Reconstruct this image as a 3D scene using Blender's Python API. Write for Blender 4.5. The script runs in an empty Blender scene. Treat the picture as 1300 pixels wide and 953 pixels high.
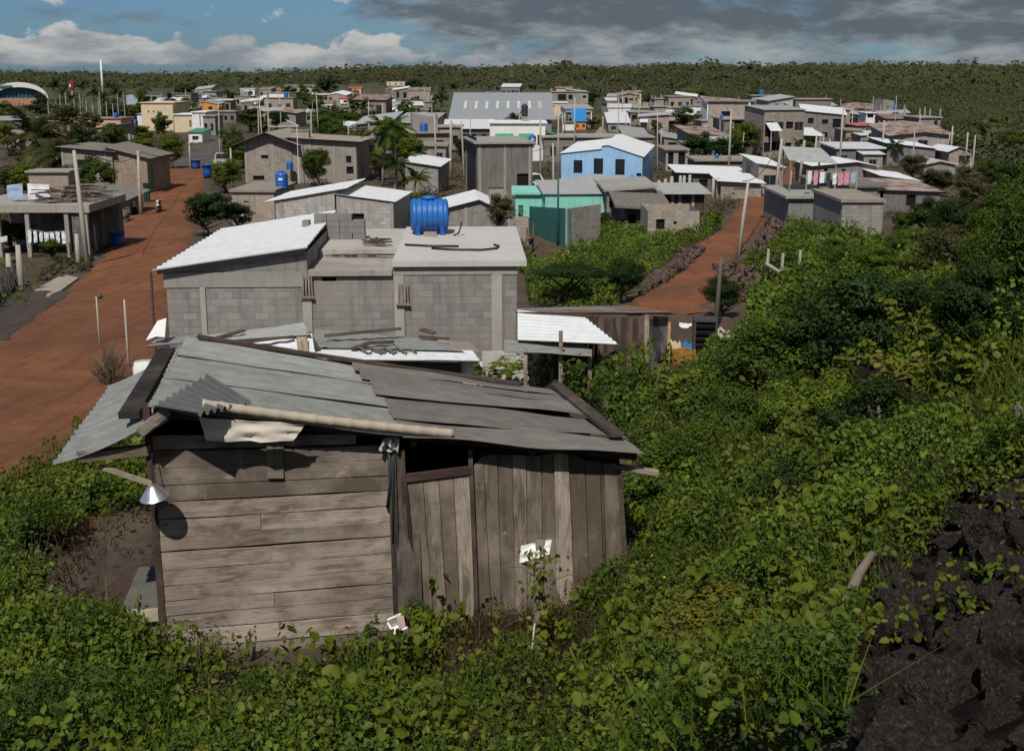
import bpy, math, random
import numpy as np
from mathutils import Vector, Matrix, noise as mnoise
R = math.radians
random.seed(7)
rng = np.random.default_rng(11)
SC = bpy.context.scene
COL = SC.collection

# ------------------------------------------------------------------ camera geometry
CZ, F, PITCH = 10.2, 1500.0, R(12.5)
CP, SP = math.cos(PITCH), math.sin(PITCH)

def ray(px, py):
    a, b = (px - 650) / F, -(py - 431.5) / F
    return Vector((a, CP + b * SP, -SP + b * CP))

def interp(x, pts):
    if x <= pts[0][0]: return pts[0][1]
    for (x0, y0), (x1, y1) in zip(pts, pts[1:]):
        if x <= x1:
            t = (x - x0) / (x1 - x0)
            return y0 + (y1 - y0) * t
    return pts[-1][1]

_BX = [-30, -5, 0, 4, 9, 12.5, 18, 26, 34, 60, 90, 300, 600, 1500, 3000, 6000]
_BZ = [9.6, 9.5, 8.6, 6.9, 4.5, 3.72, 3.2, 2.5, 1.95, .8, .1, 0, 2.0, 13, 24, 30]
_SX = [-10, 0, 9, 14, 20, 30, 50, 80, 300, 600]
_SZ = [.42, .45, .48, .47, .36, .20, .10, .04, .015, 0]

def smooth_table(xs, zs):
    # monotone smooth version sampled densely
    x = np.concatenate([np.arange(-30, 120, .5), np.geomspace(120, 6000, 200)])
    z = np.interp(x, xs, zs)
    k = np.ones(9) / 9
    zz = np.concatenate([np.full(4, z[0]), z, np.full(4, z[-1])])
    return x, np.convolve(zz, k, 'valid')
BT, ST = smooth_table(_BX, _BZ), smooth_table(_SX, _SZ)

def hterrain(x, y):
    x, y = np.asarray(x, float), np.asarray(y, float)
    b = np.interp(y, *BT)
    az = x / np.maximum(y, 1)
    b = np.where(y > 300, b * np.clip(.8 + .9 * az, .45, 1.25), b)
    b = b + np.clip((y - 700) / 800, 0, 1) * (3.0 * np.sin(x * .0042 + 1) + 2.0 * np.sin(x * .0113 + y * .002) + 1.2 * np.sin(x * .027))
    return b + np.clip(x - .5, 0, 20) * np.interp(y, *ST)

def h(x, y): return float(hterrain(x, y))

def at(px, py, Y):
    d = ray(px, py); t = Y / d.y
    return Vector((d.x * t, Y, CZ + d.z * t))

def at_z(px, py, z):
    d = ray(px, py); t = (z - CZ) / d.z
    return Vector((d.x * t, d.y * t, z))

def ground(px, py):
    d = ray(px, py); prev = 2.0; y = 2.0
    while y < 5000:
        t = y / d.y
        if CZ + d.z * t < h(d.x * t, y): break
        prev = y; y *= 1.03
    lo, hi = prev, y
    for _ in range(24):
        m = (lo + hi) / 2; t = m / d.y
        if CZ + d.z * t < h(d.x * t, m): hi = m
        else: lo = m
    t = hi / d.y
    return Vector((d.x * t, hi, h(d.x * t, hi)))

def ppm(p):  # pixels per metre at a world point
    return F / (p.y * CP + (CZ - p.z) * SP)

# ------------------------------------------------------------------ object helpers
def tag(o, label=None, cat=None, group=None, kind=None):
    if label: o['label'] = label
    if cat: o['category'] = cat
    if group: o['group'] = group
    if kind: o['kind'] = kind
    return o

def empty(name, loc, rz=0, label=None, cat=None, group=None):
    o = bpy.data.objects.new(name, None)
    COL.objects.link(o); o.location = loc; o.rotation_euler = (0, 0, rz)
    o.empty_display_size = .2
    return tag(o, label, cat, group)

def link_mesh(name, me, mat=None, parent=None):
    o = bpy.data.objects.new(name, me); COL.objects.link(o)
    if mat and not me.materials: me.materials.append(mat)
    if parent: o.parent = parent
    return o

class MB:
    """collects geometry for one mesh"""
    def __init__(s): s.v, s.f, s.uv, s.t, s.cur = [], [], [], [], .5
    def tint(s, t): s.cur = t; return s
    def add(s, vs, fs, uvs=None):
        b = len(s.v); s.v += [tuple(p) for p in vs]; s.t += [s.cur] * len(vs)
        for k, f in enumerate(fs):
            s.f.append([b + i for i in f])
            s.uv += (uvs[k] if uvs else [auto_uv(vs, f, i) for i in f])
    def poly(s, pts, uv=None): s.add(pts, [list(range(len(pts)))], [uv] if uv else None)
    def box(s, c, size, rz=0, rx=0, ry=0):
        M = Matrix.Rotation(rz, 3, 'Z') @ Matrix.Rotation(ry, 3, 'Y') @ Matrix.Rotation(rx, 3, 'X')
        c = Vector(c); hx, hy, hz = [a / 2 for a in size]
        vs = [c + M @ Vector((x * hx, y * hy, z * hz)) for x in (-1, 1) for y in (-1, 1) for z in (-1, 1)]
        fs = [(0, 1, 3, 2), (4, 6, 7, 5), (0, 4, 5, 1), (2, 3, 7, 6), (0, 2, 6, 4), (1, 5, 7, 3)]
        L = [Vector((x * hx, y * hy, z * hz)) for x in (-1, 1) for y in (-1, 1) for z in (-1, 1)]
        s.add(vs, fs, [[auto_uv(L, f, i) for i in f] for f in fs]); return s
    def bar(s, a, b, w, d=None, up=(0, 0, 1)):
        a, b = Vector(a), Vector(b); d = d or w; t = (b - a).normalized()
        u = t.cross(Vector(up))
        if u.length < 1e-3: u = t.cross(Vector((1, 0, 0)))
        u.normalize(); n = u.cross(t); ln = (b - a).length
        vs = [e + u * (i * w / 2) + n * (j * d / 2) for e in (a, b) for i, j in ((-1, -1), (1, -1), (1, 1), (-1, 1))]
        o = random.random() * 9
        fs = [(0, 1, 2, 3), (7, 6, 5, 4)]; uvs = [[(0, 0), (w, 0), (w, d), (0, d)]] * 2
        for i in range(4):
            j = (i + 1) % 4; fs.append((j, i, i + 4, j + 4)); uvs.append([(o, w), (o, 0), (o + ln, 0), (o + ln, w)])
        s.add(vs, fs, uvs); return s
    def tube(s, pts, rad, n=8, cap=True):
        pts = [Vector(p) for p in pts]
        if not isinstance(rad, (list, tuple)): rad = [rad] * len(pts)
        vs, fs, uvs = [], [], []; up = Vector((.31, .22, .93)); L = 0
        for k, p in enumerate(pts):
            t = (pts[min(k + 1, len(pts) - 1)] - pts[max(k - 1, 0)]).normalized()
            u = t.cross(up)
            if u.length < .05: u = t.cross(Vector((1, 0, 0)))
            u.normalize(); w = t.cross(u)
            if k: L += (p - pts[k - 1]).length
            for i in range(n):
                a = 2 * math.pi * i / n
                vs.append(p + (u * math.cos(a) + w * math.sin(a)) * rad[k])
        for k in range(len(pts) - 1):
            for i in range(n):
                j = (i + 1) % n
                fs.append((k * n + i, k * n + j, (k + 1) * n + j, (k + 1) * n + i))
                uvs.append([(k, i / n), (k, (i + 1) / n), (k + 1, (i + 1) / n), (k + 1, i / n)])
        if cap:
            fs.append(tuple(range(n - 1, -1, -1))); uvs.append([(0, 0)] * n)
            fs.append(tuple((len(pts) - 1) * n + i for i in range(n))); uvs.append([(0, 0)] * n)
        s.add(vs, fs, uvs); return s
    def lathe(s, prof, c=(0, 0, 0), n=20, axis='Z'):
        vs, fs = [], []; c = Vector(c)
        for r, z in prof:
            for i in range(n):
                a = 2 * math.pi * i / n; p = (r * math.cos(a), r * math.sin(a), z)
                if axis == 'X': p = (p[2], p[0], p[1])
                vs.append(c + Vector(p))
        for k in range(len(prof) - 1):
            for i in range(n):
                j = (i + 1) % n; fs.append((k * n + i, k * n + j, (k + 1) * n + j, (k + 1) * n + i))
        fs.append(tuple(range(n - 1, -1, -1))); fs.append(tuple((len(prof) - 1) * n + i for i in range(n)))
        s.add(vs, fs); return s
    def slab(s, q, n, t):
        """a quad q (4 points, counter-clockwise seen from n) thickened by t behind it"""
        q = [Vector(p) for p in q]; n = Vector(n).normalized(); b = [p - n * t for p in q]
        o = random.random() * 7; u = (q[1] - q[0]).length; v = (q[3] - q[0]).length
        if u >= v: uvq = [(o, 0), (o + u, 0), (o + u, v), (o, v)]
        else: uvq = [(o, 0), (o, u), (o + v, u), (o + v, 0)]
        fs = [(0, 1, 2, 3), (7, 6, 5, 4)] + [(j, i, i + 4, j + 4) for i, j in ((0, 1), (1, 2), (2, 3), (3, 0))]
        s.add(q + b, fs, [uvq, uvq[::-1]] + [[(o, 0), (o, .03), (o + .3, .03), (o + .3, 0)]] * 4); return s
    def sheet(s, c00, c10, c11, c01, ribs=0, amp=.012, seg=8, t=.006, sag=0, seed=0, wob=0, trap=False):
        """sheet metal patch: ribs run from the 0-side to the 1-side of u, waves across v"""
        c00, c10, c11, c01 = map(Vector, (c00, c10, c11, c01))
        n = (c10 - c00).cross(c01 - c00).normalized()
        nu = seg; nv = max(2, ribs * 6 if ribs else 6)
        W, D = (c10 - c00).length, (c01 - c00).length
        vs, fs, uvs = [], [], []
        for i in range(nu + 1):
            for j in range(nv + 1):
                a, b = i / nu, j / nv
                p = (c00 * (1 - a) + c10 * a) * (1 - b) + (c01 * (1 - a) + c11 * a) * b
                ph = b * ribs * 2 * math.pi
                w = math.cos(ph)
                if trap: w = max(-.6, min(1, (w - .55) * 4))
                e = amp * w if ribs else 0
                e += -sag * math.sin(a * math.pi) + wob * mnoise.noise(Vector((a * W * .9 + seed * 7.3, b * D * .9, seed)))
                jx = .025 * mnoise.noise(Vector((a * 3, b * 40, seed + 5))) if (i in (0, nu) and wob) else 0
                vs.append(p + n * e + (c10 - c00).normalized() * jx)
        K = (nu + 1) * (nv + 1)
        vs2 = [v - n * t for v in vs]
        for i in range(nu):
            for j in range(nv):
                a = i * (nv + 1) + j; b_, c, d = a + nv + 1, a + nv + 2, a + 1
                q = [(i / nu * W, j / nv * D), ((i + 1) / nu * W, j / nv * D), ((i + 1) / nu * W, (j + 1) / nv * D), (i / nu * W, (j + 1) / nv * D)]
                fs.append((a, b_, c, d)); uvs.append(q)
                fs.append((K + d, K + c, K + b_, K + a)); uvs.append(q[::-1])
        def edge(idx):
            for a, b_ in zip(idx, idx[1:]):
                fs.append((b_, a, K + a, K + b_)); uvs.append([(0, 0)] * 4)
        edge([i * (nv + 1) for i in range(nu + 1)])
        edge([i * (nv + 1) + nv for i in range(nu, -1, -1)])
        edge([j for j in range(nv, -1, -1)])
        edge([nu * (nv + 1) + j for j in range(nv + 1)])
        s.add(vs + vs2, fs, uvs); return s
    def build(s, name, mat, parent=None, smooth=False, label=None, cat=None, group=None, kind=None, inv=None):
        me = bpy.data.meshes.new(name)
        vv = [inv @ Vector(p) for p in s.v] if inv is not None else s.v
        me.from_pydata(vv, [], s.f)
        ul = me.uv_layers.new(name='UVMap')
        ul.data.foreach_set('uv', np.array(s.uv, dtype=np.float32).ravel())
        at_ = me.attributes.new('tint', 'FLOAT', 'POINT')
        at_.data.foreach_set('value', np.array(s.t, dtype=np.float32))
        if smooth: me.polygons.foreach_set('use_smooth', [True] * len(me.polygons))
        me.update()
        o = link_mesh(name, me, mat, parent)
        return tag(o, label, cat, group, kind)

def auto_uv(vs, f, i):
    p = [Vector(vs[k]) for k in f[:3]]
    n = (p[1] - p[0]).cross(p[2] - p[0])
    v = Vector(vs[i]); ax = max(range(3), key=lambda k: abs(n[k]))
    return (v.y, v.z) if ax == 0 else (v.x, v.z) if ax == 1 else (v.x, v.y)

def copy_tree(o, parent=None):
    c = o.copy(); COL.objects.link(c); c.parent = parent
    for ch in list(o.children): copy_tree(ch, c)
    return c

# ------------------------------------------------------------------ materials
class NT:
    def __init__(s, m): s.n, s.l = m.node_tree.nodes, m.node_tree.links
    def new(s, typ, **k):
        n = s.n.new(typ)
        for a, b in k.items():
            if isinstance(a, str) and hasattr(n, a): setattr(n, a, b)
        return n
    def put(s, sock, v):
        if hasattr(v, 'is_output') or isinstance(v, bpy.types.NodeSocket): s.l.new(v, sock)
        elif isinstance(v, (tuple, list)) and len(v) == 3 and sock.type == 'RGBA': sock.default_value = (*v, 1)
        else: sock.default_value = v
    def math(s, op, a, b=0.0, c=None, clamp=False):
        n = s.new('ShaderNodeMath', operation=op, use_clamp=clamp); s.put(n.inputs[0], a); s.put(n.inputs[1], b)
        if c is not None: s.put(n.inputs[2], c)
        return n.outputs[0]
    def mix(s, fac, a, b, typ='MIX'):
        n = s.new('ShaderNodeMix', data_type='RGBA', blend_type=typ); s.put(n.inputs[0], fac); s.put(n.inputs[6], a); s.put(n.inputs[7], b)
        return n.outputs[2]
    def noise(s, vec, scale, detail=4, rough=.55, dist=0):
        n = s.new('ShaderNodeTexNoise'); s.l.new(vec, n.inputs['Vector'])
        n.inputs['Scale'].default_value = scale; n.inputs['Detail'].default_value = detail
        n.inputs['Roughness'].default_value = rough; n.inputs['Distortion'].default_value = dist
        return n.outputs[0]
    def mapping(s, vec, scale=(1, 1, 1), loc=(0, 0, 0)):
        n = s.new('ShaderNodeMapping'); s.l.new(vec, n.inputs[0]); n.inputs['Scale'].default_value = scale; n.inputs['Location'].default_value = loc
        return n.outputs[0]
    def ramp(s, fac, a, b, lo=0., hi=1.):
        n = s.new('ShaderNodeMapRange'); s.put(n.inputs[0], fac); n.inputs[1].default_value = a; n.inputs[2].default_value = b
        n.inputs[3].default_value = lo; n.inputs[4].default_value = hi
        return n.outputs[0]

def base_mat(name):
    m = bpy.data.materials.new(name); m.use_nodes = True
    t = NT(m); bs = t.n['Principled BSDF']
    bs.inputs['Specular IOR Level'].default_value = .25
    return m, t, bs

def bump(t, bs, hgt, strength=.3, dist=.02):
    b = t.new('ShaderNodeBump'); b.inputs['Strength'].default_value = strength; b.inputs['Distance'].default_value = dist
    t.put(b.inputs['Height'], hgt); t.l.new(b.outputs[0], bs.inputs['Normal'])

_M = {}
def vary(c, k): return tuple(max(0, min(1, a * k)) for a in c)

def M(kind, c=(.5, .5, .5), rough=.8, metal=0.0, grime=.35, scale=1.0):
    key = (kind, c, rough, metal, grime, scale)
    if key in _M: return _M[key]
    m, t, bs = base_mat(kind); bs.inputs['Roughness'].default_value = rough; bs.inputs['Metallic'].default_value = metal
    tc = t.new('ShaderNodeTexCoord'); ob, uv = tc.outputs['Object'], tc.outputs['UV']
    inf = t.new('ShaderNodeObjectInfo'); rnd = inf.outputs['Random']
    tint = t.new('ShaderNodeAttribute', attribute_name='tint').outputs['Fac']
    # shift pattern per object
    sh = t.new('ShaderNodeVectorMath', operation='ADD'); cmb = t.new('ShaderNodeCombineXYZ')
    t.l.new(t.math('MULTIPLY', rnd, 37.), cmb.inputs[0]); t.l.new(t.math('MULTIPLY', rnd, 11.), cmb.inputs[2])
    t.l.new(ob, sh.inputs[0]); t.l.new(cmb.outputs[0], sh.inputs[1]); ob = sh.outputs[0]
    big = t.noise(ob, .7 * scale, 5, .6); fine = t.noise(ob, 9 * scale, 6, .65)
    streak = t.noise(t.mapping(ob, (3 * scale, 3 * scale, .35 * scale)), 1.3, 5, .6)
    if kind == 'block':
        br = t.new('ShaderNodeTexBrick'); t.l.new(uv, br.inputs['Vector'])
        br.inputs['Scale'].default_value = 1; br.inputs['Brick Width'].default_value = .41; br.inputs['Row Height'].default_value = .205
        br.inputs['Mortar Size'].default_value = .011; br.inputs['Mortar Smooth'].default_value = .3; br.inputs['Bias'].default_value = -.1
        br.inputs['Color1'].default_value = (*vary(c, .70), 1); br.inputs['Color2'].default_value = (*vary(c, 1.22), 1)
        br.inputs['Mortar'].default_value = (*vary(c, .62), 1)
        col = t.mix(t.ramp(big, .42, .68), br.outputs[0], vary((c[0] * 1.08, c[1] * .98, c[2] * .88), 1.05))
        col = t.mix(t.ramp(streak, .50, .70, 0, .7), col, vary(c, .40))
        col = t.mix(t.ramp(t.noise(ob, .32, 3, .5), .48, .62, 0, .45), col, vary((c[0] * 1.06, c[1] * .97, c[2] * .86), .72))
        col = t.mix(t.ramp(fine, .3, .7, 0, .35), col, vary(c, .7), 'MIX')
        bump(t, bs, t.math('ADD', t.math('MULTIPLY', br.outputs['Fac'], -1.), t.math('MULTIPLY', fine, .5)), .5, .015)
        col = t.mix(t.ramp(rnd, 0, 1, 0, .3), col, vary(c, .62))
    elif kind == 'wood':
        gu = t.noise(t.mapping(uv, (1.2, 55, 1)), 1.6, 6, .62, .25)
        st = t.noise(t.mapping(uv, (1.3, 4.5, 1)), 1.5, 5, .6, .6)
        st2 = t.noise(ob, 1.1 * scale, 4, .55)
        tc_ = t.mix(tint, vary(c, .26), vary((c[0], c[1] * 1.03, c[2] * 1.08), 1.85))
        col = t.mix(t.ramp(gu, .38, .66, 0, .62), tc_, vary(c, .3))
        col = t.mix(t.ramp(st, .46, .62, 0, .8), col, vary((c[0], c[1] * .93, c[2] * .85), .36))
        col = t.mix(t.ramp(st2, .5, .68, 0, .5), col, vary((c[0] * .95, c[1], c[2] * 1.05), 1.6))
        st3 = t.noise(t.mapping(ob, (1, 1, 1.4)), 3.2 * scale, 5, .65, .8)
        col = t.mix(t.ramp(st3, .54, .70, 0, .6), col, vary((c[0], c[1] * .95, c[2] * .9), .4))
        col = t.mix(t.ramp(st3, .40, .28, 0, .5), col, vary((c[0] * .97, c[1], c[2] * 1.06), 1.7))
        kn = t.new('ShaderNodeTexVoronoi'); t.l.new(t.mapping(uv, (1.1, 4, 1)), kn.inputs['Vector']); kn.inputs['Scale'].default_value = 1.6
        col = t.mix(t.ramp(kn.outputs['Distance'], .03, .09, .75, 0), col, vary(c, .16))
        bump(t, bs, t.math('ADD', gu, t.math('MULTIPLY', st, .6)), .55, .012)
    elif kind == 'metal':
        col = t.mix(t.ramp(streak, .4, .72, 0, grime), c, vary((c[0] * .9, c[1] * .88, c[2] * .82), .5))
        uvn = t.noise(t.mapping(uv, (.5, 9, 1)), 1.5, 5, .6)
        col = t.mix(t.ramp(uvn, .45, .7, 0, grime * .9), col, vary(c, .6))
        col = t.mix(t.ramp(big, .58, .75, 0, grime * .5), col, (.16, .09, .055))
        sp = t.noise(ob, 26 * scale, 3, .6)
        col = t.mix(t.ramp(sp, .66, .76, 0, grime), col, vary(c, .4))
        t.put(bs.inputs['Roughness'], t.ramp(fine, .3, .7, rough - .12, rough + .15))
        bump(t, bs, big, .12, .03)
    elif kind == 'rust':
        col = t.mix(t.ramp(big, .4, .62), c, (.17, .07, .04)); col = t.mix(t.ramp(fine, .45, .7, 0, .6), col, (.07, .04, .03))
        bump(t, bs, fine, .2, .01)
    elif kind == 'dirt':
        ps = t.new('ShaderNodeNewGeometry').outputs['Position']
        b1 = t.noise(ps, .16, 5, .6); b2 = t.noise(ps, 1.1, 6, .65); b3 = t.noise(ps, 9, 5, .7)
        tr = t.noise(t.mapping(ps, (2.2, .13, 1)), 1.1, 4, .6, .6)
        col = t.mix(t.ramp(b1, .4, .64), c, vary((c[0] * .82, c[1] * .95, c[2] * 1.15), .72))
        col = t.mix(t.ramp(b2, .44, .68, 0, .6), col, vary(c, .5))
        col = t.mix(t.ramp(tr, .5, .66, 0, .6), col, vary((c[0], c[1] * .92, c[2] * .85), .5))
        col = t.mix(t.ramp(b3, .54, .74, 0, .5), col, vary((c[0], c[1] * 1.15, c[2] * 1.3), 1.4))
        pb = t.new('ShaderNodeTexVoronoi'); t.l.new(ps, pb.inputs['Vector']); pb.inputs['Scale'].default_value = 5
        col = t.mix(t.ramp(pb.outputs['Distance'], .07, .13, .75, 0), col, vary((c[0] * .8, c[1], c[2] * 1.2), .55))
        bump(t, bs, t.math('ADD', t.math('ADD', b2, t.math('MULTIPLY', b3, .3)), t.math('MULTIPLY', tr, .7)), .8, .14)
    elif kind == 'rock':
        vo = t.new('ShaderNodeTexVoronoi', feature='DISTANCE_TO_EDGE'); t.l.new(ob, vo.inputs['Vector']); vo.inputs['Scale'].default_value = 3 * scale
        col = t.mix(t.ramp(fine, .35, .7), vary(c, .45), vary(c, 1.5)); col = t.mix(t.ramp(big, .5, .7, 0, .5), col, vary((c[0] * 1.2, c[1] * .95, c[2] * .8), 1.3))
        li = t.noise(ob, 7 * scale, 7, .78)
        col = t.mix(t.ramp(li, .52, .66, 0, .75), col, vary((c[0], c[1] * 1.02, c[2] * .98), 3.6))
        col = t.mix(t.ramp(big, .46, .38, 0, .8), col, vary(c, .25))
        bump(t, bs, t.math('ADD', fine, t.math('MULTIPLY', li, 1.2)), 1.0, .09); bs.inputs['Specular IOR Level'].default_value = .05
    elif kind == 'cloth':
        col = t.mix(t.ramp(big, .4, .7, 0, .3), c, vary(c, .6)); bump(t, bs, t.noise(ob, 4, 4, .6), .4, .05)
    elif kind == 'plastic':
        col = t.mix(t.ramp(streak, .45, .75, 0, .3), c, vary((c[0] * 1.2, c[1] * 1.1, c[2]), .6)); bs.inputs['Specular IOR Level'].default_value = .5
    elif kind == 'glass':
        col = t.mix(t.ramp(big, .4, .7, 0, .5), c, vary(c, .5)); bs.inputs['Specular IOR Level'].default_value = .6
    else:  # plaster, concrete, bark ...
        col = t.mix(t.ramp(big, .4, .7, 0, grime), c, vary((c[0] * .95, c[1] * .93, c[2] * .9), .55))
        col = t.mix(t.ramp(streak, .5, .76, 0, grime * 1.3), col, vary((c[0] * .95, c[1] * .93, c[2] * .88), .38))
        col = t.mix(t.ramp(fine, .45, .7, 0, grime * .5), col, vary(c, .7))
        bump(t, bs, fine, .25, .012)
    t.l.new(col, bs.inputs['Base Color'])
    _M[key] = m; return m

def leaf_mat(name, dark, light, trans=.3):
    key = ('leaf', name)
    if key in _M: return _M[key]
    m, t, bs = base_mat(name)
    tint = t.new('ShaderNodeAttribute', attribute_name='tint').outputs['Fac']
    rnd = t.new('ShaderNodeObjectInfo').outputs['Random']
    ps = t.new('ShaderNodeNewGeometry').outputs['Position']
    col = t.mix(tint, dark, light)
    col = t.mix(t.ramp(t.noise(ps, .35, 3, .6), .38, .68, 0, .55), col, vary((dark[0] * 1.1, dark[1] * .95, dark[2]), .75))
    col = t.mix(t.math('MULTIPLY', rnd, .35), col, vary((light[0] * 1.25, light[1] * .95, light[2] * .8), .75))
    t.l.new(col, bs.inputs['Base Color']); bs.inputs['Roughness'].default_value = .55; bs.inputs['Specular IOR Level'].default_value = .18
    tr = t.new('ShaderNodeBsdfTranslucent'); t.l.new(t.mix(.5, col, light), tr.inputs[0])
    mx = t.new('ShaderNodeMixShader'); mx.inputs[0].default_value = trans
    t.l.new(bs.outputs[0], mx.inputs[1]); t.l.new(tr.outputs[0], mx.inputs[2])
    t.l.new(mx.outputs[0], t.n['Material Output'].inputs[0])
    _M[key] = m; return m

LEAF = {
 'dark': leaf_mat('dark_leaves', (.010, .024, .006), (.044, .084, .016)),
 'mid': leaf_mat('green_leaves', (.016, .036, .006), (.096, .155, .018)),
 'bright': leaf_mat('bright_leaves', (.028, .060, .007), (.160, .215, .020)),
 'olive': leaf_mat('olive_leaves', (.026, .034, .012), (.100, .105, .036)),
 'yellow': leaf_mat('yellow_leaves', (.05, .07, .010), (.20, .21, .03)),
 'far': leaf_mat('far_leaves', (.022, .034, .012), (.082, .094, .038), .2),
 'dry': leaf_mat('dry_leaves', (.04, .026, .014), (.12, .08, .045)),
}
BLOCK = M('block', (.33, .31, .288), .95)
BLOCKD = M('block', (.24, .228, .212), .95)
BLOCKT = M('block', (.40, .345, .295), .95)
CONC = M('concrete', (.33, .315, .285), .92)
CONCD = M('concrete', (.17, .16, .148), .95)
SLABT = M('concrete', (.29, .25, .205), .95)
WHITE = M('plaster', (.78, .77, .74), .8, 0.0, .25)
CREAM = M('plaster', (.66, .53, .36), .85, 0.0, .25)
BLUEW = M('plaster', (.30, .50, .74), .8, 0.0, .25)
TURQ = M('plaster', (.25, .60, .50), .8, 0.0, .28)
TEAL = M('plaster', (.045, .17, .155), .7, 0.0, .3)
PINK = M('plaster', (.60, .36, .29), .85, 0.0, .3)
ORANGE = M('plaster', (.62, .27, .08), .85, 0.0, .3)
MWHITE = M('metal', (.60, .61, .62), .5, 0.0, .3)
MGREY = M('metal', (.36, .365, .36), .55, .1, .5)
MOLD = M('metal', (.25, .255, .235), .62, .1, .6)
MRUST = M('rust', (.30, .27, .25), .85)
FIBRE = M('metal', (.19, .17, .152), .9, 0.0, .6)
WOOD = M('wood', (.325, .258, .205), .92)
WOODD = M('wood', (.115, .085, .066), .95)
WOODL = M('wood', (.34, .27, .19), .9)
WOODR = M('wood', (.085, .052, .042), .9)
DARK = M('concrete', (.02, .018, .016), .95)
GLASS = M('glass', (.018, .022, .026), .15)
TANKB = M('plastic', (.02, .115, .42), .38)
TANKD = M('plastic', (.02, .022, .026), .45)
CLOTHW = M('cloth', (.74, .74, .76), .95)
GREENR = M('metal', (.06, .28, .14), .6, 0.0, .3)
BLUER = M('metal', (.03, .22, .55), .6, 0.0, .2)
PINKR = M('metal', (.55, .13, .13), .7, 0.0, .3)
ORANR = M('metal', (.50, .13, .06), .8, 0.0, .3)
POLE = M('concrete', (.42, .38, .32), .9)
BARK = M('bark', (.13, .10, .075), .95)
BARKL = M('bark', (.30, .26, .21), .95)
LAVA = M('rock', (.070, .057, .051), .95)
LAVAB = M('rock', (.075, .052, .042), .95)
RUBBLE = M('rock', (.115, .082, .066), .95)
REDDIRT = M('dirt', (.225, .086, .038), .98)
BROWNDIRT = M('dirt', (.125, .078, .050), .98)
GRAVEL = M('dirt', (.125, .098, .082), .98)
OPENING_SHADE = M('plaster', (.012, .011, .010), .95)  # near-black colour standing in for the shade inside openings
# ------------------------------------------------------------------ fast numpy meshes
def np_mesh(name, V, quads, tint, mat, smooth=False):
    me = bpy.data.meshes.new(name)
    n, k = len(V), quads.shape[1]
    me.vertices.add(n); me.vertices.foreach_set('co', V.astype(np.float32).ravel())
    me.loops.add(quads.size); me.loops.foreach_set('vertex_index', quads.astype(np.int32).ravel())
    me.polygons.add(len(quads))
    me.polygons.foreach_set('loop_start', np.arange(0, quads.size, k, dtype=np.int32))
    me.polygons.foreach_set('loop_total', np.full(len(quads), k, dtype=np.int32))
    me.update(calc_edges=True)
    a = me.attributes.new('tint', 'FLOAT', 'POINT'); a.data.foreach_set('value', tint.astype(np.float32))
    if smooth: me.polygons.foreach_set('use_smooth', np.ones(len(quads), dtype=bool))
    me.materials.append(mat)
    return me

def unit(a): return a / np.maximum(np.linalg.norm(a, axis=1, keepdims=True), 1e-6)

def leaf_quads(P, N, size, aspect=.6, fold=.18, droop=.3, jit=.45, fine=False):
    n = len(P); N = unit(N + rng.normal(0, jit, (n, 3)))
    t = unit(np.cross(N, rng.normal(0, 1, (n, 3)))); t[:, 2] -= droop * rng.random(n); t = unit(t)
    s = np.cross(N, t); sz = size[:, None]
    if fine:   # ovate leaf folded along its midrib: two quads
        V = np.empty((n, 6, 3)); a = aspect * sz
        V[:, 0] = P - t * sz * .5; V[:, 3] = P + t * sz * .5 - N * sz * .10
        V[:, 1] = P - t * sz * .22 - s * a * .48 + N * fold * sz; V[:, 2] = P + t * sz * .2 - s * a * .40 + N * fold * sz * .8
        V[:, 4] = P + t * sz * .2 + s * a * .40 + N * fold * sz * .8; V[:, 5] = P - t * sz * .22 + s * a * .48 + N * fold * sz
        i = np.arange(n)[:, None] * 6
        return V.reshape(-1, 3), np.concatenate([i + np.array([[0, 1, 2, 3]]), i + np.array([[0, 3, 4, 5]])])
    V = np.empty((n, 4, 3))
    V[:, 0] = P - t * sz * .5
    V[:, 1] = P - s * sz * aspect * .5 + N * fold * sz
    V[:, 2] = P + t * sz * .5
    V[:, 3] = P + s * sz * aspect * .5 + N * fold * sz
    return V.reshape(-1, 3), np.arange(n * 4).reshape(n, 4)

def crown_mesh(name, n, clumps, leaf, mat, flat=1.0, seed=0, gaps=.35, shape='round'):
    """crown in a unit space: radius about 1, centred on the origin"""
    global rng
    keep, rng = rng, np.random.default_rng(seed + 100)
    c = unit(rng.normal(0, 1, (clumps, 3))) * (rng.random((clumps, 1)) ** .45) * .78
    if shape == 'umbrella': c[:, 2] = np.abs(c[:, 2]) * .5 + .1 - .25 * (c[:, 0] ** 2 + c[:, 1] ** 2)
    if shape == 'column': c *= np.array([.75, .75, 1.0])
    rad = rng.uniform(.18, .36, clumps) * (1 - .3 * gaps)
    w = rad ** 2; idx = rng.choice(clumps, n, p=w / w.sum())
    d = unit(rng.normal(0, 1, (n, 3))); rr = rng.random(n) ** .35
    P = c[idx] + d * (rad[idx] * rr)[:, None] * np.array([1, 1, .8]); P[:, 2] *= flat
    Nn = d * .7 + unit(P + 1e-4) * .6; Nn[:, 2] += .35
    base = rng.uniform(.15, .75, clumps)
    tint = np.clip(base[idx] + .35 * d[:, 2] * rr + .18 * P[:, 2] + rng.normal(0, .13, n), 0, 1)  # tint lighter upward and outward, painting light from above into the leaves
    V, Q = leaf_quads(P, Nn, rng.uniform(.6, 1.3, n) * leaf)
    me = np_mesh(name, V, Q, np.repeat(tint, 4), mat)
    rng = keep
    return me

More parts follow.
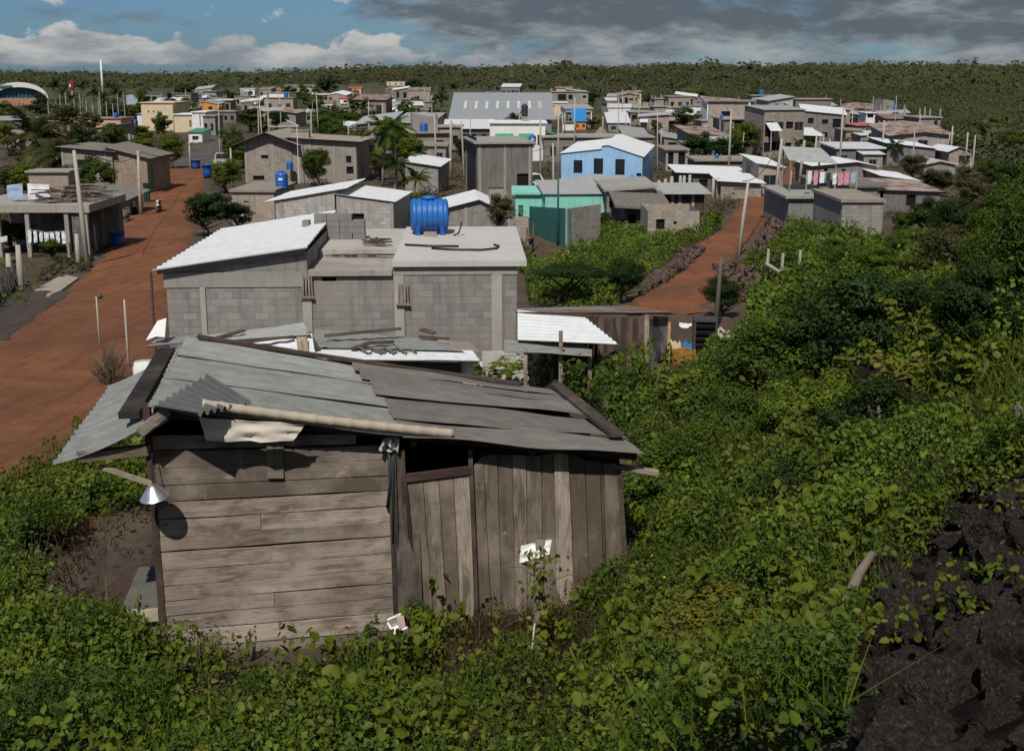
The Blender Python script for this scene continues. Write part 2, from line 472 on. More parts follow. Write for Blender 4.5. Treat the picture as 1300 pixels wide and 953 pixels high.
_CR = {}
def crown(kind, colour, lod, var):
    key = (kind, colour, lod, var)
    if key not in _CR:
        n, cl, lf = {'near': (15000, 70, .060), 'mid': (6500, 46, .090), 'far': (1700, 26, .15)}[lod]
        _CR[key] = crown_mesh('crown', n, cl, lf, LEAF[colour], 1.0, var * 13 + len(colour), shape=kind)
    return _CR[key]

_TR = {}
def trunk_mesh(var, light=False):
    if (var, light) in _TR: return _TR[(var, light)]
    r = random.Random(var + 40); mb = MB()
    # unit trunk: height 1, base radius .06
    pts = [(0, 0, -.12), (r.uniform(-.03, .03), r.uniform(-.03, .03), .3), (r.uniform(-.07, .07), r.uniform(-.07, .07), .62), (r.uniform(-.1, .1), r.uniform(-.1, .1), 1)]
    mb.tube(pts, [.07, .055, .045, .02], 7)
    for k in range(6):
        a = r.uniform(0, 6.28); z = r.uniform(.35, .65); L = r.uniform(.3, .5)
        b = Vector(pts[1]).lerp(Vector(pts[2]), (z - .3) / .32 if z < .62 else 1)
        mb.tube([b, b + Vector((math.cos(a) * L * .5, math.sin(a) * L * .5, .2)), b + Vector((math.cos(a) * L, math.sin(a) * L, .42))], [.03, .022, .008], 5)
    ob = mb.build('trunk', BARKL if light else BARK, None, True); me = ob.data
    bpy.data.objects.remove(ob)
    _TR[(var, light)] = me
    return me

def tree(label, p, hgt, wid, colour='mid', kind='round', lod='mid', var=0, name='tree', cat='tree', group=None, trunk=.45, rot=None, light=False):
    """a tree at point p: trunk + crown"""
    o = empty(name, p, rot if rot is not None else random.uniform(0, 6.28), label, cat, group)
    th = hgt * trunk + hgt * .2
    tr = link_mesh('trunk', trunk_mesh(var % 4, light), None, o); tw = min(wid * .9, hgt * 1.1)
    tr.scale = (tw, tw, th)
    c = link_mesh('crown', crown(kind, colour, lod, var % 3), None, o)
    ch = hgt * (1 - trunk * .75) / 2
    c.location = (0, 0, hgt - ch * .93); c.scale = (wid / 2, wid / 2, ch)
    return o

# ------------------------------------------------------------------ terrain
def build_terrain():
    xs = np.unique(np.concatenate([np.arange(-16, 16.1, .25), np.arange(-60, 60.1, 1.5), np.geomspace(60, 3500, 50), -np.geomspace(60, 3500, 50)]))
    ys = np.unique(np.concatenate([np.arange(-6, 44.1, .25), np.arange(44, 130, 1.5), np.geomspace(130, 5500, 110)]))
    X, Y = np.meshgrid(xs, ys); Z = hterrain(X, Y)
    n1 = np.sin(X * 2.1 + np.sin(Y * 1.7)) * np.cos(Y * 1.9 + np.sin(X * 1.3)) * .04 + np.sin(X * .7 + 2) * np.cos(Y * .8) * .06
    near = np.clip((30 - Y) / 15, 0, 1)
    Z = Z + n1 * near * np.where(np.abs(X + 1) < 5, .25, 1) - .02
    V = np.stack([X, Y, Z], -1).reshape(-1, 3); nx, ny = len(xs), len(ys)
    i = np.arange(nx * ny).reshape(ny, nx)
    Q = np.stack([i[:-1, :-1], i[:-1, 1:], i[1:, 1:], i[1:, :-1]], -1).reshape(-1, 4)
    m, t, bs = base_mat('ground'); bs.inputs['Roughness'].default_value = .98
    ps = t.new('ShaderNodeNewGeometry').outputs['Position']
    sx = t.new('ShaderNodeSeparateXYZ'); t.l.new(ps, sx.inputs[0])
    b1, b2, b3 = t.noise(ps, .12, 5, .6), t.noise(ps, .9, 6, .6), t.noise(ps, 8, 5, .7)
    soil = t.mix(t.ramp(b2, .38, .65), (.068, .047, .034), (.115, .082, .06)); soil = t.mix(t.ramp(b3, .5, .75, 0, .7), soil, (.035, .027, .02))
    grn = t.mix(b2, (.022, .032, .010), (.06, .068, .025))
    near_ = t.mix(t.ramp(b1, .44, .6), soil, t.mix(.25, soil, grn))
    farc = t.mix(t.noise(ps, .02, 5, .6), (.045, .050, .024), (.085, .082, .042))
    col = t.mix(t.ramp(sx.outputs[1], 160, 330), near_, farc)
    t.l.new(col, bs.inputs['Base Color']); bump(t, bs, t.math('ADD', b2, t.math('MULTIPLY', b3, .4)), .7, .08)
    o = link_mesh('ground', np_mesh('ground', V, Q, np.zeros(len(V)), m, True)); tag(o, kind='structure')

def strip(name, rows, mat, lift=.05, rag=.35, label=None, sub=6, cols=14, seed=1, kind='structure'):
    """a ground strip through rows of (left px, right px, py) unprojected on the terrain"""
    pts = [(ground(a, y), ground(b, y)) for a, b, y in rows]
    V = []; L = []
    for (a0, b0), (a1, b1) in zip(pts, pts[1:]):
        n = max(2, min(40, int((a1 - a0).length / .6)))
        L += [(a0.lerp(a1, k / n), b0.lerp(b1, k / n)) for k in range(n)]
    L.append(pts[-1])
    for a, b in L:
        w = (b - a).length
        ea = rag * mnoise.noise(Vector((a.y * .5, seed, 0))) + rag * .5 * mnoise.noise(Vector((a.y * 2.1, seed, 3)))
        eb = rag * mnoise.noise(Vector((b.y * .5, seed, 7))) + rag * .5 * mnoise.noise(Vector((b.y * 2.1, seed, 9)))
        d = (b - a).normalized(); a2, b2 = a - d * ea, b + d * eb
        for k in range(cols + 1):
            p = a2.lerp(b2, k / cols); rut = 0
            f = k / cols
            if 0 < k < cols and p.y < 140: rut = .05 * mnoise.noise(Vector((p.x * .8, p.y * .25, 2))) - .05 * math.exp(-((f - .36) / .07) ** 2) - .05 * math.exp(-((f - .64) / .07) ** 2) + .06
            V.append((p.x, p.y, h(p.x, p.y) + lift + rut - (.16 if k in (0, cols) else 0)))
    n = len(L); i = np.arange(n * (cols + 1)).reshape(n, cols + 1)
    Q = np.stack([i[:-1, :-1], i[:-1, 1:], i[1:, 1:], i[1:, :-1]], -1).reshape(-1, 4)
    o = link_mesh(name, np_mesh(name, np.array(V), Q, np.zeros(len(V)), mat, True)); tag(o, label, kind=kind)
    return o

build_terrain()
strip('dirt_road', [(-520, 120, 690), (-430, 165, 640), (-330, 190, 600), (-230, 200, 530), (-140, 205, 470), (-10, 210, 430), (75, 222, 375), (130, 238, 325), (152, 252, 285), (172, 256, 258), (200, 258, 236), (214, 266, 215)], REDDIRT, .05, .5)
strip('gravel_road', [(214, 266, 215), (236, 281, 192), (254, 286, 177), (266, 290, 164), (272, 290, 152)], GRAVEL, .05, .5, seed=4)
strip('dirt_road', [(790, 905, 400), (800, 893, 385), (820, 905, 360), (852, 920, 335), (880, 945, 312), (912, 962, 295), (930, 985, 275), (938, 992, 256), (972, 1001, 238), (998, 1022, 220), (1004, 1029, 205)], REDDIRT, .05, .5, seed=8)
strip('dirt_yard', [(835, 945, 480), (842, 955, 455), (845, 950, 430), (835, 930, 408), (800, 905, 396)], BROWNDIRT, .03, .5, seed=12)
strip('dirt_path', [(700, 770, 345), (690, 740, 330), (676, 716, 312), (668, 695, 295), (664, 684, 280)], BROWNDIRT, .04, .3, seed=15)
strip('dirt_clearing', [(1196, 1262, 296), (1196, 1256, 280), (1200, 1246, 262), (1206, 1238, 250)], M('dirt', (.10, .05, .035), .98), .05, .6, seed=18)
strip('dirt_verge', [(-130, 20, 436), (-90, 42, 415), (-30, 72, 395), (20, 98, 372)], M('dirt', (.095, .068, .052), .98), .06, .4, seed=22)
strip('dirt_yard', [(20, 260, 860), (40, 250, 800), (75, 230, 765), (100, 210, 735), (95, 205, 700)], BROWNDIRT, .03, .25, seed=25)

# ------------------------------------------------------------------ sky, sun, camera
SUN_EL, SUN_AZ = R(51), R(-12)      # azimuth of the sun measured behind the camera, to the left
sdir = Vector((math.sin(SUN_AZ) * math.cos(SUN_EL), -math.cos(SUN_AZ) * math.cos(SUN_EL), math.sin(SUN_EL)))
sun = bpy.data.lights.new('sun', 'SUN'); so = bpy.data.objects.new('sun', sun); COL.objects.link(so)
sun.energy = 3.9; sun.angle = R(.53); sun.color = (1, .955, .88)
so.rotation_euler = sdir.to_track_quat('Z', 'Y').to_euler()

W = bpy.data.worlds.new('World'); SC.world = W; W.use_nodes = True
t = NT(W); bg = t.n['Background']; outn = t.n['World Output']
sky = t.new('ShaderNodeTexSky', sky_type='NISHITA'); sky.sun_disc = False; sky.sun_elevation = SUN_EL
sky.sun_rotation = math.atan2(sdir.x, sdir.y); sky.altitude = 50; sky.air_density = 1.0; sky.dust_density = .6; sky.ozone_density = 2.5
gen = t.new('ShaderNodeTexCoord').outputs['Generated']
sp = t.new('ShaderNodeSeparateXYZ'); t.l.new(gen, sp.inputs[0])
ysafe = t.math('MAXIMUM', t.math('ABSOLUTE', sp.outputs[1]), .15)
az, el = t.math('DIVIDE', sp.outputs[0], ysafe), t.math('DIVIDE', sp.outputs[2], ysafe)
def cloudvec(ax, ay, lz):
    c = t.new('ShaderNodeCombineXYZ'); t.l.new(t.math('MULTIPLY', az, ax), c.inputs[0]); t.l.new(t.math('MULTIPLY', el, ay), c.inputs[1]); c.inputs[2].default_value = lz
    return c.outputs[0]
def sm(v, a, b, lo=0., hi=1.):
    n = t.new('ShaderNodeMapRange', interpolation_type='SMOOTHSTEP'); t.l.new(v, n.inputs[0])
    for i, q in enumerate((a, b, lo, hi)): n.inputs[i + 1].default_value = q
    return n.outputs[0]
# cumulus bank low on the left, fading to a few heads right of the middle
cn = t.noise(cloudvec(26, 52, 3.1), 1, 9, .58, .2)
top = t.math('ADD', sm(t.noise(cloudvec(7, 0, 9), 1, 3, .5), .3, .7, .012, .046), t.math('MULTIPLY', sm(az, -.15, .10), -.018))
env = t.math('MULTIPLY', sm(t.math('SUBTRACT', el, top), .012, -.014), sm(el, .004, .016))
bank = sm(t.math('ADD', cn, t.math('MULTIPLY', env, .42)), .60, .72)
bank = t.math('MULTIPLY', bank, sm(az, .22, .05, .15, 1))
# overcast deck on the right, high thin bands on the left
on = t.noise(cloudvec(9, 26, 1.7), 1, 9, .62, .2)
edge = t.math('ADD', t.math('MULTIPLY', sm(az, -.18, .02), .30), t.math('MULTIPLY', sm(el, .012, .05), .16))
deck = sm(t.math('ADD', on, edge), .66, .86)
hz = t.math('MULTIPLY', sm(t.noise(cloudvec(5, 90, 5.5), 1, 6, .55), .42, .62), sm(el, .03, .008))
hi_all = t.math('MULTIPLY', sm(t.noise(gen, 2.2, 7, .6), .48, .66), sm(sp.outputs[2], .08, .2))
skyc = t.mix(1.0, sky.outputs[0], (.44, .68, 1.0), 'MULTIPLY')
t.l.new(skyc, bg.inputs[0]); bg.inputs[1].default_value = .062
shade = t.noise(cloudvec(14, 48, 8.2), 1, 7, .6, .2)
bankc = t.mix(sm(t.math('ADD', shade, t.math('MULTIPLY', sm(el, .0, .045), .3)), .45, .85), (.20, .24, .28), (.52, .52, .505))
deckc = t.mix(sm(t.math('ADD', shade, t.math('MULTIPLY', sm(el, .015, .05), -.16)), .30, .66), (.10, .12, .14), (.36, .385, .40))
b2 = t.new('ShaderNodeBackground'); t.l.new(bankc, b2.inputs[0])
b3 = t.new('ShaderNodeBackground'); t.l.new(deckc, b3.inputs[0])
b4 = t.new('ShaderNodeBackground'); b4.inputs[0].default_value = (.13, .19, .25, 1)
b5 = t.new('ShaderNodeBackground'); b5.inputs[0].default_value = (.42, .44, .46, 1)
def mixs(f, a, b):
    m = t.new('ShaderNodeMixShader'); t.put(m.inputs[0], f); t.l.new(a, m.inputs[1]); t.l.new(b, m.inputs[2]); return m.outputs[0]
s1 = mixs(t.math('MULTIPLY', hz, .5), bg.outputs[0], b4.outputs[0])
s2 = mixs(bank, s1, b2.outputs[0])
s3 = mixs(t.math('MULTIPLY', deck, .93), s2, b3.outputs[0])
s4 = mixs(t.math('MULTIPLY', hi_all, .7), s3, b5.outputs[0])
t.l.new(s4, outn.inputs[0])

cam = bpy.data.cameras.new('camera'); co = bpy.data.objects.new('camera', cam); COL.objects.link(co)
co.location = (0, 0, CZ); co.rotation_euler = (math.pi / 2 - PITCH, 0, 0)
cam.sensor_width = 36; cam.lens = 36 * F / 1300; cam.shift_y = -45 / 1300; cam.clip_start = .1; cam.clip_end = 9000
SC.camera = co
SC.view_settings.view_transform = 'Standard'; SC.view_settings.look = 'None'; SC.view_settings.exposure = 0
SC.render.engine = 'CYCLES'; SC.cycles.use_denoising = True; SC.cycles.max_bounces = 5; SC.cycles.transparent_max_bounces = 4
# ------------------------------------------------------------------ houses
def panel(mb, O, U, w, prof, holes=(), t=.15):
    """wall panel from O along U (unit, horizontal), top given by prof [(u,h)...], rectangular holes with reveals"""
    O, U = Vector(O), Vector(U); Z = Vector((0, 0, 1)); N = U.cross(Z)
    P = lambda u, v: O + U * u + Z * v
    hm = min(p[1] for p in prof)
    holes = [(max(.02, a), max(.0, b), min(w - .02, c), min(hm - .02, d)) for a, b, c, d in holes]
    us = sorted({0, w} | {q[0] for q in holes} | {q[2] for q in holes}); vs = sorted({0, hm} | {q[1] for q in holes} | {q[3] for q in holes})
    for a, c in zip(us, us[1:]):
        for b, d in zip(vs, vs[1:]):
            mu, mv = (a + c) / 2, (b + d) / 2
            if any(q[0] < mu < q[2] and q[1] < mv < q[3] for q in holes): continue
            mb.poly([P(a, b), P(c, b), P(c, d), P(a, d)], [(a, b), (c, b), (c, d), (a, d)])
    if max(p[1] for p in prof) > hm + .01:
        pts = [(w, hm), (0, hm)] + [p for p in prof]
        pts = [p for i, p in enumerate(pts) if i == 0 or (abs(p[0] - pts[i - 1][0]) + abs(p[1] - pts[i - 1][1])) > .005]
        if abs(pts[0][0] - pts[-1][0]) + abs(pts[0][1] - pts[-1][1]) < .005: pts = pts[:-1]
        pts = pts[::-1]
        mb.poly([P(*p) for p in pts], pts)
    for a, b, c, d in holes:
        for (u0, v0), (u1, v1) in (((a, b), (a, d)), ((a, d), (c, d)), ((c, d), (c, b)), ((c, b), (a, b))):
            p, q = P(u0, v0), P(u1, v1)
            mb.poly([q, p, p - N * t, q - N * t])

def window_part(o, O, U, hole, style, mat, t=.15):
    O, U = Vector(O), Vector(U); Z = Vector((0, 0, 1)); N = U.cross(Z); a, b, c, d = hole[:4]
    P = lambda u, v, k: O + U * u + Z * v - N * k
    m = MB(); k = t - .01
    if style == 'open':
        m.poly([P(a, b, k), P(c, b, k), P(c, d, k), P(a, d, k)]); return m.build('opening', OPENING_SHADE, o)  # black panel fills the hole in place of a shaded interior
    if style == 'door':
        m.poly([P(a, b, k * .6), P(c, b, k * .6), P(c, d, k * .6), P(a, d, k * .6)]); return m.build('door', mat, o)
    fw = min(.06, (c - a) * .12)
    for x0, x1, y0, y1 in ((a, c, b, b + fw), (a, c, d - fw, d), (a, a + fw, b + fw, d - fw), (c - fw, c, b + fw, d - fw), ((a + c) / 2 - fw * .4, (a + c) / 2 + fw * .4, b + fw, d - fw)):
        m.slab([P(x0, y0, .05), P(x1, y0, .05), P(x1, y1, .05), P(x0, y1, .05)], N, .04)
    w = m.build('window', mat, o)
    g = MB(); g.poly([P(a + .01, b + .01, .08), P(c - .01, b + .01, .08), P(c - .01, d - .01, .08), P(a + .01, d - .01, .08)])
    g.build('pane', GLASS, w)
    return w

def roof_mesh(prof, d, bdz, ov, t, metal, along='y', ovf=None, rib=.3):
    mb = MB(); ovf = ov if ovf is None else ovf
    for i, ((u0, h0), (u1, h1)) in enumerate(zip(prof, prof[1:])):
        s = (h1 - h0) / max(.01, u1 - u0); sb = bdz / d
        a0 = u0 - (ov if i == 0 else -.001); a1 = u1 + (ov if i == len(prof) - 2 else -.001)
        H = lambda u, v: h0 + s * (u - u0) + sb * v + t + .004
        c = [Vector((a0, -ovf, H(a0, -ovf))), Vector((a1, -ovf, H(a1, -ovf))), Vector((a1, d + ov, H(a1, d + ov))), Vector((a0, d + ov, H(a0, d + ov)))]
        if metal:
            if along == 'u': mb.sheet(c[0], c[1], c[2], c[3], max(2, int((d + 2 * ov) / rib)), .018, 3, .02, 0, i, .012, True)
            else: mb.sheet(c[1], c[2], c[3], c[0], max(2, int((a1 - a0) / rib)), .018, 3, .02, 0, i, .012, True)
        else:
            mb.slab(c, (0, 0, 1), t)
    return mb

def house_at(label, p, w, d, hgt, yaw=0, prof=None, bdz=0, wall=None, roofm=None, roof='slab', ov=.25, win=(), side=(), lside=(), winm=None, ws='glass', cols=None, stubs=0, along=None, base=.6, group=None, ovf=None, name='block_house', cat='house', colm=None, rib=.3, t=None):
    wall = wall or BLOCK; roofm = roofm or SLABT; prof = prof or [(0, hgt), (w, hgt)]
    o = empty(name, p, yaw, label, cat, group)
    holes = [q[:4] for q in win]; sholes = [q[:4] for q in side]
    wm = MB(); b = -base
    # walls start a little under ground
    wm_low = MB()
    panel(wm, (0, 0, 0), (1, 0, 0), w, prof, holes)
    panel(wm, (w, 0, 0), (0, 1, 0), d, [(0, prof[-1][1]), (d, prof[-1][1] + bdz)], sholes)
    panel(wm, (w, d, 0), (-1, 0, 0), w, [(w - u, hh + bdz) for u, hh in prof[::-1]])
    panel(wm, (0, d, 0), (0, -1, 0), d, [(0, prof[0][1] + bdz), (d, prof[0][1])], [q[:4] for q in lside])
    for x0, y0, x1, y1 in ((0, 0, w, 0), (w, 0, w, d), (w, d, 0, d), (0, d, 0, 0)):
        wm.poly([(x0, y0, b), (x1, y1, b), (x1, y1, 0), (x0, y0, 0)])
    wm.build('wall', wall, o)
    for q in win: window_part(o, (0, 0, 0), (1, 0, 0), q, q[4] if len(q) > 4 else ws, q[5] if len(q) > 5 else (winm or CONCD))
    for q in side: window_part(o, (w, 0, 0), (0, 1, 0), q, q[4] if len(q) > 4 else ws, winm or CONCD)
    for q in lside: window_part(o, (0, d, 0), (0, -1, 0), q, q[4] if len(q) > 4 else ws, winm or CONCD)
    if roof != 'none':
        tt = t or (.16 if roof == 'slab' else .025)
        roof_mesh(prof, d, bdz, ov, tt, roof == 'metal', along or 'y', ovf, rib).build('roof', roofm, o)
    if cols:
        for u in cols:
            hh = interp(u, prof); c = MB()
            c.box((min(max(u, .1), w - .1), -.006, hh / 2 - base / 2 + stubs / 2), (.2, .05, hh + base + stubs)); c.build('column', colm or CONC, o)
    elif stubs:
        for u, v in ((.12, .12), (w - .12, .12), (w - .12, d - .12), (.12, d - .12), (w / 2, .12)):
            hh = interp(u, prof); c = MB(); c.box((u, v, hh + stubs / 2 + .15), (.2, .2, stubs)); 
            for dx in (-.06, .06): c.tube([(u + dx, v, hh + stubs), (u + dx, v, hh + stubs + .5)], .012, 4)
            c.build('column', CONC, o)
    return o

HREC = {}; HO = {}
def H(key, label, x0, x1, yt, yb, d=6, yaw=0, shape='flat', rise=.12, bdz=0, win=0, wf=(.28, .72), ws='glass', base_hidden=None, **k):
    """a house from its picture rectangle: base line at py yb (or at depth base_hidden)"""
    if base_hidden: 
        p = at(x0, yt, base_hidden); p.z = h(p.x, p.y); q = at(x1, yt, base_hidden)
    else: p = ground(x0, yb); q = at(x1, yb, p.y)
    w = (q.x - p.x) / max(.5, math.cos(yaw)); top = at(x0, yt, p.y).z; hg = max(1.2, top - p.z)
    dz = hg * rise
    prof = {'flat': [(0, hg), (w, hg)], 'L': [(0, hg - dz), (w, hg)], 'R': [(0, hg), (w, hg - dz)],
            'G': [(0, hg - dz), (w * .5, hg), (w, hg - dz)], 'GL': [(0, hg - dz), (w * .36, hg), (w, hg - dz * 1.2)], 'GR': [(0, hg - dz), (w * .66, hg), (w, hg - dz)]}[shape]
    wins = k.pop('wins', None); pf = k.pop('pf', None)
    if pf: prof = [(a * w, b * hg) for a, b in pf]
    if wins is None:
        wins = []
        hm = hg - dz
        ns = max(1, round(hm / 2.9))
        r = random.Random(key)
        for s_ in range(ns):
            for i in range(win):
                cx = (i + .5 + r.uniform(-.12, .12)) * w / win; ww = min(1.3, w / win * .5) * r.uniform(.75, 1.1)
                z0 = hm / ns * (s_ + wf[0]); z1 = hm / ns * (s_ + wf[1])
                if r.random() < .16 and s_ == 0: z0 = .05; ww = min(.9, ww)
                wins.append((cx - ww / 2, z0, cx + ww / 2, z1, ws if r.random() < .6 else 'open'))
    else:
        wins = [(a * w, b * hg, c * w, e * hg, *rest) for a, b, c, e, *rest in wins]
    cols = k.pop('cols', None)
    if cols: cols = [c * w for c in cols]
    k['group'] = None
    o = house_at(label, p, w, d, hg, yaw, prof, bdz, win=wins, ws=ws, cols=cols, **k)
    HREC[key] = (p, w, d, hg); HO[key] = o
    return o

# ------------------------------------------------------------------ water tanks, poles, small furniture
def tank(label, p, r, hgt, mat=None, lidm=None, name='water_tank', label_plate=False):
    o = empty(name, p, 0, label, 'water tank', 'plastic water tanks')
    prof = [(r * .94, 0), (r, .03 * hgt)]
    for k in range(1, 5):
        z = hgt * (.03 + .17 * k); prof += [(r, z - .05 * hgt), (r * .955, z - .025 * hgt), (r * .955, z), (r, z + .02 * hgt)]
    prof += [(r, .80 * hgt), (r * .85, .88 * hgt), (r * .42, .94 * hgt)]
    MB().lathe(prof, n=20).build('body', mat or TANKB, o, True)
    MB().lathe([(r * .4, .935 * hgt), (r * .42, .99 * hgt), (r * .34, 1.0 * hgt)], n=16).build('lid', lidm or mat or TANKB, o, True)
    if label_plate:
        q = MB(); q.poly([(-.35 * r, -r * 1.005, .5 * hgt), (.35 * r, -r * 1.005, .5 * hgt), (.35 * r, -r * 1.005, .62 * hgt), (-.35 * r, -r * 1.005, .62 * hgt)]); q.build('label_plate', WHITE, o)
    return o

def open_tub(label, p, r, hgt):
    o = empty('water_tub', p, 0, label, 'water tub', 'open blue tubs')
    MB().lathe([(r * .82, 0), (r * .9, hgt * .5), (r * .97, hgt * .95), (r * 1.03, hgt * .95), (r * 1.03, hgt), (r * .95, hgt), (r * .86, hgt * .5), (r * .78, .06), (0.02, .06)], n=24).build('body', TANKB, o, True)
    return o

def pole(label, p, hgt, r=.11, arm=False, lamp=False, lean=(0, 0), mat=None, name='utility_pole'):
    o = empty(name, p, 0, label, 'pole', 'poles of the town')
    n = MB(); n.tube([(0, 0, -.5), (lean[0] * .5, lean[1] * .5, hgt * .5), (lean[0], lean[1], hgt)], [r * 1.15, r, r * .7], 8); n.build('shaft', mat or POLE, o, True)
    if arm:
        a = MB(); a.bar((lean[0] - .7, lean[1], hgt - .25), (lean[0] + .7, lean[1], hgt - .25), .09, .09)
        for dx in (-.55, .55, .1): a.tube([(lean[0] + dx, lean[1], hgt - .2), (lean[0] + dx, lean[1], hgt - .02)], .04, 6)
        a.build('crossarm', POLE, o)
    if lamp:
        a = MB(); a.tube([(lean[0], lean[1], hgt - .1), (lean[0] + .5, lean[1], hgt + .12), (lean[0] + .9, lean[1], hgt + .15)], .03, 6)
        a.box((lean[0] + 1.0, lean[1], hgt + .13), (.45, .2, .1)); a.build('lamp_head', MGREY, o)
    return o

def P(label, px, yt, yb, r=.11, **k):
    p = ground(px, yb); hgt = at(px, yt, p.y).z - p.z
    return pole(label, p, hgt, r, **k)

def palm_crown(seed, n=16, L=2.6, droop=1.0, dead=2):
    r = random.Random(seed); V, T = [], []
    for k in range(n):
        a = k * 2.4 + r.uniform(-.2, .2); el = r.uniform(.15, 1.25) if k >= dead else r.uniform(-.9, -.5); ln = L * r.uniform(.8, 1.1)
        pos = Vector((0, 0, 0)); d = Vector((math.cos(a) * math.cos(el), math.sin(a) * math.cos(el), math.sin(el)))
        pts = [pos.copy()]
        for s in range(10):
            d.z -= droop * .16 * (.4 + s * .12); d.normalize(); pos = pos + d * ln / 10; pts.append(pos.copy())
        tv = r.uniform(.35, .8) if k >= dead else 1.0
        for s in range(1, 10):
            t = (pts[s + 1] - pts[s - 1]).normalized(); sd = t.cross(Vector((0, 0, 1))).normalized(); up = sd.cross(t)
            wl = L * .26 * math.sin(math.pi * (s * .085 + .12))
            for f in (0, .33, .66):
                b = pts[s].lerp(pts[min(s + 1, 10)], f)
                for sg in (-1, 1):
                    tip = b + sd * sg * wl + t * wl * .55 - Vector((0, 0, wl * r.uniform(.25, .6)))
                    w_ = t * .03 * L * .7
                    V += [b - w_, b + w_, tip + w_ * .2, tip - w_ * .2]; T += [min(1, max(0, tv + r.uniform(-.15, .15)))] * 4
    V = np.array([tuple(v) for v in V]); Q = np.arange(len(V)).reshape(-1, 4)
    return V, Q, np.array(T)
_PC = {}
def palm(label, p, hgt, L, var=0, colour='mid', name='palm_tree', dead=2, lean=.3):
    o = empty(name, p, random.uniform(0, 6.28), label, 'palm tree', None)
    tk = MB(); tk.tube([(0, 0, -.3), (lean * .25, 0, hgt * .35), (lean * .6, .05, hgt * .7), (lean, .05, hgt)], [.17, .12, .1, .09], 8); tk.build('trunk', BARKL, o, True)
    key = (var, colour, dead)
    if key not in _PC: _PC[key] = np_mesh('crown', *palm_crown(var + 3, 18, 1.0, 1.0, dead), LEAF[colour])
    c = link_mesh('crown', _PC[key], None, o); c.location = (lean, .05, hgt); c.scale = (L, L, L)
    return o

def T(label, px, yb, wpx, hpx, colour='mid', kind='round', lod='far', var=0, name='tree', cat='tree', trunk=.4, Y=None, **k):
    if Y: p = at(px, yb, Y); p.z = h(p.x, p.y)
    else: p = ground(px, yb)
    s = ppm(p)
    return tree(label, p, hpx / s, wpx / s, colour, kind, lod, var, name, cat, None, trunk, **k)

def PT(label, px, yb, hpx, Lpx, **k):
    p = ground(px, yb); s = ppm(p)
    return palm(label, p, hpx / s, Lpx / s, **k)
# ------------------------------------------------------------------ the town, left to right and far to near
BR = M('block', (.30, .265, .235), .95); DK = M('block', (.215, .205, .195), .95)
# --- left side of the left road
H(1, 'low grey house with white edged roof at the left picture edge behind the palm', -24, 36, 153, 172, 8, wall=DK, roofm=MGREY, roof='metal', bdz=.5, win=2)
H(2, 'low block house with crumbling wall directly left of the big coconut palm', 6, 44, 162, 190, 5, wall=BLOCKT, win=1, roofm=CONCD)
H(3, 'pale pink unfinished ground floor under the row of bare columns on the left', 62, 154, 151, 166, 9, wall=PINK, roofm=SLABT, win=4)
p3, w3, d3, h3 = HREC[3]
for k in range(14):
    c = MB(); hh = (3.2, 4.6, 2.8, 5.0, 3.8)[k % 5]
    c.box((w3 * (.02 + k * .074 + (.018 if k % 2 else -.01)), .3 + (k % 3) * 2.6, h3 + hh / 2 + .16), (.15, .15, hh))
    c.build('column', CONC, HO[3])
H(4, 'grey block house with a white edged sloping roof behind the tan house on the left', 116, 147, 159, 192, 7, yaw=R(-6), shape='L', rise=.16, wall=M('block', (.235, .245, .24), .95), roofm=MGREY, roof='metal', along='u', bdz=.1, wins=[(.1, .62, .34, .78, 'open')])
H(5, 'long grey building with a row of dark windows far behind the cream house', 186, 243, 119, 137, 10, wall=M('plaster', (.24, .245, .235), .9), roofm=CONCD, wins=[(.14 + i * .17, .3, .24 + i * .17, .8, 'open') for i in range(5)])
H(6, 'big cream house with two small vents, beside the gravel road on the left', 181, 221, 131, 166, 12, wall=CREAM, roofm=CREAM, wins=[(.2, .66, .25, .72, 'open'), (.36, .66, .41, .72, 'open')])
H(7, 'small white annex behind the cream house, under the grey roof', 219, 242, 135, 152, 6, wall=WHITE, roofm=WHITE)
H(8, 'white corrugated metal shed in front of the big cream house', 175, 200, 145, 163, 6, wall=M('metal', (.72, .74, .76), .6, 0, .2), roofm=MGREY, roof='metal', bdz=.2)
H(9, 'lower cream house with a thin white roof edge, left of the white box house', 222, 250, 146, 168, 8, wall=CREAM, roofm=WHITE, wins=[(.68, .3, .78, .7, 'door')])
H(10, 'white box shaped house at the left kerb of the gravel road', 245, 262, 143, 169, 8, wall=WHITE, roofm=WHITE, wins=[(.55, .35, .62, .9, 'open')])
H(11, 'white shop under a green awning beside the gravel road', 240, 257, 168, 181, 6, wall=WHITE, roofm=GREENR, roof='metal', bdz=.4, win=1)
H(12, 'peach house with a grey pitched metal roof up the gravel road', 246, 277, 129, 142, 9, shape='G', rise=.3, wall=ORANGE, roofm=MGREY, roof='metal', bdz=.6, win=2)
H(13, 'grey shop row with open fronts at the far end of the gravel road', 264, 300, 142, 156, 7, wall=DK, roofm=CONC, win=4, ws='open')
H(14, 'grey block shop with posts beside the gravel road, just right of the white box house', 259, 274, 148, 172, 6, wall=BLOCK, roofm=SLABT, win=2, ws='open')
H(15, 'tan house with wooden shutters and a brown roof, left of the red road', 82, 147, 187, 247, 7, yaw=R(-3), shape='R', rise=.09, wall=M('block', (.34, .30, .26), .95), roofm=FIBRE, roof='metal', along='u', ov=.4, wins=[(.30, .46, .58, .74, 'glass', WOODD)], cols=[.02, .86])
H(16, 'tan brick wing with a patched brown roof, left of the red road', 138, 189, 187, 247, 7, shape='R', rise=.22, wall=M('block', (.33, .27, .22), .95), roofm=FIBRE, roof='metal', along='u', ov=.35, side=[(.5, .3, 1.6, 2.6, 'door')], winm=GREENR)
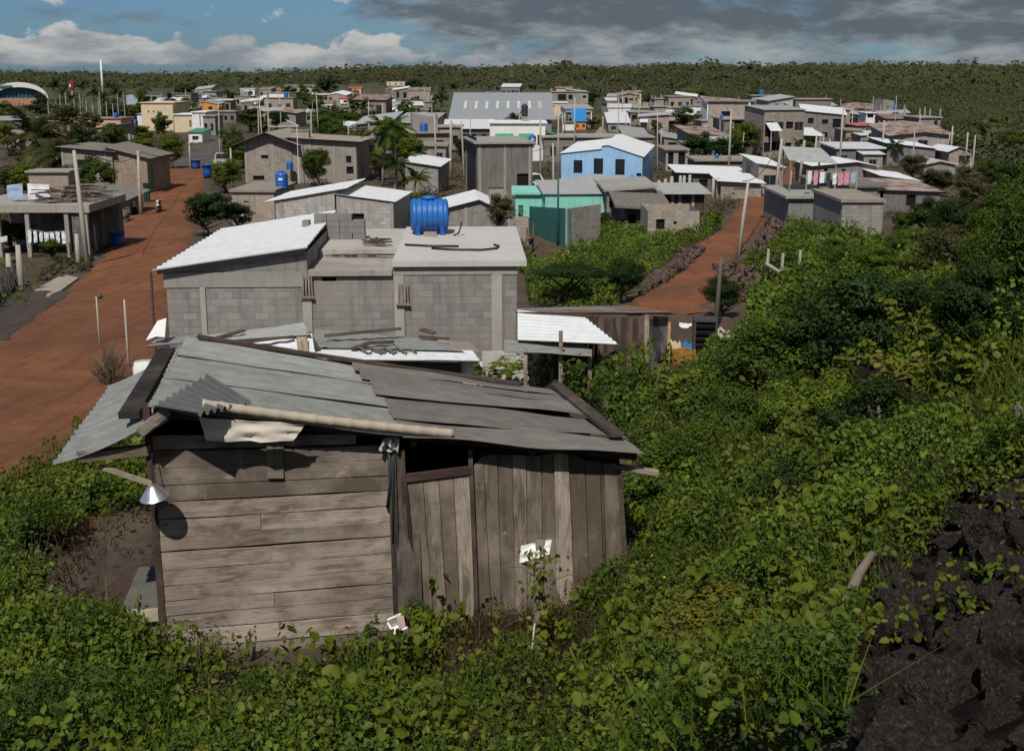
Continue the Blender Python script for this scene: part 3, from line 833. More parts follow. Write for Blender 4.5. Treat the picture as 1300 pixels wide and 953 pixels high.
H(17, 'low shack with a slanting brown roof in front of the tan house on the left', 104, 156, 246, 276, 5, shape='R', rise=.26, wall=BR, roofm=FIBRE, roof='metal', along='u', ov=.5, bdz=.2, wins=[(.42, .15, .68, .7, 'open')], t=.08)
# --- between the two roads, far
H(20, 'white two storey tower house above the trees at the end of the gravel road', 306, 324, 113, 133, 8, wall=WHITE, roofm=WHITE, wins=[(.25, .62, .5, .85, 'open'), (.6, .62, .85, .85, 'open'), (.25, .1, .65, .4, 'open')])
H(21, 'house with a bright orange tiled roof right of the white tower house', 329, 341, 117, 130, 7, wall=BR, roofm=ORANR, roof='metal', bdz=1.6, win=1)
H(22, 'second small house with an orange roof among dark trees', 345, 356, 117, 129, 7, wall=CREAM, roofm=ORANR, roof='metal', bdz=1.6, win=1)
H(23, 'wide grey house with cream porch below the forest left of the middle', 360, 398, 111, 119, 10, wall=CREAM, roofm=FIBRE, roof='metal', bdz=1.5, win=4)
H(24, 'small grey house with dark open front behind the large tan house', 365, 384, 140, 152, 6, wall=BR, roofm=SLABT, win=2, ws='open')
H(25, 'low pale house with white roof edge behind the dark trees', 384, 404, 143, 156, 7, wall=BLOCK, roofm=MWHITE, roof='metal', bdz=.5, win=1)
H(26, 'white house with a red roof line and curved parapet left of the long grey building', 432, 454, 125, 143, 8, shape='R', rise=.1, wall=WHITE, roofm=PINKR, bdz=.2, wins=[(.2, .7, .42, .85, 'open')])
H(27, 'cream house with arched openings, attached right of the white house', 453, 467, 127, 142, 8, wall=CREAM, roofm=SLABT, win=3, ws='open')
H(28, 'pink house with red roof just above the white curved house', 443, 459, 112, 121, 8, wall=PINK, roofm=ORANR, roof='metal', bdz=.6, win=2)
H(29, 'white villa on the low rise far off below the dark ridge', 491, 514, 104, 109, 9, wall=CREAM, roofm=WHITE, win=3)
H(30, 'grey hip roofed house below the white villa', 489, 508, 112, 119, 9, shape='G', rise=.3, wall=CONCD, roofm=M('metal', (.25, .24, .25), .7), roof='metal', bdz=.8)
H(31, 'long flat grey building left of the big warehouse', 470, 549, 130, 147, 9, wall=BLOCK, roofm=SLABT, win=9)
H(32, 'unfinished grey house with olive floor slab left of the big warehouse', 505, 530, 138, 160, 8, wall=BLOCKD, roofm=M('concrete', (.2, .2, .1), .9), win=4, ws='open')
H(33, 'small white and pink house with blue sheet near the warehouse', 526, 540, 144, 158, 5, wall=WHITE, roofm=MWHITE, win=2)
H(34, 'small white cabin far off between palms, left of the warehouse', 542, 551, 121, 128, 5, wall=WHITE, roofm=SLABT, win=1)
H(35, 'low reddish house far off between palms, left of the warehouse', 553, 565, 121, 128, 5, wall=PINK, roofm=FIBRE, win=1)
H(36, 'house with rusty upper wall beside the left gable of the warehouse', 530, 585, 162, 190, 7, wall=BR, roofm=CONC, win=4)
H(37, 'brown flat roofed house between the palms and the dark raw concrete house', 526, 566, 186, 208, 7, wall=BLOCK, roofm=SLABT, win=2)
H(38, 'small block house with sloping white roof in front of the palms', 515, 557, 205, 244, 5, yaw=R(-8), shape='R', rise=.15, wall=BLOCK, roofm=MWHITE, roof='metal', along='u', bdz=.3, wins=[(.16, .5, .4, .68, 'open')])
# big warehouse
H(40, 'big warehouse with a ribbed grey metal roof and pale skylight strips', 574, 700, 151, 178, 20, wall=M('metal', (.24, .24, .25), .7), roofm=M('metal', (.30, .315, .33), .55, 0, .35), roof='metal', bdz=3.9, ov=.6, rib=.8)
wo = HO[40]
pw, ww, dw, hw = HREC[40]
for k in range(8):
    m = MB(); x = ww * (.10 + k * .112); f = lambda v: hw + 3.9 * v / 20 + .13
    m.slab([(x, 7, f(7)), (x + .5, 7, f(7)), (x + .5, 13, f(13)), (x, 13, f(13))], (0, -.2, 1), .05); m.build('skylight', M('plaster', (.58, .58, .56), .6, 0, .3), wo)
H(41, 'upper white roofed wing along the front of the warehouse', 572, 664, 153, 176, 7, shape='flat', wall=M('plaster', (.30, .29, .28), .9), roofm=MWHITE, roof='metal', bdz=1.3, ov=.4, win=5)
H(42, 'lower white roofed porch wing in front of the warehouse', 566, 624, 163, 184, 5, wall=M('plaster', (.12, .12, .12), .9), roofm=MWHITE, roof='metal', bdz=1.1, ov=.4, win=4, ws='open')
H(43, 'white house with green awnings in front of the warehouse', 622, 692, 157, 205, 8, wall=WHITE, roofm=WHITE, wins=[(.12, .45, .40, .66, 'open'), (.55, .42, .74, .60, 'open'), (.86, .42, .93, .7, 'glass', PINKR)])
wh = HO[43]
p4, w4, d4, h4 = HREC[43]
for a, b in ((.1, .42), (.52, .78)):
    m = MB(); m.slab([(w4 * a, -.9, h4 * .62), (w4 * b, -.9, h4 * .62), (w4 * b, -.005, h4 * .74), (w4 * a, -.005, h4 * .74)], (0, -.3, 1), .05); m.build('awning', GREENR, wh)
m = MB(); m.slab([(w4 + .01, .5, h4 * .78), (w4 + 2.2, .5, h4 * .66), (w4 + 2.2, 5, h4 * .66), (w4 + .01, 5, h4 * .78)], (.3, 0, 1), .06); m.build('awning', GREENR, wh)
H(44, 'raw dark concrete two storey house with columns and black tarp side', 606, 676, 183, 262, 9, yaw=R(8), wall=M('concrete', (.20, .18, .165), .95, 0, .6), roofm=CONC, win=0, wins=[(.72, .02, .98, .52, 'open'), (.2, .02, .55, .3, 'door', BLOCKT)], cols=[.05, .5, .95], lside=[(.3, .3, 8, 5.4, 'door')], winm=M('cloth', (.015, .015, .017), .7))
# right half, far
H(50, 'cream box house behind the right end of the warehouse', 697, 720, 131, 152, 8, wall=CREAM, roofm=WHITE, wins=[(.15, .75, .3, .85, 'open')])
H(51, 'large raw grey house with open upper floor against the forest', 700, 737, 117, 145, 10, wall=BLOCK, roofm=CONC, wins=[(.22, .62, .5, .9, 'open'), (.58, .66, .72, .88, 'open')], stubs=.8)
H(52, 'orange walled house under a bright blue tarp roof', 728, 744, 154, 165, 7, wall=ORANGE, roofm=BLUER, roof='metal', bdz=2.2, win=2)
H(53, 'low white wall house left of the blue tarp roof', 715, 729, 156, 166, 5, wall=WHITE, roofm=CONCD)
H(54, 'house with white roof and green balcony below the forest', 770, 795, 128, 139, 7, wall=BLOCK, roofm=MWHITE, roof='metal', bdz=.8, win=4, ws='open')
H(55, 'low house with a pink red roof below the green balcony', 773, 788, 138, 148, 6, wall=BLOCK, roofm=PINKR, roof='metal', bdz=1.2)
H(56, 'dark open fronted block house right of the green balcony house', 794, 810, 123, 139, 6, wall=BLOCK, roofm=SLABT, win=2, ws='open')
H(57, 'wide grey block house with a white barred band of windows', 800, 832, 143, 164, 8, wall=BLOCK, roofm=CONC, wins=[(.05, .6, .95, .85, 'open')])
H(58, 'grey block house with bare columns beside the barred band house', 830, 846, 136, 160, 8, wall=BLOCKT, roofm=CONC, win=2, stubs=1.)
H(59, 'tall pinkish grey three storey block standing against the forest', 848, 876, 123, 150, 9, wall=BLOCKT, roofm=CONC, win=3)
H(60, 'grey annex with ragged top left of the tall three storey block', 831, 848, 126, 148, 8, wall=BLOCK, roofm=CONC, win=2, ws='open', stubs=.7)
H(61, 'small house with a crumpled white roof right of the thatched hut', 772, 799, 156, 168, 7, wall=BLOCK, roofm=MWHITE, roof='metal', bdz=1.6, win=2)
H(62, 'long block wall house with two dark windows behind the blue house', 690, 828, 175, 206, 8, wall=M('block', (.24, .22, .21), .95), roofm=CONC, win=7)
H(63, 'dark house with two stepped pale roof sheets right of the thatched hut', 791, 822, 170, 190, 7, shape='R', rise=.15, wall=DK, roofm=MGREY, roof='metal', bdz=.8, win=2, ws='open')
H(64, 'low house with tilted pale roof left of the big leafy tree', 843, 864, 174, 190, 7, shape='R', rise=.2, wall=BLOCK, roofm=MGREY, roof='metal', bdz=.5, win=1)
H(65, 'long grey house with railing of stacked blocks at the forest edge', 868, 922, 136, 150, 10, wall=BLOCK, roofm=CONC, win=7)
H(66, 'wide grey house with white chairs on its roof slab, centre right', 948, 978, 153, 190, 10, wall=M('block', (.25, .235, .225), .95), roofm=CONC, wins=[(.45, .35, .72, .44, 'open')])
H(67, 'left wing of the wide grey house with a dark roof terrace', 918, 950, 152, 190, 9, wall=M('block', (.23, .215, .205), .95), roofm=CONC, wins=[(.3, .45, .5, .56, 'open'), (.4, .7, .95, .95, 'open')])
H(68, 'cream house with balcony on the right side of the wide grey house', 976, 994, 150, 180, 8, wall=CREAM, roofm=WHITE, win=2, ws='open')
H(69, 'grey house with a rusty pink sloping roof and two doors', 878, 914, 168, 191, 7, shape='R', rise=.14, wall=BR, roofm=M('metal', (.55, .38, .32), .8), roof='metal', along='u', bdz=.5, wins=[(.2, .25, .36, .72, 'door', WOODD), (.5, .25, .64, .72, 'door', WOODD)])
H(70, 'grey porch house with flat white edged roof above the block columns', 901, 930, 181, 205, 6, wall=M('plaster', (.26, .275, .27), .9), roofm=MWHITE, bdz=.2, win=2, ws='open')
H(71, 'open concrete frame with dark bays right of the blue house', 845, 872, 191, 217, 7, wall=CONC, roofm=SLABT, wins=[(.1, .05, .35, .9, 'open'), (.58, .05, .9, .9, 'open')])
H(72, 'grey block house between the open frame and the porch house', 872, 902, 184, 208, 6, wall=BLOCK, roofm=CONC, win=2)
H(73, 'flat roof covered with stored boards behind the long white roof', 884, 962, 205, 230, 6, wall=M('block', (.2, .17, .15), .95), roofm=SLABT, win=3)
H(74, 'long low house with a bright white roof left of the upper red road', 862, 946, 219, 243, 5, shape='R', rise=.12, wall=M('block', (.17, .17, .16), .95), roofm=MWHITE, roof='metal', along='u', bdz=.25, win=4, ws='open', ov=.4)
H(75, 'low house with narrow white porch roof and grey gate, left of the upper red road', 915, 966, 230, 253, 5, shape='R', rise=.12, wall=BLOCK, roofm=MWHITE, roof='metal', along='u', bdz=.3, wins=[(.3, .05, .72, .6, 'door', BLOCKT)], ov=.35)
H(76, 'grey house with small white roof at the top of the right red road', 962, 993, 208, 248, 7, shape='R', rise=.12, wall=BLOCKT, roofm=MWHITE, roof='metal', along='u', bdz=.3, win=1)
H(77, 'brown board shed with bent grey metal roof below the blue house', 846, 893, 246, 281, 5, shape='flat', wall=WOODR, roofm=MGREY, roof='metal', along='u', bdz=.2, ov=.5, cols=[.15, .35, .7])
H(78, 'unfinished low block wall house with a white arch in the green plot', 822, 887, 268, 302, 4, wall=BLOCKT, roof='none', wins=[(.16, .3, .33, .7, 'open'), (.5, .5, .56, .62, 'open')], cols=[.9])
H(79, 'low shed with a brown slab roof and dark porch behind the green plot', 793, 838, 262, 292, 5, shape='R', rise=.08, wall=M('concrete', (.12, .11, .10), .95), roofm=FIBRE, roof='slab', ov=.7, bdz=.4, win=2, ws='open')
H(80, 'grey concrete store with small holes joined to the turquoise house', 770, 828, 243, 285, 7, shape='R', rise=-.1, wall=M('block', (.28, .24, .215), .95), roofm=CONC, wins=[(.05, .5, .12, .72, 'open'), (.3, .45, .4, .65, 'open')])
# right side
H(90, 'two storey block house with white porch beside the far right road', 1001, 1014, 138, 160, 7, wall=BLOCK, roofm=CONC, win=2, ws='open')
H(91, 'pinkish two storey block house with open gallery against the forest', 996, 1011, 139, 156, 7, wall=BLOCKT, roofm=SLABT, win=2, ws='open')
H(92, 'long tin roofed house with blue drums on the right of the forked poles', 992, 1042, 168, 187, 7, shape='R', rise=.15, wall=BLOCK, roofm=MWHITE, roof='metal', along='u', bdz=.6, win=4, ws='open')
H(93, 'grey upper box house on the rise left of the white stair tower', 1051, 1078, 140, 165, 8, wall=BLOCK, roofm=CONC, win=2)
H(94, 'house with a slender white stair tower at the forest edge', 1086, 1118, 160, 178, 8, wall=BR, roofm=PINKR, win=3, ws='open')
H(95, 'white stair tower with open top storey', 1098, 1109, 144, 172, 4, wall=WHITE, roofm=WHITE, wins=[(.15, .8, .85, .96, 'open')], name='stair_tower', cat='tower')
H(96, 'cream fronted house with red doors below the white stair tower', 1073, 1094, 166, 188, 6, wall=M('block', (.38, .32, .25), .95), roofm=SLABT, wins=[(.25, .3, .5, .75, 'door', PINKR), (.6, .3, .8, .75, 'open')])
H(97, 'wide grey house with white roof edge and red brown lower wall', 1092, 1122, 172, 190, 7, wall=BLOCK, roofm=MWHITE, roof='metal', bdz=.3, win=2)
H(98, 'grey house with double white roof slabs behind the white gabled house', 1061, 1120, 189, 212, 7, wall=DK, roofm=MWHITE, bdz=.2, win=3)
H(99, 'small white roofed hut in front of the double slab house', 1096, 1120, 196, 214, 5, wall=BLOCK, roofm=MWHITE, roof='metal', bdz=.4, win=1)
H(100, 'long grey house with low white gable trim right of the red road', 1033, 1111, 206, 240, 7, shape='GR', rise=.14, wall=M('block', (.25, .24, .23), .95), roofm=MWHITE, roof='metal', along='u', ov=.3, wins=[(.15, .66, .21, .75, 'open'), (.44, .66, .5, .75, 'open'), (.78, .64, .86, .73, 'open')])
H(101, 'two storey timber house with orange balcony at the far right forest edge', 1164, 1192, 150, 182, 7, wall=BR, roofm=CONC, wins=[(.2, .42, .8, .62, 'door', ORANGE), (.72, .72, .86, .9, 'open')], stubs=1.2)
H(102, 'grey house with dark doorway below the timber house with orange balcony', 1174, 1207, 170, 196, 7, wall=BLOCK, roofm=CONC, wins=[(.32, .3, .66, .75, 'open')])
H(103, 'long grey house with a thin white sloping roof near the leafless poles', 1125, 1186, 182, 210, 7, shape='R', rise=.24, wall=M('block', (.245, .23, .23), .95), roofm=MWHITE, roof='metal', along='u', bdz=.3)
H(104, 'tin roofed house with blue barrel and white roof sheets behind the long grey house', 1122, 1162, 176, 195, 7, shape='flat', wall=BLOCK, roofm=MWHITE, roof='metal', bdz=.5, win=3)
H(105, 'small house with white gabled roof at the far right below the forest', 1204, 1236, 187, 212, 6, shape='GL', rise=.2, wall=BLOCKT, roofm=MWHITE, roof='metal', along='u', win=1)
H(106, 'little grey hut with pale gable among bushes on the right', 1172, 1212, 205, 222, 6, shape='G', rise=.25, wall=BLOCK, roofm=M('concrete', (.5, .45, .38), .9))
H(107, 'long house under a bright white roof sheet right of the white gabled house', 1120, 1165, 224, 247, 6, shape='R', rise=.25, wall=BR, roofm=MWHITE, roof='metal', along='u', bdz=.2, win=2, ws='open')
H(108, 'low grey house with a rusty and grey tin roof and dark window, far right', 1116, 1192, 241, 268, 6, shape='R', rise=.1, wall=M('block', (.19, .185, .18), .95), roofm=MRUST, roof='metal', along='u', bdz=.3, wins=[(.44, .25, .6, .75, 'open')])
H(109, 'upper block box house with a raw slab behind the laundry terrace', 1080, 1120, 238, 268, 6, wall=M('block', (.27, .255, .245), .95), roofm=CONCD)
H(110, 'plain grey block box with pale slab edge right of the laundry terrace', 1067, 1119, 257, 300, 6, wall=M('block', (.30, .285, .27), .95), roofm=SLABT, ov=.12)
H(111, 'grey block house carrying the laundry terrace', 1000, 1063, 252, 288, 7, wall=M('block', (.27, .27, .265), .95), roofm=CONC, wins=[(.6, .08, .74, .95, 'open')])
H(112, 'grey low block house behind the laundry terrace on the right', 1036, 1082, 232, 256, 5, wall=BLOCK, roofm=CONCD)
# --- near middle
H(120, 'large tan gabled house with maroon entrance, right of the left red road', 312, 372, 168, 232, 9, yaw=R(-2), shape='G', rise=.18, wall=M('block', (.35, .31, .275), .95), roofm=M('metal', (.27, .24, .2), .9), roof='metal', along='u', ov=.9, wins=[(.35, .48, .5, .55, 'open'), (.16, .05, .4, .14, 'open')], lside=[(.5, .2, 2, 4.2, 'door'), (3, .2, 4.4, 4.2, 'door')], winm=M('plaster', (.10, .02, .03), .8), cols=[.03, .6])
H(121, 'right wing of the large tan house with a red curtained window', 370, 454, 175, 232, 8, yaw=R(-2), shape='R', rise=.08, wall=M('block', (.36, .325, .295), .95), roofm=M('metal', (.27, .24, .2), .9), roof='metal', along='u', ov=.5, wins=[(.38, .52, .55, .72, 'glass', M('plaster', (.32, .04, .07), .8)), (.84, .45, .92, .6, 'open'), (.84, .2, .95, .36, 'open')], cols=[.02, .3, .66, .97])
H(122, 'flat roofed tan block house carrying the small blue tank', 296, 350, 244, 288, 6, yaw=R(-3), wall=BLOCKT, roofm=SLABT, ov=.15, wins=[(.28, .3, .4, .75, 'door', BLOCKT)])
H(123, 'pale brick house with two tilted white roofs behind the large grey house', 352, 427, 242, 317, 7, yaw=R(-1), shape='L', rise=.17, wall=M('block', (.44, .425, .41), .95), roofm=MWHITE, roof='metal', along='u', ov=.7, bdz=-.1, ovf=.15, wins=[(.54, .52, .75, .62, 'open')], cols=[.1])
H(124, 'right half of the pale brick house with its lower white roof', 429, 501, 247, 317, 7, yaw=R(-3), shape='R', rise=.13, wall=M('block', (.43, .415, .40), .95), roofm=MWHITE, roof='metal', along='u', ov=.12, bdz=-.1, wins=[(.27, .55, .48, .66, 'open')], cols=[.02, .97])
H(125, 'grey block house with a white gabled roof left of the teal walled lot', 566, 630, 254, 307, 6, yaw=R(4), shape='GR', rise=.2, wall=M('block', (.30, .285, .265), .95), roofm=MWHITE, roof='metal', along='u', ov=.25, wins=[(.0, .62, .08, .85, 'open')], cols=[.4])
H(126, 'low block wall with a red pot, joined right of the white gabled house', 630, 671, 278, 312, 1.2, wall=BLOCKT, roof='none', name='block_wall', cat='wall')
H(130, 'turquoise house with a pale flat roof below the blue house', 692, 768, 247, 285, 8, yaw=R(3), wall=TURQ, roofm=MGREY, roof='metal', along='u', bdz=.25, ov=.15)
H(131, 'stepped turquoise parapet wall with a small white canopy', 654, 695, 247, 281, 5, wall=TURQ, roofm=TURQ, wins=[(.1, .1, .25, .6, 'door', TEAL)])
H(132, 'two storey light blue house with a white sloping roof and barred dark windows', 712, 812, 184, 252, 8, yaw=R(-13), wall=BLUEW, pf=[(0, .84), (.5, .93), (.505, .99), (.58, 1.0), (1, .80)], roofm=MWHITE, roof='metal', along='u', ov=.12, bdz=.5,
  wins=[(.155, .48, .265, .72, 'glass', DARK), (.405, .47, .52, .76, 'glass', DARK), (.67, .46, .785, .75, 'glass', DARK), (.93, .44, .99, .5, 'glass', DARK)], side=[(1.2, 3.0, 1.8, 3.6), (3.6, 3.1, 4.2, 3.7)], winm=DARK)
# ------------------------------------------------------------------ the large grey block house, local frame at its front left corner
GP = at(210, 345, 33.0); GP.z = h(GP.x, GP.y); gy = R(2)
gh = empty('block_house', GP, gy, 'large grey block house right behind the shack, white shed roof on its left end', 'house', None)
GI = (Matrix.Translation(GP) @ Matrix.Rotation(gy, 4, 'Z')).inverted()
def gl(px, py, v=0.0):
    """local point of the grey house on the vertical plane v metres behind its front"""
    d = ray(px, py); n = Vector((math.sin(gy), -math.cos(gy), 0)); o = Vector((0, 0, CZ)); c = GP - n * v
    t = (c - o).dot(n) / d.dot(n); return GI @ (o + d * t)
zA0, zA1 = gl(200, 342).z, gl(388, 320).z; zB, zC = gl(450, 349).z, gl(580, 337).z
uA, uB, uC = gl(390, 345).x, gl(503, 345).x, gl(656, 345).x
gw = MB()
panel(gw, (0, 0, 0), (1, 0, 0), uA, [(0, zA0), (uA, zA1)])
vh = gl(417, 352); v0 = gl(409, 357)
panel(gw, (uA, 0, 0), (1, 0, 0), uB - uA, [(0, zB), (uB - uA, zB)], [(gl(409, 356).x - uA, v0.z, gl(427, 356).x - uA, vh.z)])
panel(gw, (uB, 0, 0), (1, 0, 0), uC - uB, [(0, zC), (uC - uB, zC)])
panel(gw, (uC, 0, 0), (0, 1, 0), 7.6, [(0, zC), (7.6, zC)], [(3, 1.0, 4.4, 2.1)])
panel(gw, (uC, 7.6, 0), (-1, 0, 0), uC, [(0, zC), (uC - uA - .01, zC), (uC - uA, zA1), (uC, zA0)])
panel(gw, (0, 7.6, 0), (0, -1, 0), 7.6, [(0, zA0), (7.6, zA0)])
panel(gw, (uA, 0, 0), (0, 1, 0), 7.6, [(0, zA1), (7.6, zA1)])
for x0, y0, x1, y1 in ((0, 0, uC, 0), (uC, 0, uC, 7.6), (uC, 7.6, 0, 7.6), (0, 7.6, 0, 0)): gw.poly([(x0, y0, -1.2), (x1, y1, -1.2), (x1, y1, 0), (x0, y0, 0)])
gw.build('wall', M('block', (.285, .275, .26), .95), gh)
window_part(gh, (uA, 0, 0), (1, 0, 0), (gl(409, 356).x - uA, v0.z, gl(427, 356).x - uA, vh.z), 'open', None)
def cslab(x0, x1, y0, y1, z, t, mat=None):
    m = MB(); m.slab([(x0, y0, z), (x1, y0, z), (x1, y1, z), (x0, y1, z)], (0, 0, 1), t); m.build('roof_slab', mat or M('concrete', (.50, .48, .45), .9, 0, .22), gh)
cslab(uA + .03, uB - .12, -.12, 2.6, zB + .14, .15, M('concrete', (.36, .33, .29), .92, 0, .55))
cslab(uA + .03, uB - .12, 2.62, 7.7, zC + .10, .4, M('concrete', (.44, .41, .37), .92, 0, .35))
cslab(uB - .1, uC + .28, -.14, 7.8, zC + .15, .16)
ub = MB()   # tie beam under the white roof
ub.slab([(-.06, -.03, zA0 - .52), (uA - .14, -.03, zA0 - .52), (uA - .14, -.03, zA0 - .10), (-.06, -.03, zA0 - .10)], (0, -1, 0), .12)
ub.build('tie_beam', M('concrete', (.30, .28, .26), .95), gh)
ub = MB(); ub.slab([(uB - .1, -.02, zC - .26), (uC + .02, -.02, zC - .26), (uC + .02, -.02, zC - .02), (uB - .1, -.02, zC - .02)], (0, -1, 0), .1); ub.build('tie_beam', CONC, gh)
for px, z1, wd in ((258, zA0 - .52, .15), (390, zB - .62, .26), (507, zC - .27, .28), (631, zC - .27, .3)):
    c = MB(); x = gl(px, 380).x; c.box((x, -.012, z1 / 2 - .3), (wd, .08, z1 + .6)); c.build('column', M('concrete', (.40, .37, .33), .92), gh)
# unfinished box form on the column heads
for px, z0, z1 in ((391, zB - .62, zB - .02), (512, zC - 1.1, zC - .5)):
    c = MB(); x = gl(px, 380).x
    for dx in (-.12, -.03, .06, .14): c.bar((x + dx, -.09, z0), (x + dx * .9, -.09, z1), .045, .04, (0, 1, 0))
    c.bar((x - .2, -.11, z0), (x + .2, -.11, z0), .07, .05); c.build('column_form', WOOD, gh)
rf = MB()
q = [Vector((-.28, -.3, zA0 + .02)), Vector((uA + .02, -.3, zA1 + .16)), Vector((uA - .05, 8.1, zA1 + .28)), Vector((-.1, 8.1, zA0 + .12))]
rf.sheet(q[0], q[1], q[2], q[3], 16, .03, 6, .03, 0, 3, .015, True)
rf.build('roof', M('metal', (.60, .61, .63), .45, 0, .22), gh)
fa = MB(); fa.slab([(-.2, -.16, zA0 - .12), (uA, -.16, zA1 - .02), (uA, -.16, zA1 + .12), (-.2, -.16, zA0 - .02)], (0, -1, 0), .05); fa.build('fascia', M('metal', (.16, .18, .17), .6), gh)
po = MB(); x = gl(196, 400).x; po.tube([(x, -.15, -1), (x + .02, -.15, zA0 - .05)], .035, 6); po.build('downpipe', M('metal', (.08, .07, .06), .7), gh)
GW = lambda p: GI.inverted() @ Vector(p)
# things on its roof
tk = gl(545, 298, 5.6); r_ = .56; Lh = .62
wt = empty('water_tank', GW((tk.x, 5.9, zC + .152)), gy + R(4), 'big ribbed blue tank lying on its side on the grey house roof', 'water tank')
pr = [(.05, -Lh), (r_ * .8, -Lh), (r_ * .97, -Lh + .06)]
for k in range(6):
    z = -Lh + .1 + k * (2 * Lh - .2) / 6; s = (2 * Lh - .2) / 6; pr += [(r_, z + .02), (r_, z + s * .45), (r_ * .94, z + s * .6), (r_ * .94, z + s * .85)]
pr += [(r_ * .97, Lh - .06), (r_ * .8, Lh), (.05, Lh)]
MB().lathe(pr, (0, 0, r_ + .06), 28, 'X').build('body', M('plastic', (.018, .13, .44), .45), wt, True)
MB().lathe([(.24, 0), (.24, .07), (.2, .1), (.02, .11)], (0, 0, 2 * r_ + .03), 20).build('lid', M('plastic', (.018, .13, .44), .45), wt, True)
f = MB()
for x in (-.4, .4): f.slab([(x - .07, -.4, .0), (x + .07, -.4, .0), (x + .05, -.5, .55), (x - .05, -.5, .55)], (0, -1, 0), .2); f.box((x, 0, .05), (.16, .9, .1))
f.build('foot', M('plastic', (.012, .10, .42), .4), wt)
m = MB(); m.box((0, 0, .07), (.42, .2, .14)); m.build('concrete_block', BLOCKT, None, label='single concrete block wedged in front of the lying blue tank', cat='block').location = GW((tk.x + .05, 5.2, zC + .155))
bs_ = empty('block_stack', GW((gl(432, 305, 5).x, 5.0, zC + .102)), gy, 'stack of grey concrete blocks on the grey house roof', 'block stack')
m = MB(); r = random.Random(5)
for z in range(4):
    for x in range(4 if z < 3 else 3):
        for y in range(2):
            m.tint(r.random()); m.box((-.62 + x * .41 + r.uniform(-.01, .01), y * .21, .1 + z * .205), (.395, .195, .198), r.uniform(-.02, .02))
for z in range(3): m.box((-1.08, .05, .1 + z * .205), (.22, .4, .198), r.uniform(-.05, .05))
m.build('blocks', M('concrete', (.22, .215, .205), .95), bs_)
def hose(label, pts, r, mat, name='hose'):
    m = MB(); m.tube([GW(p) for p in pts], r, 6)
    return m.build(name, mat, None, True, label, name)
zc = zC + .19
c0 = gl(560, 322, 2.0)
hose('black hose bent in a long hook across the grey house roof', [(gl(548, 322, 2).x, 2.2, zc), (gl(575, 325, 2).x, 1.9, zc), (gl(612, 325, 2).x, 1.8, zc), (gl(630, 322, 2).x, 2.1, zc), (gl(634, 318, 2).x, 2.6, zc), (gl(628, 316, 2).x, 2.9, zc)], .035, TANKD)
hose('straight black pipe lying left of the hooked hose on the roof', [(gl(512, 318, 2).x, 3.0, zc), (gl(545, 320, 2).x, 2.7, zc), (gl(582, 322, 2).x, 2.6, zc)], .035, TANKD, 'pipe')
hose('curled black hose end beside the lying blue tank on the roof', [(gl(576, 300, 5).x, 5.2, zc), (gl(582, 300, 5).x, 5.3, zc + .05), (gl(585, 298, 5).x, 5.3, zc + .25), (gl(586, 293, 5).x, 5.4, zc + .4)], .03, TANKD)
m = MB(); r = random.Random(9)
for k in range(9): m.bar(GW((gl(455, 310, 3).x + r.uniform(0, .5), 3.6 + r.uniform(-.3, .3), zc + r.uniform(0, .12))), GW((gl(485, 310, 3).x + r.uniform(-.3, .4), 3.6 + r.uniform(-.5, .5), zc + r.uniform(0, .15))), .05, .04)
m.build('scrap_pile', WOODD, None, label='small pile of dark scrap wood beside the block stack on the roof', cat='scrap pile')
m = MB()
for k in range(7): m.bar(GW((uA + .2 + k * .2, 2.5 + .1 * (k % 3), zB + .2)), GW((uA + 1.2 + k * .22, 2.2 + .15 * (k % 2), zB + .24)), .05, .03)
m.build('scrap_pile', WOODD, None, label='thin row of sticks lying along the step of the grey house roof', cat='scrap pile')

# ------------------------------------------------------------------ lean-to with patched tin roof in front of the grey house
lp = at(300, 470, 29.5); lp.z = h(lp.x, lp.y)
lt = empty('lean_to', lp, 0, 'low lean-to with a patched tin roof held down by planks, along the grey house', 'lean-to', None)
LI = Matrix.Translation(lp).inverted()
def sh(name, cs, mat, ribs, par=lt, inv=None, **k):
    m = MB(); P4 = [at(*c) for c in cs]; m.sheet(*P4, ribs, **k); return m.build(name, mat, par, False, inv=inv or LI)
# each sheet: front left, front right, back right, back left  (px, py, depth)
sh('roof_sheet', [(185, 441, 31.0), (245, 434, 31.0), (250, 425, 32.6), (196, 432, 32.6)], M('metal', (.24, .25, .25), .6, .1, .6), 4, amp=.02, seed=1, wob=.03)
sh('roof_sheet', [(236, 436, 30.6), (395, 425, 30.6), (385, 411, 32.7), (262, 426, 32.7)], MGREY, 9, amp=.02, seed=2, wob=.03)
sh('roof_sheet', [(262, 444, 30.2), (400, 449, 29.9), (396, 424, 30.9), (300, 430, 30.9)], M('metal', (.62, .63, .64), .5, 0, .35), 8, amp=.02, seed=3, wob=.02)
sh('roof_sheet', [(392, 440, 30.4), (590, 446, 30.0), (545, 431, 31.6), (400, 418, 32.7)], MOLD, 9, amp=.012, seed=4, wob=.03)
sh('roof_sheet', [(396, 457, 29.6), (610, 459, 29.3), (600, 446, 30.2), (398, 443, 30.5)], M('metal', (.55, .56, .57), .5, 0, .4), 7, amp=.03, seed=5, wob=.015)
sh('roof_sheet', [(470, 438, 31), (612, 447, 30.4), (596, 434, 32), (500, 428, 32.5)], M('metal', (.26, .22, .19), .8, 0, .5), 5, amp=.015, seed=6, wob=.02)
m = MB(); F_ = at(600, 461, 29.6)
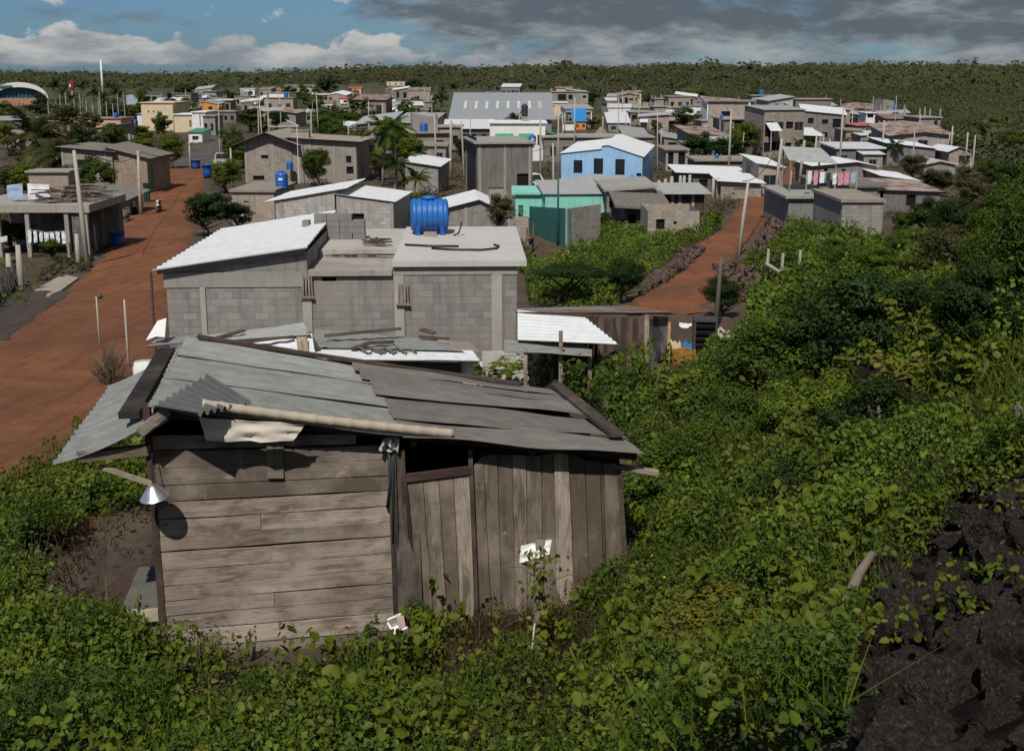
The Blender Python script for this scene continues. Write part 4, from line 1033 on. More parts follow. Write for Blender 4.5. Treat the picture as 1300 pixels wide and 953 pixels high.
for a, b, mt in (((395, 458), (585, 461), DARK), ((582, 459), (612, 460), WHITE)):
    m = MB(); A, B = at(*a, 29.9), at(*b, 29.7)
    m.slab([(A.x, A.y, h(A.x, A.y) - .4), (B.x, B.y, h(B.x, B.y) - .4), (B.x, B.y, B.z), (A.x, A.y, A.z)], (0, -1, 0), .1); m.build('front_wall', mt if mt is WHITE else M('concrete', (.06, .055, .05), .95), lt, inv=LI)  # near-black left piece stands for the darkness beneath the tin edge
m = MB(); A, B = at(196, 446, 30.8), at(400, 452, 30.4); m.slab([(A.x, A.y, h(A.x, A.y) - .4), (B.x, B.y, h(B.x, B.y) - .4), (B.x, B.y, B.z - .1), (A.x, A.y, A.z - .1)], (0, -1, 0), .1); m.build('front_wall', BLOCKD, lt, inv=LI)
def loose(label, a, b, w=.14, t=.05, mat=WOODD, mid=None, name='loose_plank', group='loose planks on the patched tin roof'):
    m = MB(); A, B = at(*a), at(*b)
    if mid: C_ = at(*mid); m.bar(A, C_, w, t); m.bar(C_, B, w, t)
    else: m.bar(A, B, w, t)
    return m.build(name, mat, None, False, label, 'plank', group)
loose('dark plank slanting up at the left of the patched tin roof', (262, 433, 30.9), (310, 419, 31.6), .2, .05)
loose('thin dark plank lying over the bright white tin sheet', (307, 435, 30.2), (372, 427, 30.5), .12, .05)
loose('short pale plank standing across the bright white tin sheet', (385, 447, 29.9), (383, 428, 30.4), .28, .04, WOODL)
loose('dark curved stick at the joint between white and grey tin', (392, 422, 31), (404, 444, 30.2), .12, .06, WOODD, (396, 430, 30.8))
loose('long dark plank on the grey tin below the middle column', (412, 426, 31.0), (509, 417, 31.6), .14, .06)
loose('dark crooked branch on the front edge of the grey tin', (446, 443, 30.2), (500, 434, 30.6), .1, .08, WOODD, (470, 435, 30.4))
loose('small dark board near the right column foot on the grey tin', (535, 418, 32.2), (551, 423, 31.9), .2, .05)
loose('reddish plank lying left of the white gap on the grey tin', (532, 427, 31.6), (570, 430, 31.4), .1, .04, WOODR)
loose('dark plank on the lower white tin beside the pale board', (328, 438, 30.1), (372, 445, 29.9), .14, .05)
mm = MB(); c = at(400, 444, 29.9)
for k in range(4): mm.tube([at(455 + k * 16, 440, 30.2), at(468 + k * 16, 449, 29.9), at(478 + k * 14, 443, 30.1), at(490 + k * 13, 448, 29.95)], .03, 5)
mm.build('scrap_metal', M('metal', (.12, .12, .12), .7), None, label='bent dark metal frame lying on the ribbed white tin edge', cat='scrap metal')
# white chair like bin and barrel at the left corner of the grey house
b = ground(203, 447); 
m = MB(); A = at(196, 434, 31.2); m.lathe([(.36, 0), (.36, .9), (.33, .92), (.33, 1.0)], (0, 0, 0), 18)
o = m.build('barrel', M('plaster', (.7, .7, .66), .6, 0, .3), None, True, 'white drum at the left end of the patched tin roof', 'barrel'); pz = at(188, 470, 28.5); o.location = (pz.x, pz.y, h(pz.x, pz.y) + .0)
m = MB(); q = [at(185, 432, 31.6), at(198, 427, 31.6), at(210, 404, 32.2), at(200, 407, 32.2)]; m.slab(q, (0, -1, .3), .05); m.slab([q[1], at(209, 428, 31.4), at(211, 404, 32.2), q[2]], (0, -1, .2), .05)
m.build('tin_offcut', WHITE, None, label='bent white panel leaning at the left corner of the grey house', cat='panel')

# ------------------------------------------------------------------ brown board shed right of the grey house
sp_ = at(740, 478, 29.2); sp_.z = h(sp_.x, sp_.y); SI = Matrix.Translation(sp_).inverted()
sd = empty('board_shed', sp_, 0, 'brown shed of upright boards with a white sheet awning, right of the grey house', 'shed', None)
def boards(par, name, corners, n, mat, inv, seed=1, horiz=False, t=.025, gap=.0, light=()):
    """one mesh of boards filling the quad bottom-left, bottom-right, top-right, top-left (world points)"""
    r = random.Random(seed); bl, br, tr, tl = map(Vector, corners); m = MB(); nn = (br - bl).cross(tl - bl).normalized()
    es = [0]
    for k in range(n): es.append(es[-1] + r.uniform(.75, 1.25))
    es = [e / es[-1] for e in es]
    for k in range(n):
        a, b = es[k], es[k + 1]; off = nn * r.uniform(0, .012); m.tint(r.random() * .75 if k not in light else 1.0)
        g = gap / max((br - bl).length, .1)
        if horiz: q = [bl.lerp(tl, a), br.lerp(tr, a), br.lerp(tr, b - g), bl.lerp(tl, b - g)]
        else: q = [bl.lerp(br, a), bl.lerp(br, b - g), tl.lerp(tr, b - g) + (tl - bl) * r.uniform(-.02, .005), tl.lerp(tr, a) + (tl - bl) * r.uniform(-.02, .005)]
        m.slab([p + off for p in q], nn, t)
    return m.build(name, mat, par, inv=inv)
G_ = lambda px, py, Y: at(px, py, Y)
boards(sd, 'board_wall', (G_(700, 482, 29.4), G_(822, 472, 29.0), G_(824, 404, 29.0), G_(700, 400, 29.4)), 20, M('wood', (.12, .085, .062), .95), SI, 4, t=.03, gap=.015)
boards(sd, 'board_wall', (G_(822, 472, 29.05), G_(848, 452, 31.6), G_(848, 403, 31.6), G_(824, 404, 29.05)), 3, M('metal', (.45, .47, .48), .55, .1, .4), SI, 3)
m = MB(); m.slab([G_(829, 414, 29.5), G_(848, 414, 31), G_(848, 402, 31), G_(829, 402, 29.5)], (-.3, -1, 0), .05); m.build('patch_board', WOODR, sd, inv=SI)
m = MB(); m.slab([G_(818, 460, 28.9), G_(824, 460, 28.9), G_(824, 400, 28.9), G_(818, 400, 28.9)], (0, -1, 0), .04); m.build('corner_board', WOODL, sd, inv=SI)
sh('roof', [(655, 397, 29.4), (852, 398, 28.8), (800, 389, 32.2), (655, 392, 32.2)], M('rust', (.16, .19, .20), .7), 14, sd, SI, amp=.025, seed=7, wob=.02)
sh('awning_sheet', [(657, 432, 28.0), (786, 438, 27.4), (742, 402, 29.3), (657, 394, 29.5)], M('metal', (.60, .61, .62), .45, 0, .22), 9, sd, SI, amp=.022, seed=8, wob=.015)
sh('lean_roof', [(640, 447, 27.2), (752, 452, 26.8), (745, 438, 28.2), (640, 432, 28.2)], MOLD, 6, sd, SI, amp=.015, seed=9, wob=.04)
for px, yb, yt in ((749, 492, 444), (712, 478, 420), (667, 480, 440)):
    m = MB(); A = at(px, yb, 27.2); B = at(px, yt, 27.2); m.bar((A.x, A.y, h(A.x, A.y) - .1), B, .09); m.build('post', WOOD, sd, inv=SI)
m = MB(); A = at(848, 475, 28.3); A.z = h(A.x, A.y) - .1; m.bar(A, at(850, 409, 28.6), .07); m.build('post', M('wood', (.5, .32, .14), .8), sd, inv=SI)
m = MB(); A, B = at(612, 470, 30.5), at(700, 470, 30.2); m.slab([(A.x, A.y, h(A.x, A.y) - .3), (B.x, B.y, h(B.x, B.y) - .3), (B.x, B.y, B.z + .5), (A.x, A.y, A.z + .5)], (0, -1, 0), .1); m.build('back_wall', M('plaster', (.5, .47, .42), .9), sd, inv=SI)
# clutter by the shed
def cloth(label, pts, mat, name='cloth', cat='cloth', sub=3, th=.01, group=None, seed=1, amp=.05):
    m = MB(); A = [Vector(p) for p in pts]; n = 8; vs = []
    nn = (A[1] - A[0]).cross(A[3] - A[0]).normalized()
    for i in range(n + 1):
        for j in range(n + 1):
            a, b = i / n, j / n; p = (A[0] * (1 - a) + A[1] * a) * (1 - b) + (A[3] * (1 - a) + A[2] * a) * b
            L = (A[1] - A[0]).length
            vs.append(p + nn * amp * (mnoise.noise(Vector((a * 4 + seed * 3, b * 3, seed))) * 1.6 + .6 * math.sin(a * 14 + seed + b * 2)))
    fs = [(i * (n + 1) + j, (i + 1) * (n + 1) + j, (i + 1) * (n + 1) + j + 1, i * (n + 1) + j + 1) for i in range(n) for j in range(n)]
    m.add(vs, fs); return m.build(name, mat, None, True, label, cat, group)
g = lambda px, py, dz=0: ground(px, py) + Vector((0, 0, dz))
cloth('blue plastic sheet crumpled beside the shed post', [g(866, 453, .12), g(884, 451, .06), g(880, 444, .16), g(866, 444, .25)], M('plastic', (.02, .16, .45), .5), 'plastic_sheet', 'plastic sheet', seed=2)
cloth('white and yellow sack heap left of the blue plastic sheet', [g(850, 452, .15), g(866, 452, .1), g(864, 444, .2), g(850, 444, .28)], M('cloth', (.5, .42, .25), .9), 'sack', 'sack', seed=5)
for k, (px, py, lab, mt) in enumerate(((866, 464, 'yellow plastic crate right of the thin yellow shed post', M('plastic', (.34, .18, .03), .6)),)):
    e = empty('crate', g(px, py), .4, lab, 'crate'); m = MB()
    for x in (-.22, .22): 
        for z in (.08, .22, .36): m.box((x, 0, z), (.03, .4, .08))
    for y in (-.2, .2):
        for z in (.08, .22, .36): m.box((0, y, z), (.44, .03, .08))
    for x in (-.22, .22):
        for y in (-.2, .2): m.box((x, y, .22), (.05, .05, .44))
    m.build('slats', mt, e)
e = empty('louvred_crate', g(894, 448), R(-6), 'dark slatted box standing at the foot of the dark pole', 'slatted box'); m = MB()
for k in range(5): m.box((0, -.3, .09 + k * .17), (.5, .04, .09), rx=R(25))
m.build('slats', DARK, e); m = MB()
for x in (-.28, .28): m.box((x, 0, .45), (.06, .6, .9))
m.box((0, 0, .91), (.62, .6, .05)); m.box((0, .28, .45), (.5, .04, .86)); m.build('case', M('metal', (.06, .06, .055), .7), e)
cloth('white sheet hanging on a stick below the brown shed', [g(776, 482, .05), g(785, 482, .05), g(784, 463, .95), g(781, 463, 1.0)], CLOTHW, 'white_sheet', 'cloth', seed=3)
cloth('pale tarp spread on the rubble right of the slatted box', [g(912, 440, .15), g(938, 444, .1), g(930, 430, .2), g(908, 428, .3)], M('cloth', (.45, .38, .30), .9), 'tarp', 'tarp', seed=8)
cloth('crumpled white bag on the yard above the slatted box', [g(862, 419, .06), g(878, 419, .04), g(878, 415, .1), g(862, 415, .14)], CLOTHW, 'plastic_bag', 'bag', seed=4, amp=.02)
cloth('white scrap lying under the white sheet below the shed', [g(782, 492, .15), g(792, 490, .1), g(790, 484, .2), g(779, 486, .2)], CLOTHW, 'plastic_bag', 'bag', seed=6, amp=.03)
cloth('white and red bag on the right rim of the dark yard', [g(931, 455, .2), g(941, 453, .2), g(941, 446, .35), g(931, 448, .3)], CLOTHW, 'plastic_bag', 'bag', seed=9, amp=.03)
m = MB(); m.box((0, 0, .1), (.9, .5, .24)); o = m.build('rubble_slab', M('plaster', (.6, .5, .42), .9), None, label='pale slab under the lean roof of the brown shed', cat='slab'); o.location = g(700, 478)
# ------------------------------------------------------------------ walls, yards and furniture of the town
def wall_run(label, a, b, hgt, mat, t=.15, name='block_wall', base=.5, hb=None):
    A, B = Vector(a), Vector(b); d = (B - A); d.z = 0; U = d.normalized(); N = Vector((U.y, -U.x, 0)); hb = hgt if hb is None else hb
    m = MB()
    m.slab([(A.x, A.y, A.z - base), (B.x, B.y, B.z - base), (B.x, B.y, B.z + hb), (A.x, A.y, A.z + hgt)], N, t)
    return m.build(name, mat, None, False, label, 'wall')
# teal fence and its raw end wall
A, B, C_ = ground(672, 296), ground(720, 318), ground(762, 309)
tw = empty('walled_lot', B, 0, 'walled lot with a teal painted side wall and a raw grey block end wall', 'wall'); TI = Matrix.Translation(B).inverted()
zt = at(720, 265, B.y).z
def wq(name, p, q, z0, z1, mat, tt=.15):
    m = MB(); U = (q - p); U.z = 0; N = Vector((U.y, -U.x, 0)); m.slab([(p.x, p.y, p.z - .5), (q.x, q.y, q.z - .5), (q.x, q.y, z1), (p.x, p.y, z0)], N, tt); return m.build(name, mat, tw, inv=TI)
za = at(672, 262, A.y).z; wq('side_wall', A, B, za, zt, TEAL); wq('end_wall', B + Vector((.01, 0, 0)), C_, zt, zt, M('block', (.36, .34, .31), .95))

pole('thin teal pole standing in front of the teal side wall', ground(708, 314), 4.6, .06, mat=M('plaster', (.03, .10, .10), .6), name='thin_pole')
# carport beside turquoise house and canopy under the blue house
H(140, 'dark carport with pale roof between the turquoise and blue houses', 716, 772, 232, 262, 5, wall=DARK, roofm=MGREY, roof='metal', along='u', shape='L', rise=.2, bdz=.2, ov=.2, name='carport', cat='carport')
H(141, 'low grey house with white roof below the barred windows of the blue house', 762, 816, 236, 266, 5, shape='R', rise=.06, wall=M('block', (.30, .27, .24), .95), roofm=MGREY, roof='metal', along='u', bdz=.3, win=1, ws='open')
for k, (px, yt, yb) in enumerate(((836, 229, 262), (844, 227, 260), (852, 224, 258))):
    P('bare grey column standing right of the blue house, ' + ['left of three', 'middle of three', 'right of three'][k], px, yt, yb, .17)
for k, (px, yt, yb) in enumerate(((863, 223, 250), (868, 223, 250), (875, 222, 250), (905, 226, 252), (911, 226, 252))):
    P(['leftmost bare column under the long white roof', 'second bare column under the long white roof', 'third bare column under the long white roof', 'bare column under the middle of the white roof', 'bare column right of the middle of the white roof'][k], px, yt, yb, .15)

# --- utility poles
for lab, px, yt, yb, r, kw in (
 ('tall pale pole at the right edge of the lower left road', 179, 191, 274, .13, dict(lean=(.1, 0))),
 ('pale concrete pole left of the red road beside the open frame house', 112, 191, 340, .12, dict(lean=(-.25, 0))),
 ('short concrete post beside the pale pole left of the red road', 100, 297, 335, .13, {}),
 ('thin post left of the fence boards by the red road', 121, 286, 318, .10, {}),
 ('square concrete post at the head of the driveway on the left', 28, 311, 372, .14, {}),
 ('thick short post left of the driveway post', 14, 322, 366, .14, {}),
 ('thin grey pole with a bent head in front of the grey house corner', 164, 380, 470, .035, {}),
 ('thin dark pole with a white globe on the red road', 127, 376, 440, .03, {}),
 ('pole by the green tree at the left road junction', 242, 180, 215, .11, {}),
 ('pole with crossarm at the gravel road kerb', 279, 133, 172, .12, dict(arm=True)),
 ('pole right of the red road by the tan gabled house', 295, 188, 238, .11, {}),
 ('pole at the left end of the lower warehouse wing', 572, 153, 228, .13, dict(lean=(.1, 0))),
 ('pale pole at the left corner of the raw concrete house', 618, 184, 250, .13, {}),
 ('slim pole on the face of the raw concrete house', 657, 183, 240, .10, {}),
 ('pole between the raw concrete house and the blue house', 703, 182, 262, .09, dict(lean=(-.1, 0))),
 ('tall pale pole on the upper red road, leaning right', 983, 176, 257, .14, dict(lean=(.35, 0))),
 ('second tall pole right of the upper red road', 1014, 178, 238, .12, dict(lean=(.3, 0))),
 ('third tall pole behind the laundry terrace', 1032, 172, 218, .12, dict(lean=(.2, 0))),
 ('pale leaning pole in the middle of the right red road', 937, 228, 324, .085, dict(lean=(.35, 0))),
 ('dark pole at the slatted box in the green, right of the red road', 908, 326, 420, .065, dict(lean=(.1, 0), mat=M('bark', (.12, .10, .085), .95))),
 ('short post in the road right of the porch roof house', 1003, 217, 245, .09, {}),
 ('pole behind the double slab house on the right', 1119, 153, 207, .11, dict(arm=True)),
 ('pole with a fork of wires at the far right houses', 1206, 160, 206, .11, {}),
 ('bare pole right of the timber house', 1203, 170, 205, .09, {}),
 ('bare pole at the gabled far right house', 1225, 168, 215, .10, {}),
 ('short bare pole in dry bushes at the far right', 1231, 205, 228, .08, {}),
 ('bare pole behind the grey annex on the far right', 1215, 170, 190, .09, {}),
 ('pole beside the thatched hut', 765, 148, 180, .11, {}),
 ('pole behind the blue house roof', 800, 150, 178, .11, {}),
 ('pole left of the leafy tree behind the blue house', 839, 163, 190, .10, {}),
 ('pole on the right of the leafy tree', 876, 160, 190, .12, {}),
 ('pole with a white lamp above the rusty pink roof house', 906, 160, 185, .10, dict(lamp=True)),
 ('pole at the left of the blue tarp house', 717, 143, 168, .10, {}),
 ('pole among the palms left of the warehouse', 503, 142, 176, .12, {}),
 ('pole right of the palms, left of the warehouse', 533, 150, 186, .12, {}),
 ('pole in front of the wide grey house with chairs', 930, 160, 190, .10, {}),
 ('pole by the two storey block house against the forest', 1035, 143, 168, .10, {}),
 ('pole left of the grey upper box house', 1081, 145, 170, .10, {}),
 ('pole at the double slab house corner', 1044, 170, 205, .10, {}),
 ('pole left of the laundry roof by the red cut bank', 1052, 176, 206, .10, {}),
): P(lab, px, yt, yb, r, **kw)
mast = P('very tall thin white mast on the left horizon', 131, 76, 122, .55); mast.children[0].data.materials[0] = WHITE

# --- sports hall, red tower on the left horizon
hp = at(24, 122, 430); hp.z = h(hp.x, hp.y); sc = 1 / ppm(hp)
shl = empty('sports_hall', hp, math.atan2(-hp.x, hp.y), 'sports hall with white arched rim and blue glass front on the left horizon', 'hall')
RW = 36 * sc; RH = 26 * sc; arc = [(RW * math.cos(a) * .95, RH * (.25 + .75 * math.sin(a))) for a in [math.pi * k / 16 for k in range(17)]][::-1]
m = MB(); m.poly([(-RW * .85, 0, 0), (RW * .85, 0, 0), (RW * .85, 0, RH * .38), (-RW * .85, 0, RH * .38)]); m.build('wall', ORANGE if 0 else M('plaster', (.45, .25, .17), .9), shl)
m = MB(); m.poly([(x * .9, .3, z * .93) for x, z in arc][::-1]); m.build('glass_front', M('glass', (.02, .08, .17), .3), shl)
m = MB()
for k in range(-6, 7): x = k * RW * .125; m.box((x, .1, RH * .62), (.25, .2, RH * .5 * (1 - (k / 8) ** 2)))
m.build('mullions', M('plaster', (.06, .16, .26), .6), shl)
m = MB()
for (x0, z0), (x1, z1) in zip(arc, arc[1:]): m.slab([(x0, -1.5, z0 * .9), (x1, -1.5, z1 * .9), (x1, -1.5, z1 + 1), (x0, -1.5, z0 + 1)], (0, -1, 0), 1.5)
m.build('arch_rim', WHITE, shl)
m = MB()
for (x0, z0), (x1, z1) in zip(arc, arc[1:]): m.poly([(x0, 0, z0 + .9), (x1, 0, z1 + .9), (x1, 22, z1 + .9), (x0, 22, z0 + .9)][::-1])
m.build('roof', GREENR, shl)
m = MB(); m.slab([(RW * -1.9, -2, RH * .95), (RW * -.2, -2, RH * 1.0), (RW * -.3, 26, RH * 1.0), (RW * -1.9, 26, RH * 1.02)], (0, 0, 1), .6); m.build('side_roof', GREENR, shl)
rp = at(91, 105, 560); rp.z = h(rp.x, rp.y); s = 1 / ppm(rp)
rt = empty('red_tower', rp, 0, 'red and white tank tower on a pale shaft, on the left horizon', 'tower')
MB().box((0, 0, 9 * s), (3.2 * s, 3.2 * s, 18 * s)).build('shaft', BLOCKT, rt)
m = MB(); m.lathe([(2.8 * s, 11 * s), (3.2 * s, 12 * s), (3.2 * s, 20 * s), (2.5 * s, 21 * s)], n=8); m.build('tank', M('plaster', (.38, .02, .06), .7), rt); MB().box((-1.5 * s, -3 * s, 16 * s), (2 * s, .5 * s, 3.5 * s)).build('panel', WHITE, rt)
g_ = ground(169, 141); m = MB(); s = 1 / ppm(g_); m.sheet((-7.5 * s, 0, 0), (-7.5 * s, 0, 20 * s), (7.5 * s, 0, 20 * s), (7.5 * s, 0, 0), 8, amp=.06, t=.1); o = m.build('hoarding', M('metal', (.45, .50, .55), .6), None, label='upright blue grey metal hoarding above the white shed on the left', cat='hoarding'); o.location = g_

# --- water tanks and tubs
def TK(lab, px, yt, yb, rpx, Y=None, z=None, mat=None, lid=None, plate=False):
    p = ground(px, yb) if Y is None else at(px, yb, Y); s = 1 / ppm(p)
    return tank(lab, p, rpx * s, (yb - yt) * s, mat, lid, label_plate=plate)
TK('small upright blue tank with a white plate on the flat tan house', 358, 217, 240, 8, HREC[122][0].y + 2.5, plate=True)
TK('dark tank with blue cap on a stand above the white awning house', 666, 132, 148, 4.2, HREC[43][0].y + 4, mat=TANKD, lid=TANKB)
m = MB(); p = at(666, 148, HREC[43][0].y + 4); s = 1 / ppm(p)
for dx in (-2.6, 2.6):
    for dy in (-.4, .4): m.bar((p.x + dx * s, p.y + dy, p.z - 12 * s), (p.x + dx * s * .8, p.y + dy, p.z - .1), .2)
m.box((p.x, p.y, p.z - .08), (9 * s, 1.2, .14)); m.build('tank_stand', CONC, None, label='concrete stand under the dark tank on the white awning house', cat='stand')
TK('upright blue tank with pale plate on the raw concrete house roof', 676, 171, 184, 4.6, HREC[44][0].y + 3, plate=True)
TK('blue tank at the pink columns far left', 148, 143, 153, 3.4, HREC[3][0].y + 2)
TK('blue barrel tank left of the white corrugated shed', 172, 152, 164, 3.6)
TK('blue tank beside the gabled tan house entrance tower', 368, 205, 215, 4.2, HREC[121][0].y - 1)
TK('blue tank on the flat roof of the cream balcony house', 977, 149, 156, 2.8, HREC[68][0].y)
TK('blue drum on the white roof edge, left of pair', 993, 167, 174, 1.8, HREC[92][0].y)
TK('blue drum on the white roof edge, right of pair', 1005, 170, 177, 2.2, HREC[92][0].y)
TK('tall blue drum left of the leaning pale pole', 986, 177, 187, 2.6)
TK('blue and black tank on the roof of stored boards', 910, 195, 203, 2.6, HREC[73][0].y + 2)
TK('blue drum on the dark roof terrace of the left wing', 916, 145, 150, 2.2, HREC[67][0].y + 1)
TK('blue drum on the tin roofed house at the right', 1135, 175, 181, 2.2, HREC[104][0].y)
TK('dark blue drum at the right edge of the far right houses', 1240, 184, 192, 2.4)
TK('blue tank below the barred windows of the blue house', 802, 223, 234, 4.8, HREC[132][0].y - 4, plate=True)
for lab, px, yb, r, hp_ in (('large blue tub with a white plate on the left road, right of two', 264, 226, 6.5, 17), ('blue tub standing behind the plated tub on the left road', 249, 215, 6, 12), ('blue tub at the wooden fence left of the red road', 150, 314, 9.5, 20)):
    p = ground(px, yb); s = 1 / ppm(p); open_tub(lab, p, r * s, hp_ * s)
p = at(1053, 254, HREC[111][0].y + .6); s = 1 / ppm(p); open_tub('round blue tub on the laundry terrace', p, 5.6 * s, 12 * s)
# stand with blue tanks near the tan house wing
# --- laundry terrace
o, (tp, tw_, td, th_) = HO[111], HREC[111]
e = empty('tin_canopy', Vector((tp.x + tw_ * .5, tp.y + 4, tp.z + th_ + .15)), 0, 'small tilted tin canopy over the laundry terrace', 'canopy'); s = 1 / ppm(tp)
m = MB(); m.sheet((-1, -1.5, 1.9), (2.0, -1.5, 1.7), (1.6, 1.2, 2.5), (-.9, 1.2, 2.6), 9, amp=.03, seed=2, wob=.03); m.build('roof', MGREY, e)
for x, y, z in ((-.9, -1.4, 1.85), (1.9, -1.4, 1.65), (1.5, 1.1, 2.4), (-.8, 1.1, 2.5)):
    m = MB(); m.bar((x, y, 0), (x, y, z), .09); m.build('post', WOOD, e)
cl = [('white', CLOTHW), ('pink', M('cloth', (.62, .28, .33), .95)), ('dark', M('cloth', (.05, .05, .07), .95)), ('pale blue', M('cloth', (.35, .45, .62), .95))]
def laundry(a, b, n, hgt, seq, where, seed=1):
    r = random.Random(seed); A, B = Vector(a), Vector(b)
    m = MB(); m.tube([A, (A + B) / 2 - Vector((0, 0, .12)), B], .012, 5)
    for p in (A, B): m.bar((p.x, p.y, p.z - hgt), p, .06)
    m.build('clothesline', POLE, None, label='clothesline ' + where, cat='clothesline')
    cnt = {}
    for k in range(n):
        f = (k + .5) / n; p = A.lerp(B, f) - Vector((0, 0, .12 * (1 - abs(2 * f - 1)) + .02)); w = (B - A).length / n * r.uniform(.6, .9) / 2; hh = hgt * r.uniform(.5, .72)
        nm, mt = cl[seq[k % len(seq)]]; u = (B - A).normalized()
        cloth(f'{nm} garment hanging on the clothesline {where}', [p - u * w - Vector((0, 0, hh)), p + u * w * .8 - Vector((0, 0, hh * .95)), p + u * w, p - u * w], mt, 'garment', 'garment', group='garments ' + where, seed=k + seed, amp=.05)
z = tp.z + th_ + .2
laundry((tp.x + 1.2, tp.y + .9, z + 1.4), (tp.x + 4.2, tp.y + .9, z + 1.35), 8, 1.3, (0, 1, 0, 2, 0, 1, 1, 3), 'on the block terrace at the right', 3)
# --- open frame house with lumber on the left
lp_ = ground(-40, 326); q_ = ground(118, 326); z1 = at(40, 266, lp_.y).z
fh = empty('frame_house', lp_, 0, 'open concrete frame house with lumber stacked on its slab, at the left edge', 'house'); W_ = at(113, 300, lp_.y).x - lp_.x; Hh = z1 - lp_.z
m = MB(); m.box((W_ / 2, 3, Hh + .05), (W_ + .3, 6.2, .42)); m.build('roof_slab', M('concrete', (.36, .33, .29), .92, 0, .4), fh)
for f in (.28, .52, .84, .995):
    for v in (.1, 5.8):
        m = MB(); m.box((W_ * f - .1, v, (Hh - .17) / 2 - .3), (.22, .22, Hh - .17 + .6)); m.build('column', CONC, fh)
m = MB(); m.slab([(0, 5.7, -.3), (W_, 5.7, -.3), (W_, 5.7, Hh - .17), (0, 5.7, Hh - .17)], (0, -1, 0), .15); m.build('wall', BLOCKD, fh); m = MB(); m.slab([(0, .2, -.3), (W_ * .27, .2, -.3), (W_ * .27, .2, Hh * .3), (0, .2, Hh * .3)], (0, -1, 0), .12); m.build('wall', BLOCKD, fh)
m = MB()
for k in range(8): x = W_ * (.87 + k * .016); m.bar((x, .1, -.2), (x + .02, .1, Hh - .2), .1, .03, (0, 1, 0))
m.build('board_screen', M('wood', (.16, .15, .14), .95), fh)
m = MB(); rr = random.Random(4)
for k in range(95):
    x = W_ * rr.uniform(.55, .93); y = rr.uniform(.8, 5); z0 = Hh + .3 + rr.random() ** 2 * .75; a = rr.uniform(-.25, .25); L = rr.uniform(1, 2)
    m.tint(rr.random()); m.bar((x - L / 2, y - L * a, z0), (x + L / 2, y + L * a, z0 + rr.uniform(-.1, .1)), rr.uniform(.06, .2), .04)
m.build('lumber_pile', M('wood', (.20, .165, .135), .95), None, label='untidy pile of old boards on the slab of the frame house at the left', cat='lumber pile').location = lp_
P0 = lp_ + Vector((0, 0, Hh + .26))
cloth('white bedsheet hanging above the left slab roof', [P0 + Vector((W_ * .44, 1.5, .1)), P0 + Vector((W_ * .62, 1.5, .25)), P0 + Vector((W_ * .62, 1.5, .95)), P0 + Vector((W_ * .44, 1.5, 1.0))], CLOTHW, 'bedsheet', 'laundry', seed=2)
cloth('pale blue garments hanging left of the white bedsheet', [P0 + Vector((W_ * .27, 1.5, .2)), P0 + Vector((W_ * .40, 1.5, .1)), P0 + Vector((W_ * .40, 1.5, 1.0)), P0 + Vector((W_ * .27, 1.5, .9))], cl[3][1], 'garment', 'laundry', seed=6)
e = empty('tin_canopy', P0 + Vector((W_ * .55, 3.5, 0)), 0, 'small grey block hut on the slab of the frame house at the left', 'hut'); MB().box((0, 0, .75), (2.2, 1.6, 1.5)).build('wall', BLOCKT, e); MB().box((0, 0, 1.56), (2.5, 1.9, .1)).build('roof', CONC, e)
laundry(lp_ + Vector((W_ * .53, -.6, Hh * .62)), lp_ + Vector((W_ * .85, -.6, Hh * .58)), 7, 1.0, (0, 0, 0), 'below the slab of the frame house', 8)
def fence(label, a, b, n, hg, mat, name='board_fence', w=.16, seed=1, gap=1.0):
    A, B = Vector(a), Vector(b); e = empty(name, A, 0, label, 'fence'); r = random.Random(seed); m = MB()
    for k in range(n):
        p = (B - A) * (k + .5) / n; z = h(A.x + p.x, A.y + p.y) - A.z; m.tint(r.random())
        m.bar((p.x, p.y, z - .2), (p.x + r.uniform(-.05, .05), p.y, z + hg * r.uniform(.8, 1.1)), w * r.uniform(.7, 1.1), .03, (0, 1, 0))
    m.build('boards', mat, e)
    m = MB(); m.bar((0, .05, h(A.x, A.y) - A.z + hg * .5), (B.x - A.x, B.y - A.y + .05, h(B.x, B.y) - A.z + hg * .5), .06); m.build('rail', WOOD, e); return e
fence('ragged fence of grey boards beside the lower left road', ground(117, 322), ground(142, 300), 15, 1.7, M('wood', (.22, .19, .16), .95), seed=3)
fence('long brushwood fence at the roadside below the slanting brown roof', ground(122, 298), ground(166, 280), 24, 1.1, M('wood', (.2, .16, .13), .95), seed=5)
fence('dark wall of upright boards and blocks at the left picture edge', ground(-30, 410), ground(26, 362), 16, 1.0, M('wood', (.09, .08, .075), .95), seed=7, w=.4)
fence('low fence of pale posts at the end of the tan wing, by the green tree', ground(150, 196), ground(172, 194), 5, 2.6, CONC, 'post_row', .35, 2)
m = MB(); q = [ground(40, 372), ground(64, 380), ground(100, 354), ground(80, 350)]; m.slab([p + Vector((0, 0, .07)) for p in q][::1], (0, 0, 1), .1); m.build('driveway', M('concrete', (.36, .30, .25), .95), None, kind='structure')
m = MB(); q = [ground(-8, 345), ground(12, 338), ground(12, 330), ground(-8, 335)]; m.slab([p + Vector((0, 0, 1.3)) for p in q], (0, 0, 1), .05); m.build('tin_sheet', MWHITE, None, label='pale tin sheet on the board wall at the left edge', cat='sheet')
# tall green shutters
m = MB(); a = ground(187, 258); s = 1 / ppm(a); m.box((0, 0, 12 * s), (7 * s, 4 * s, 24 * s)); m.box((0, -2.2 * s, 12 * s), (.5 * s, .6 * s, 22 * s)); m.box((0, 0, 24.5 * s), (8 * s, 5 * s, 1.5 * s))
e = empty('gate', a, 0, 'tall dark green gate at the corner of the brown roofed shack by the road', 'gate'); o = m.build('panel', M('plaster', (.012, .045, .028), .6), e)
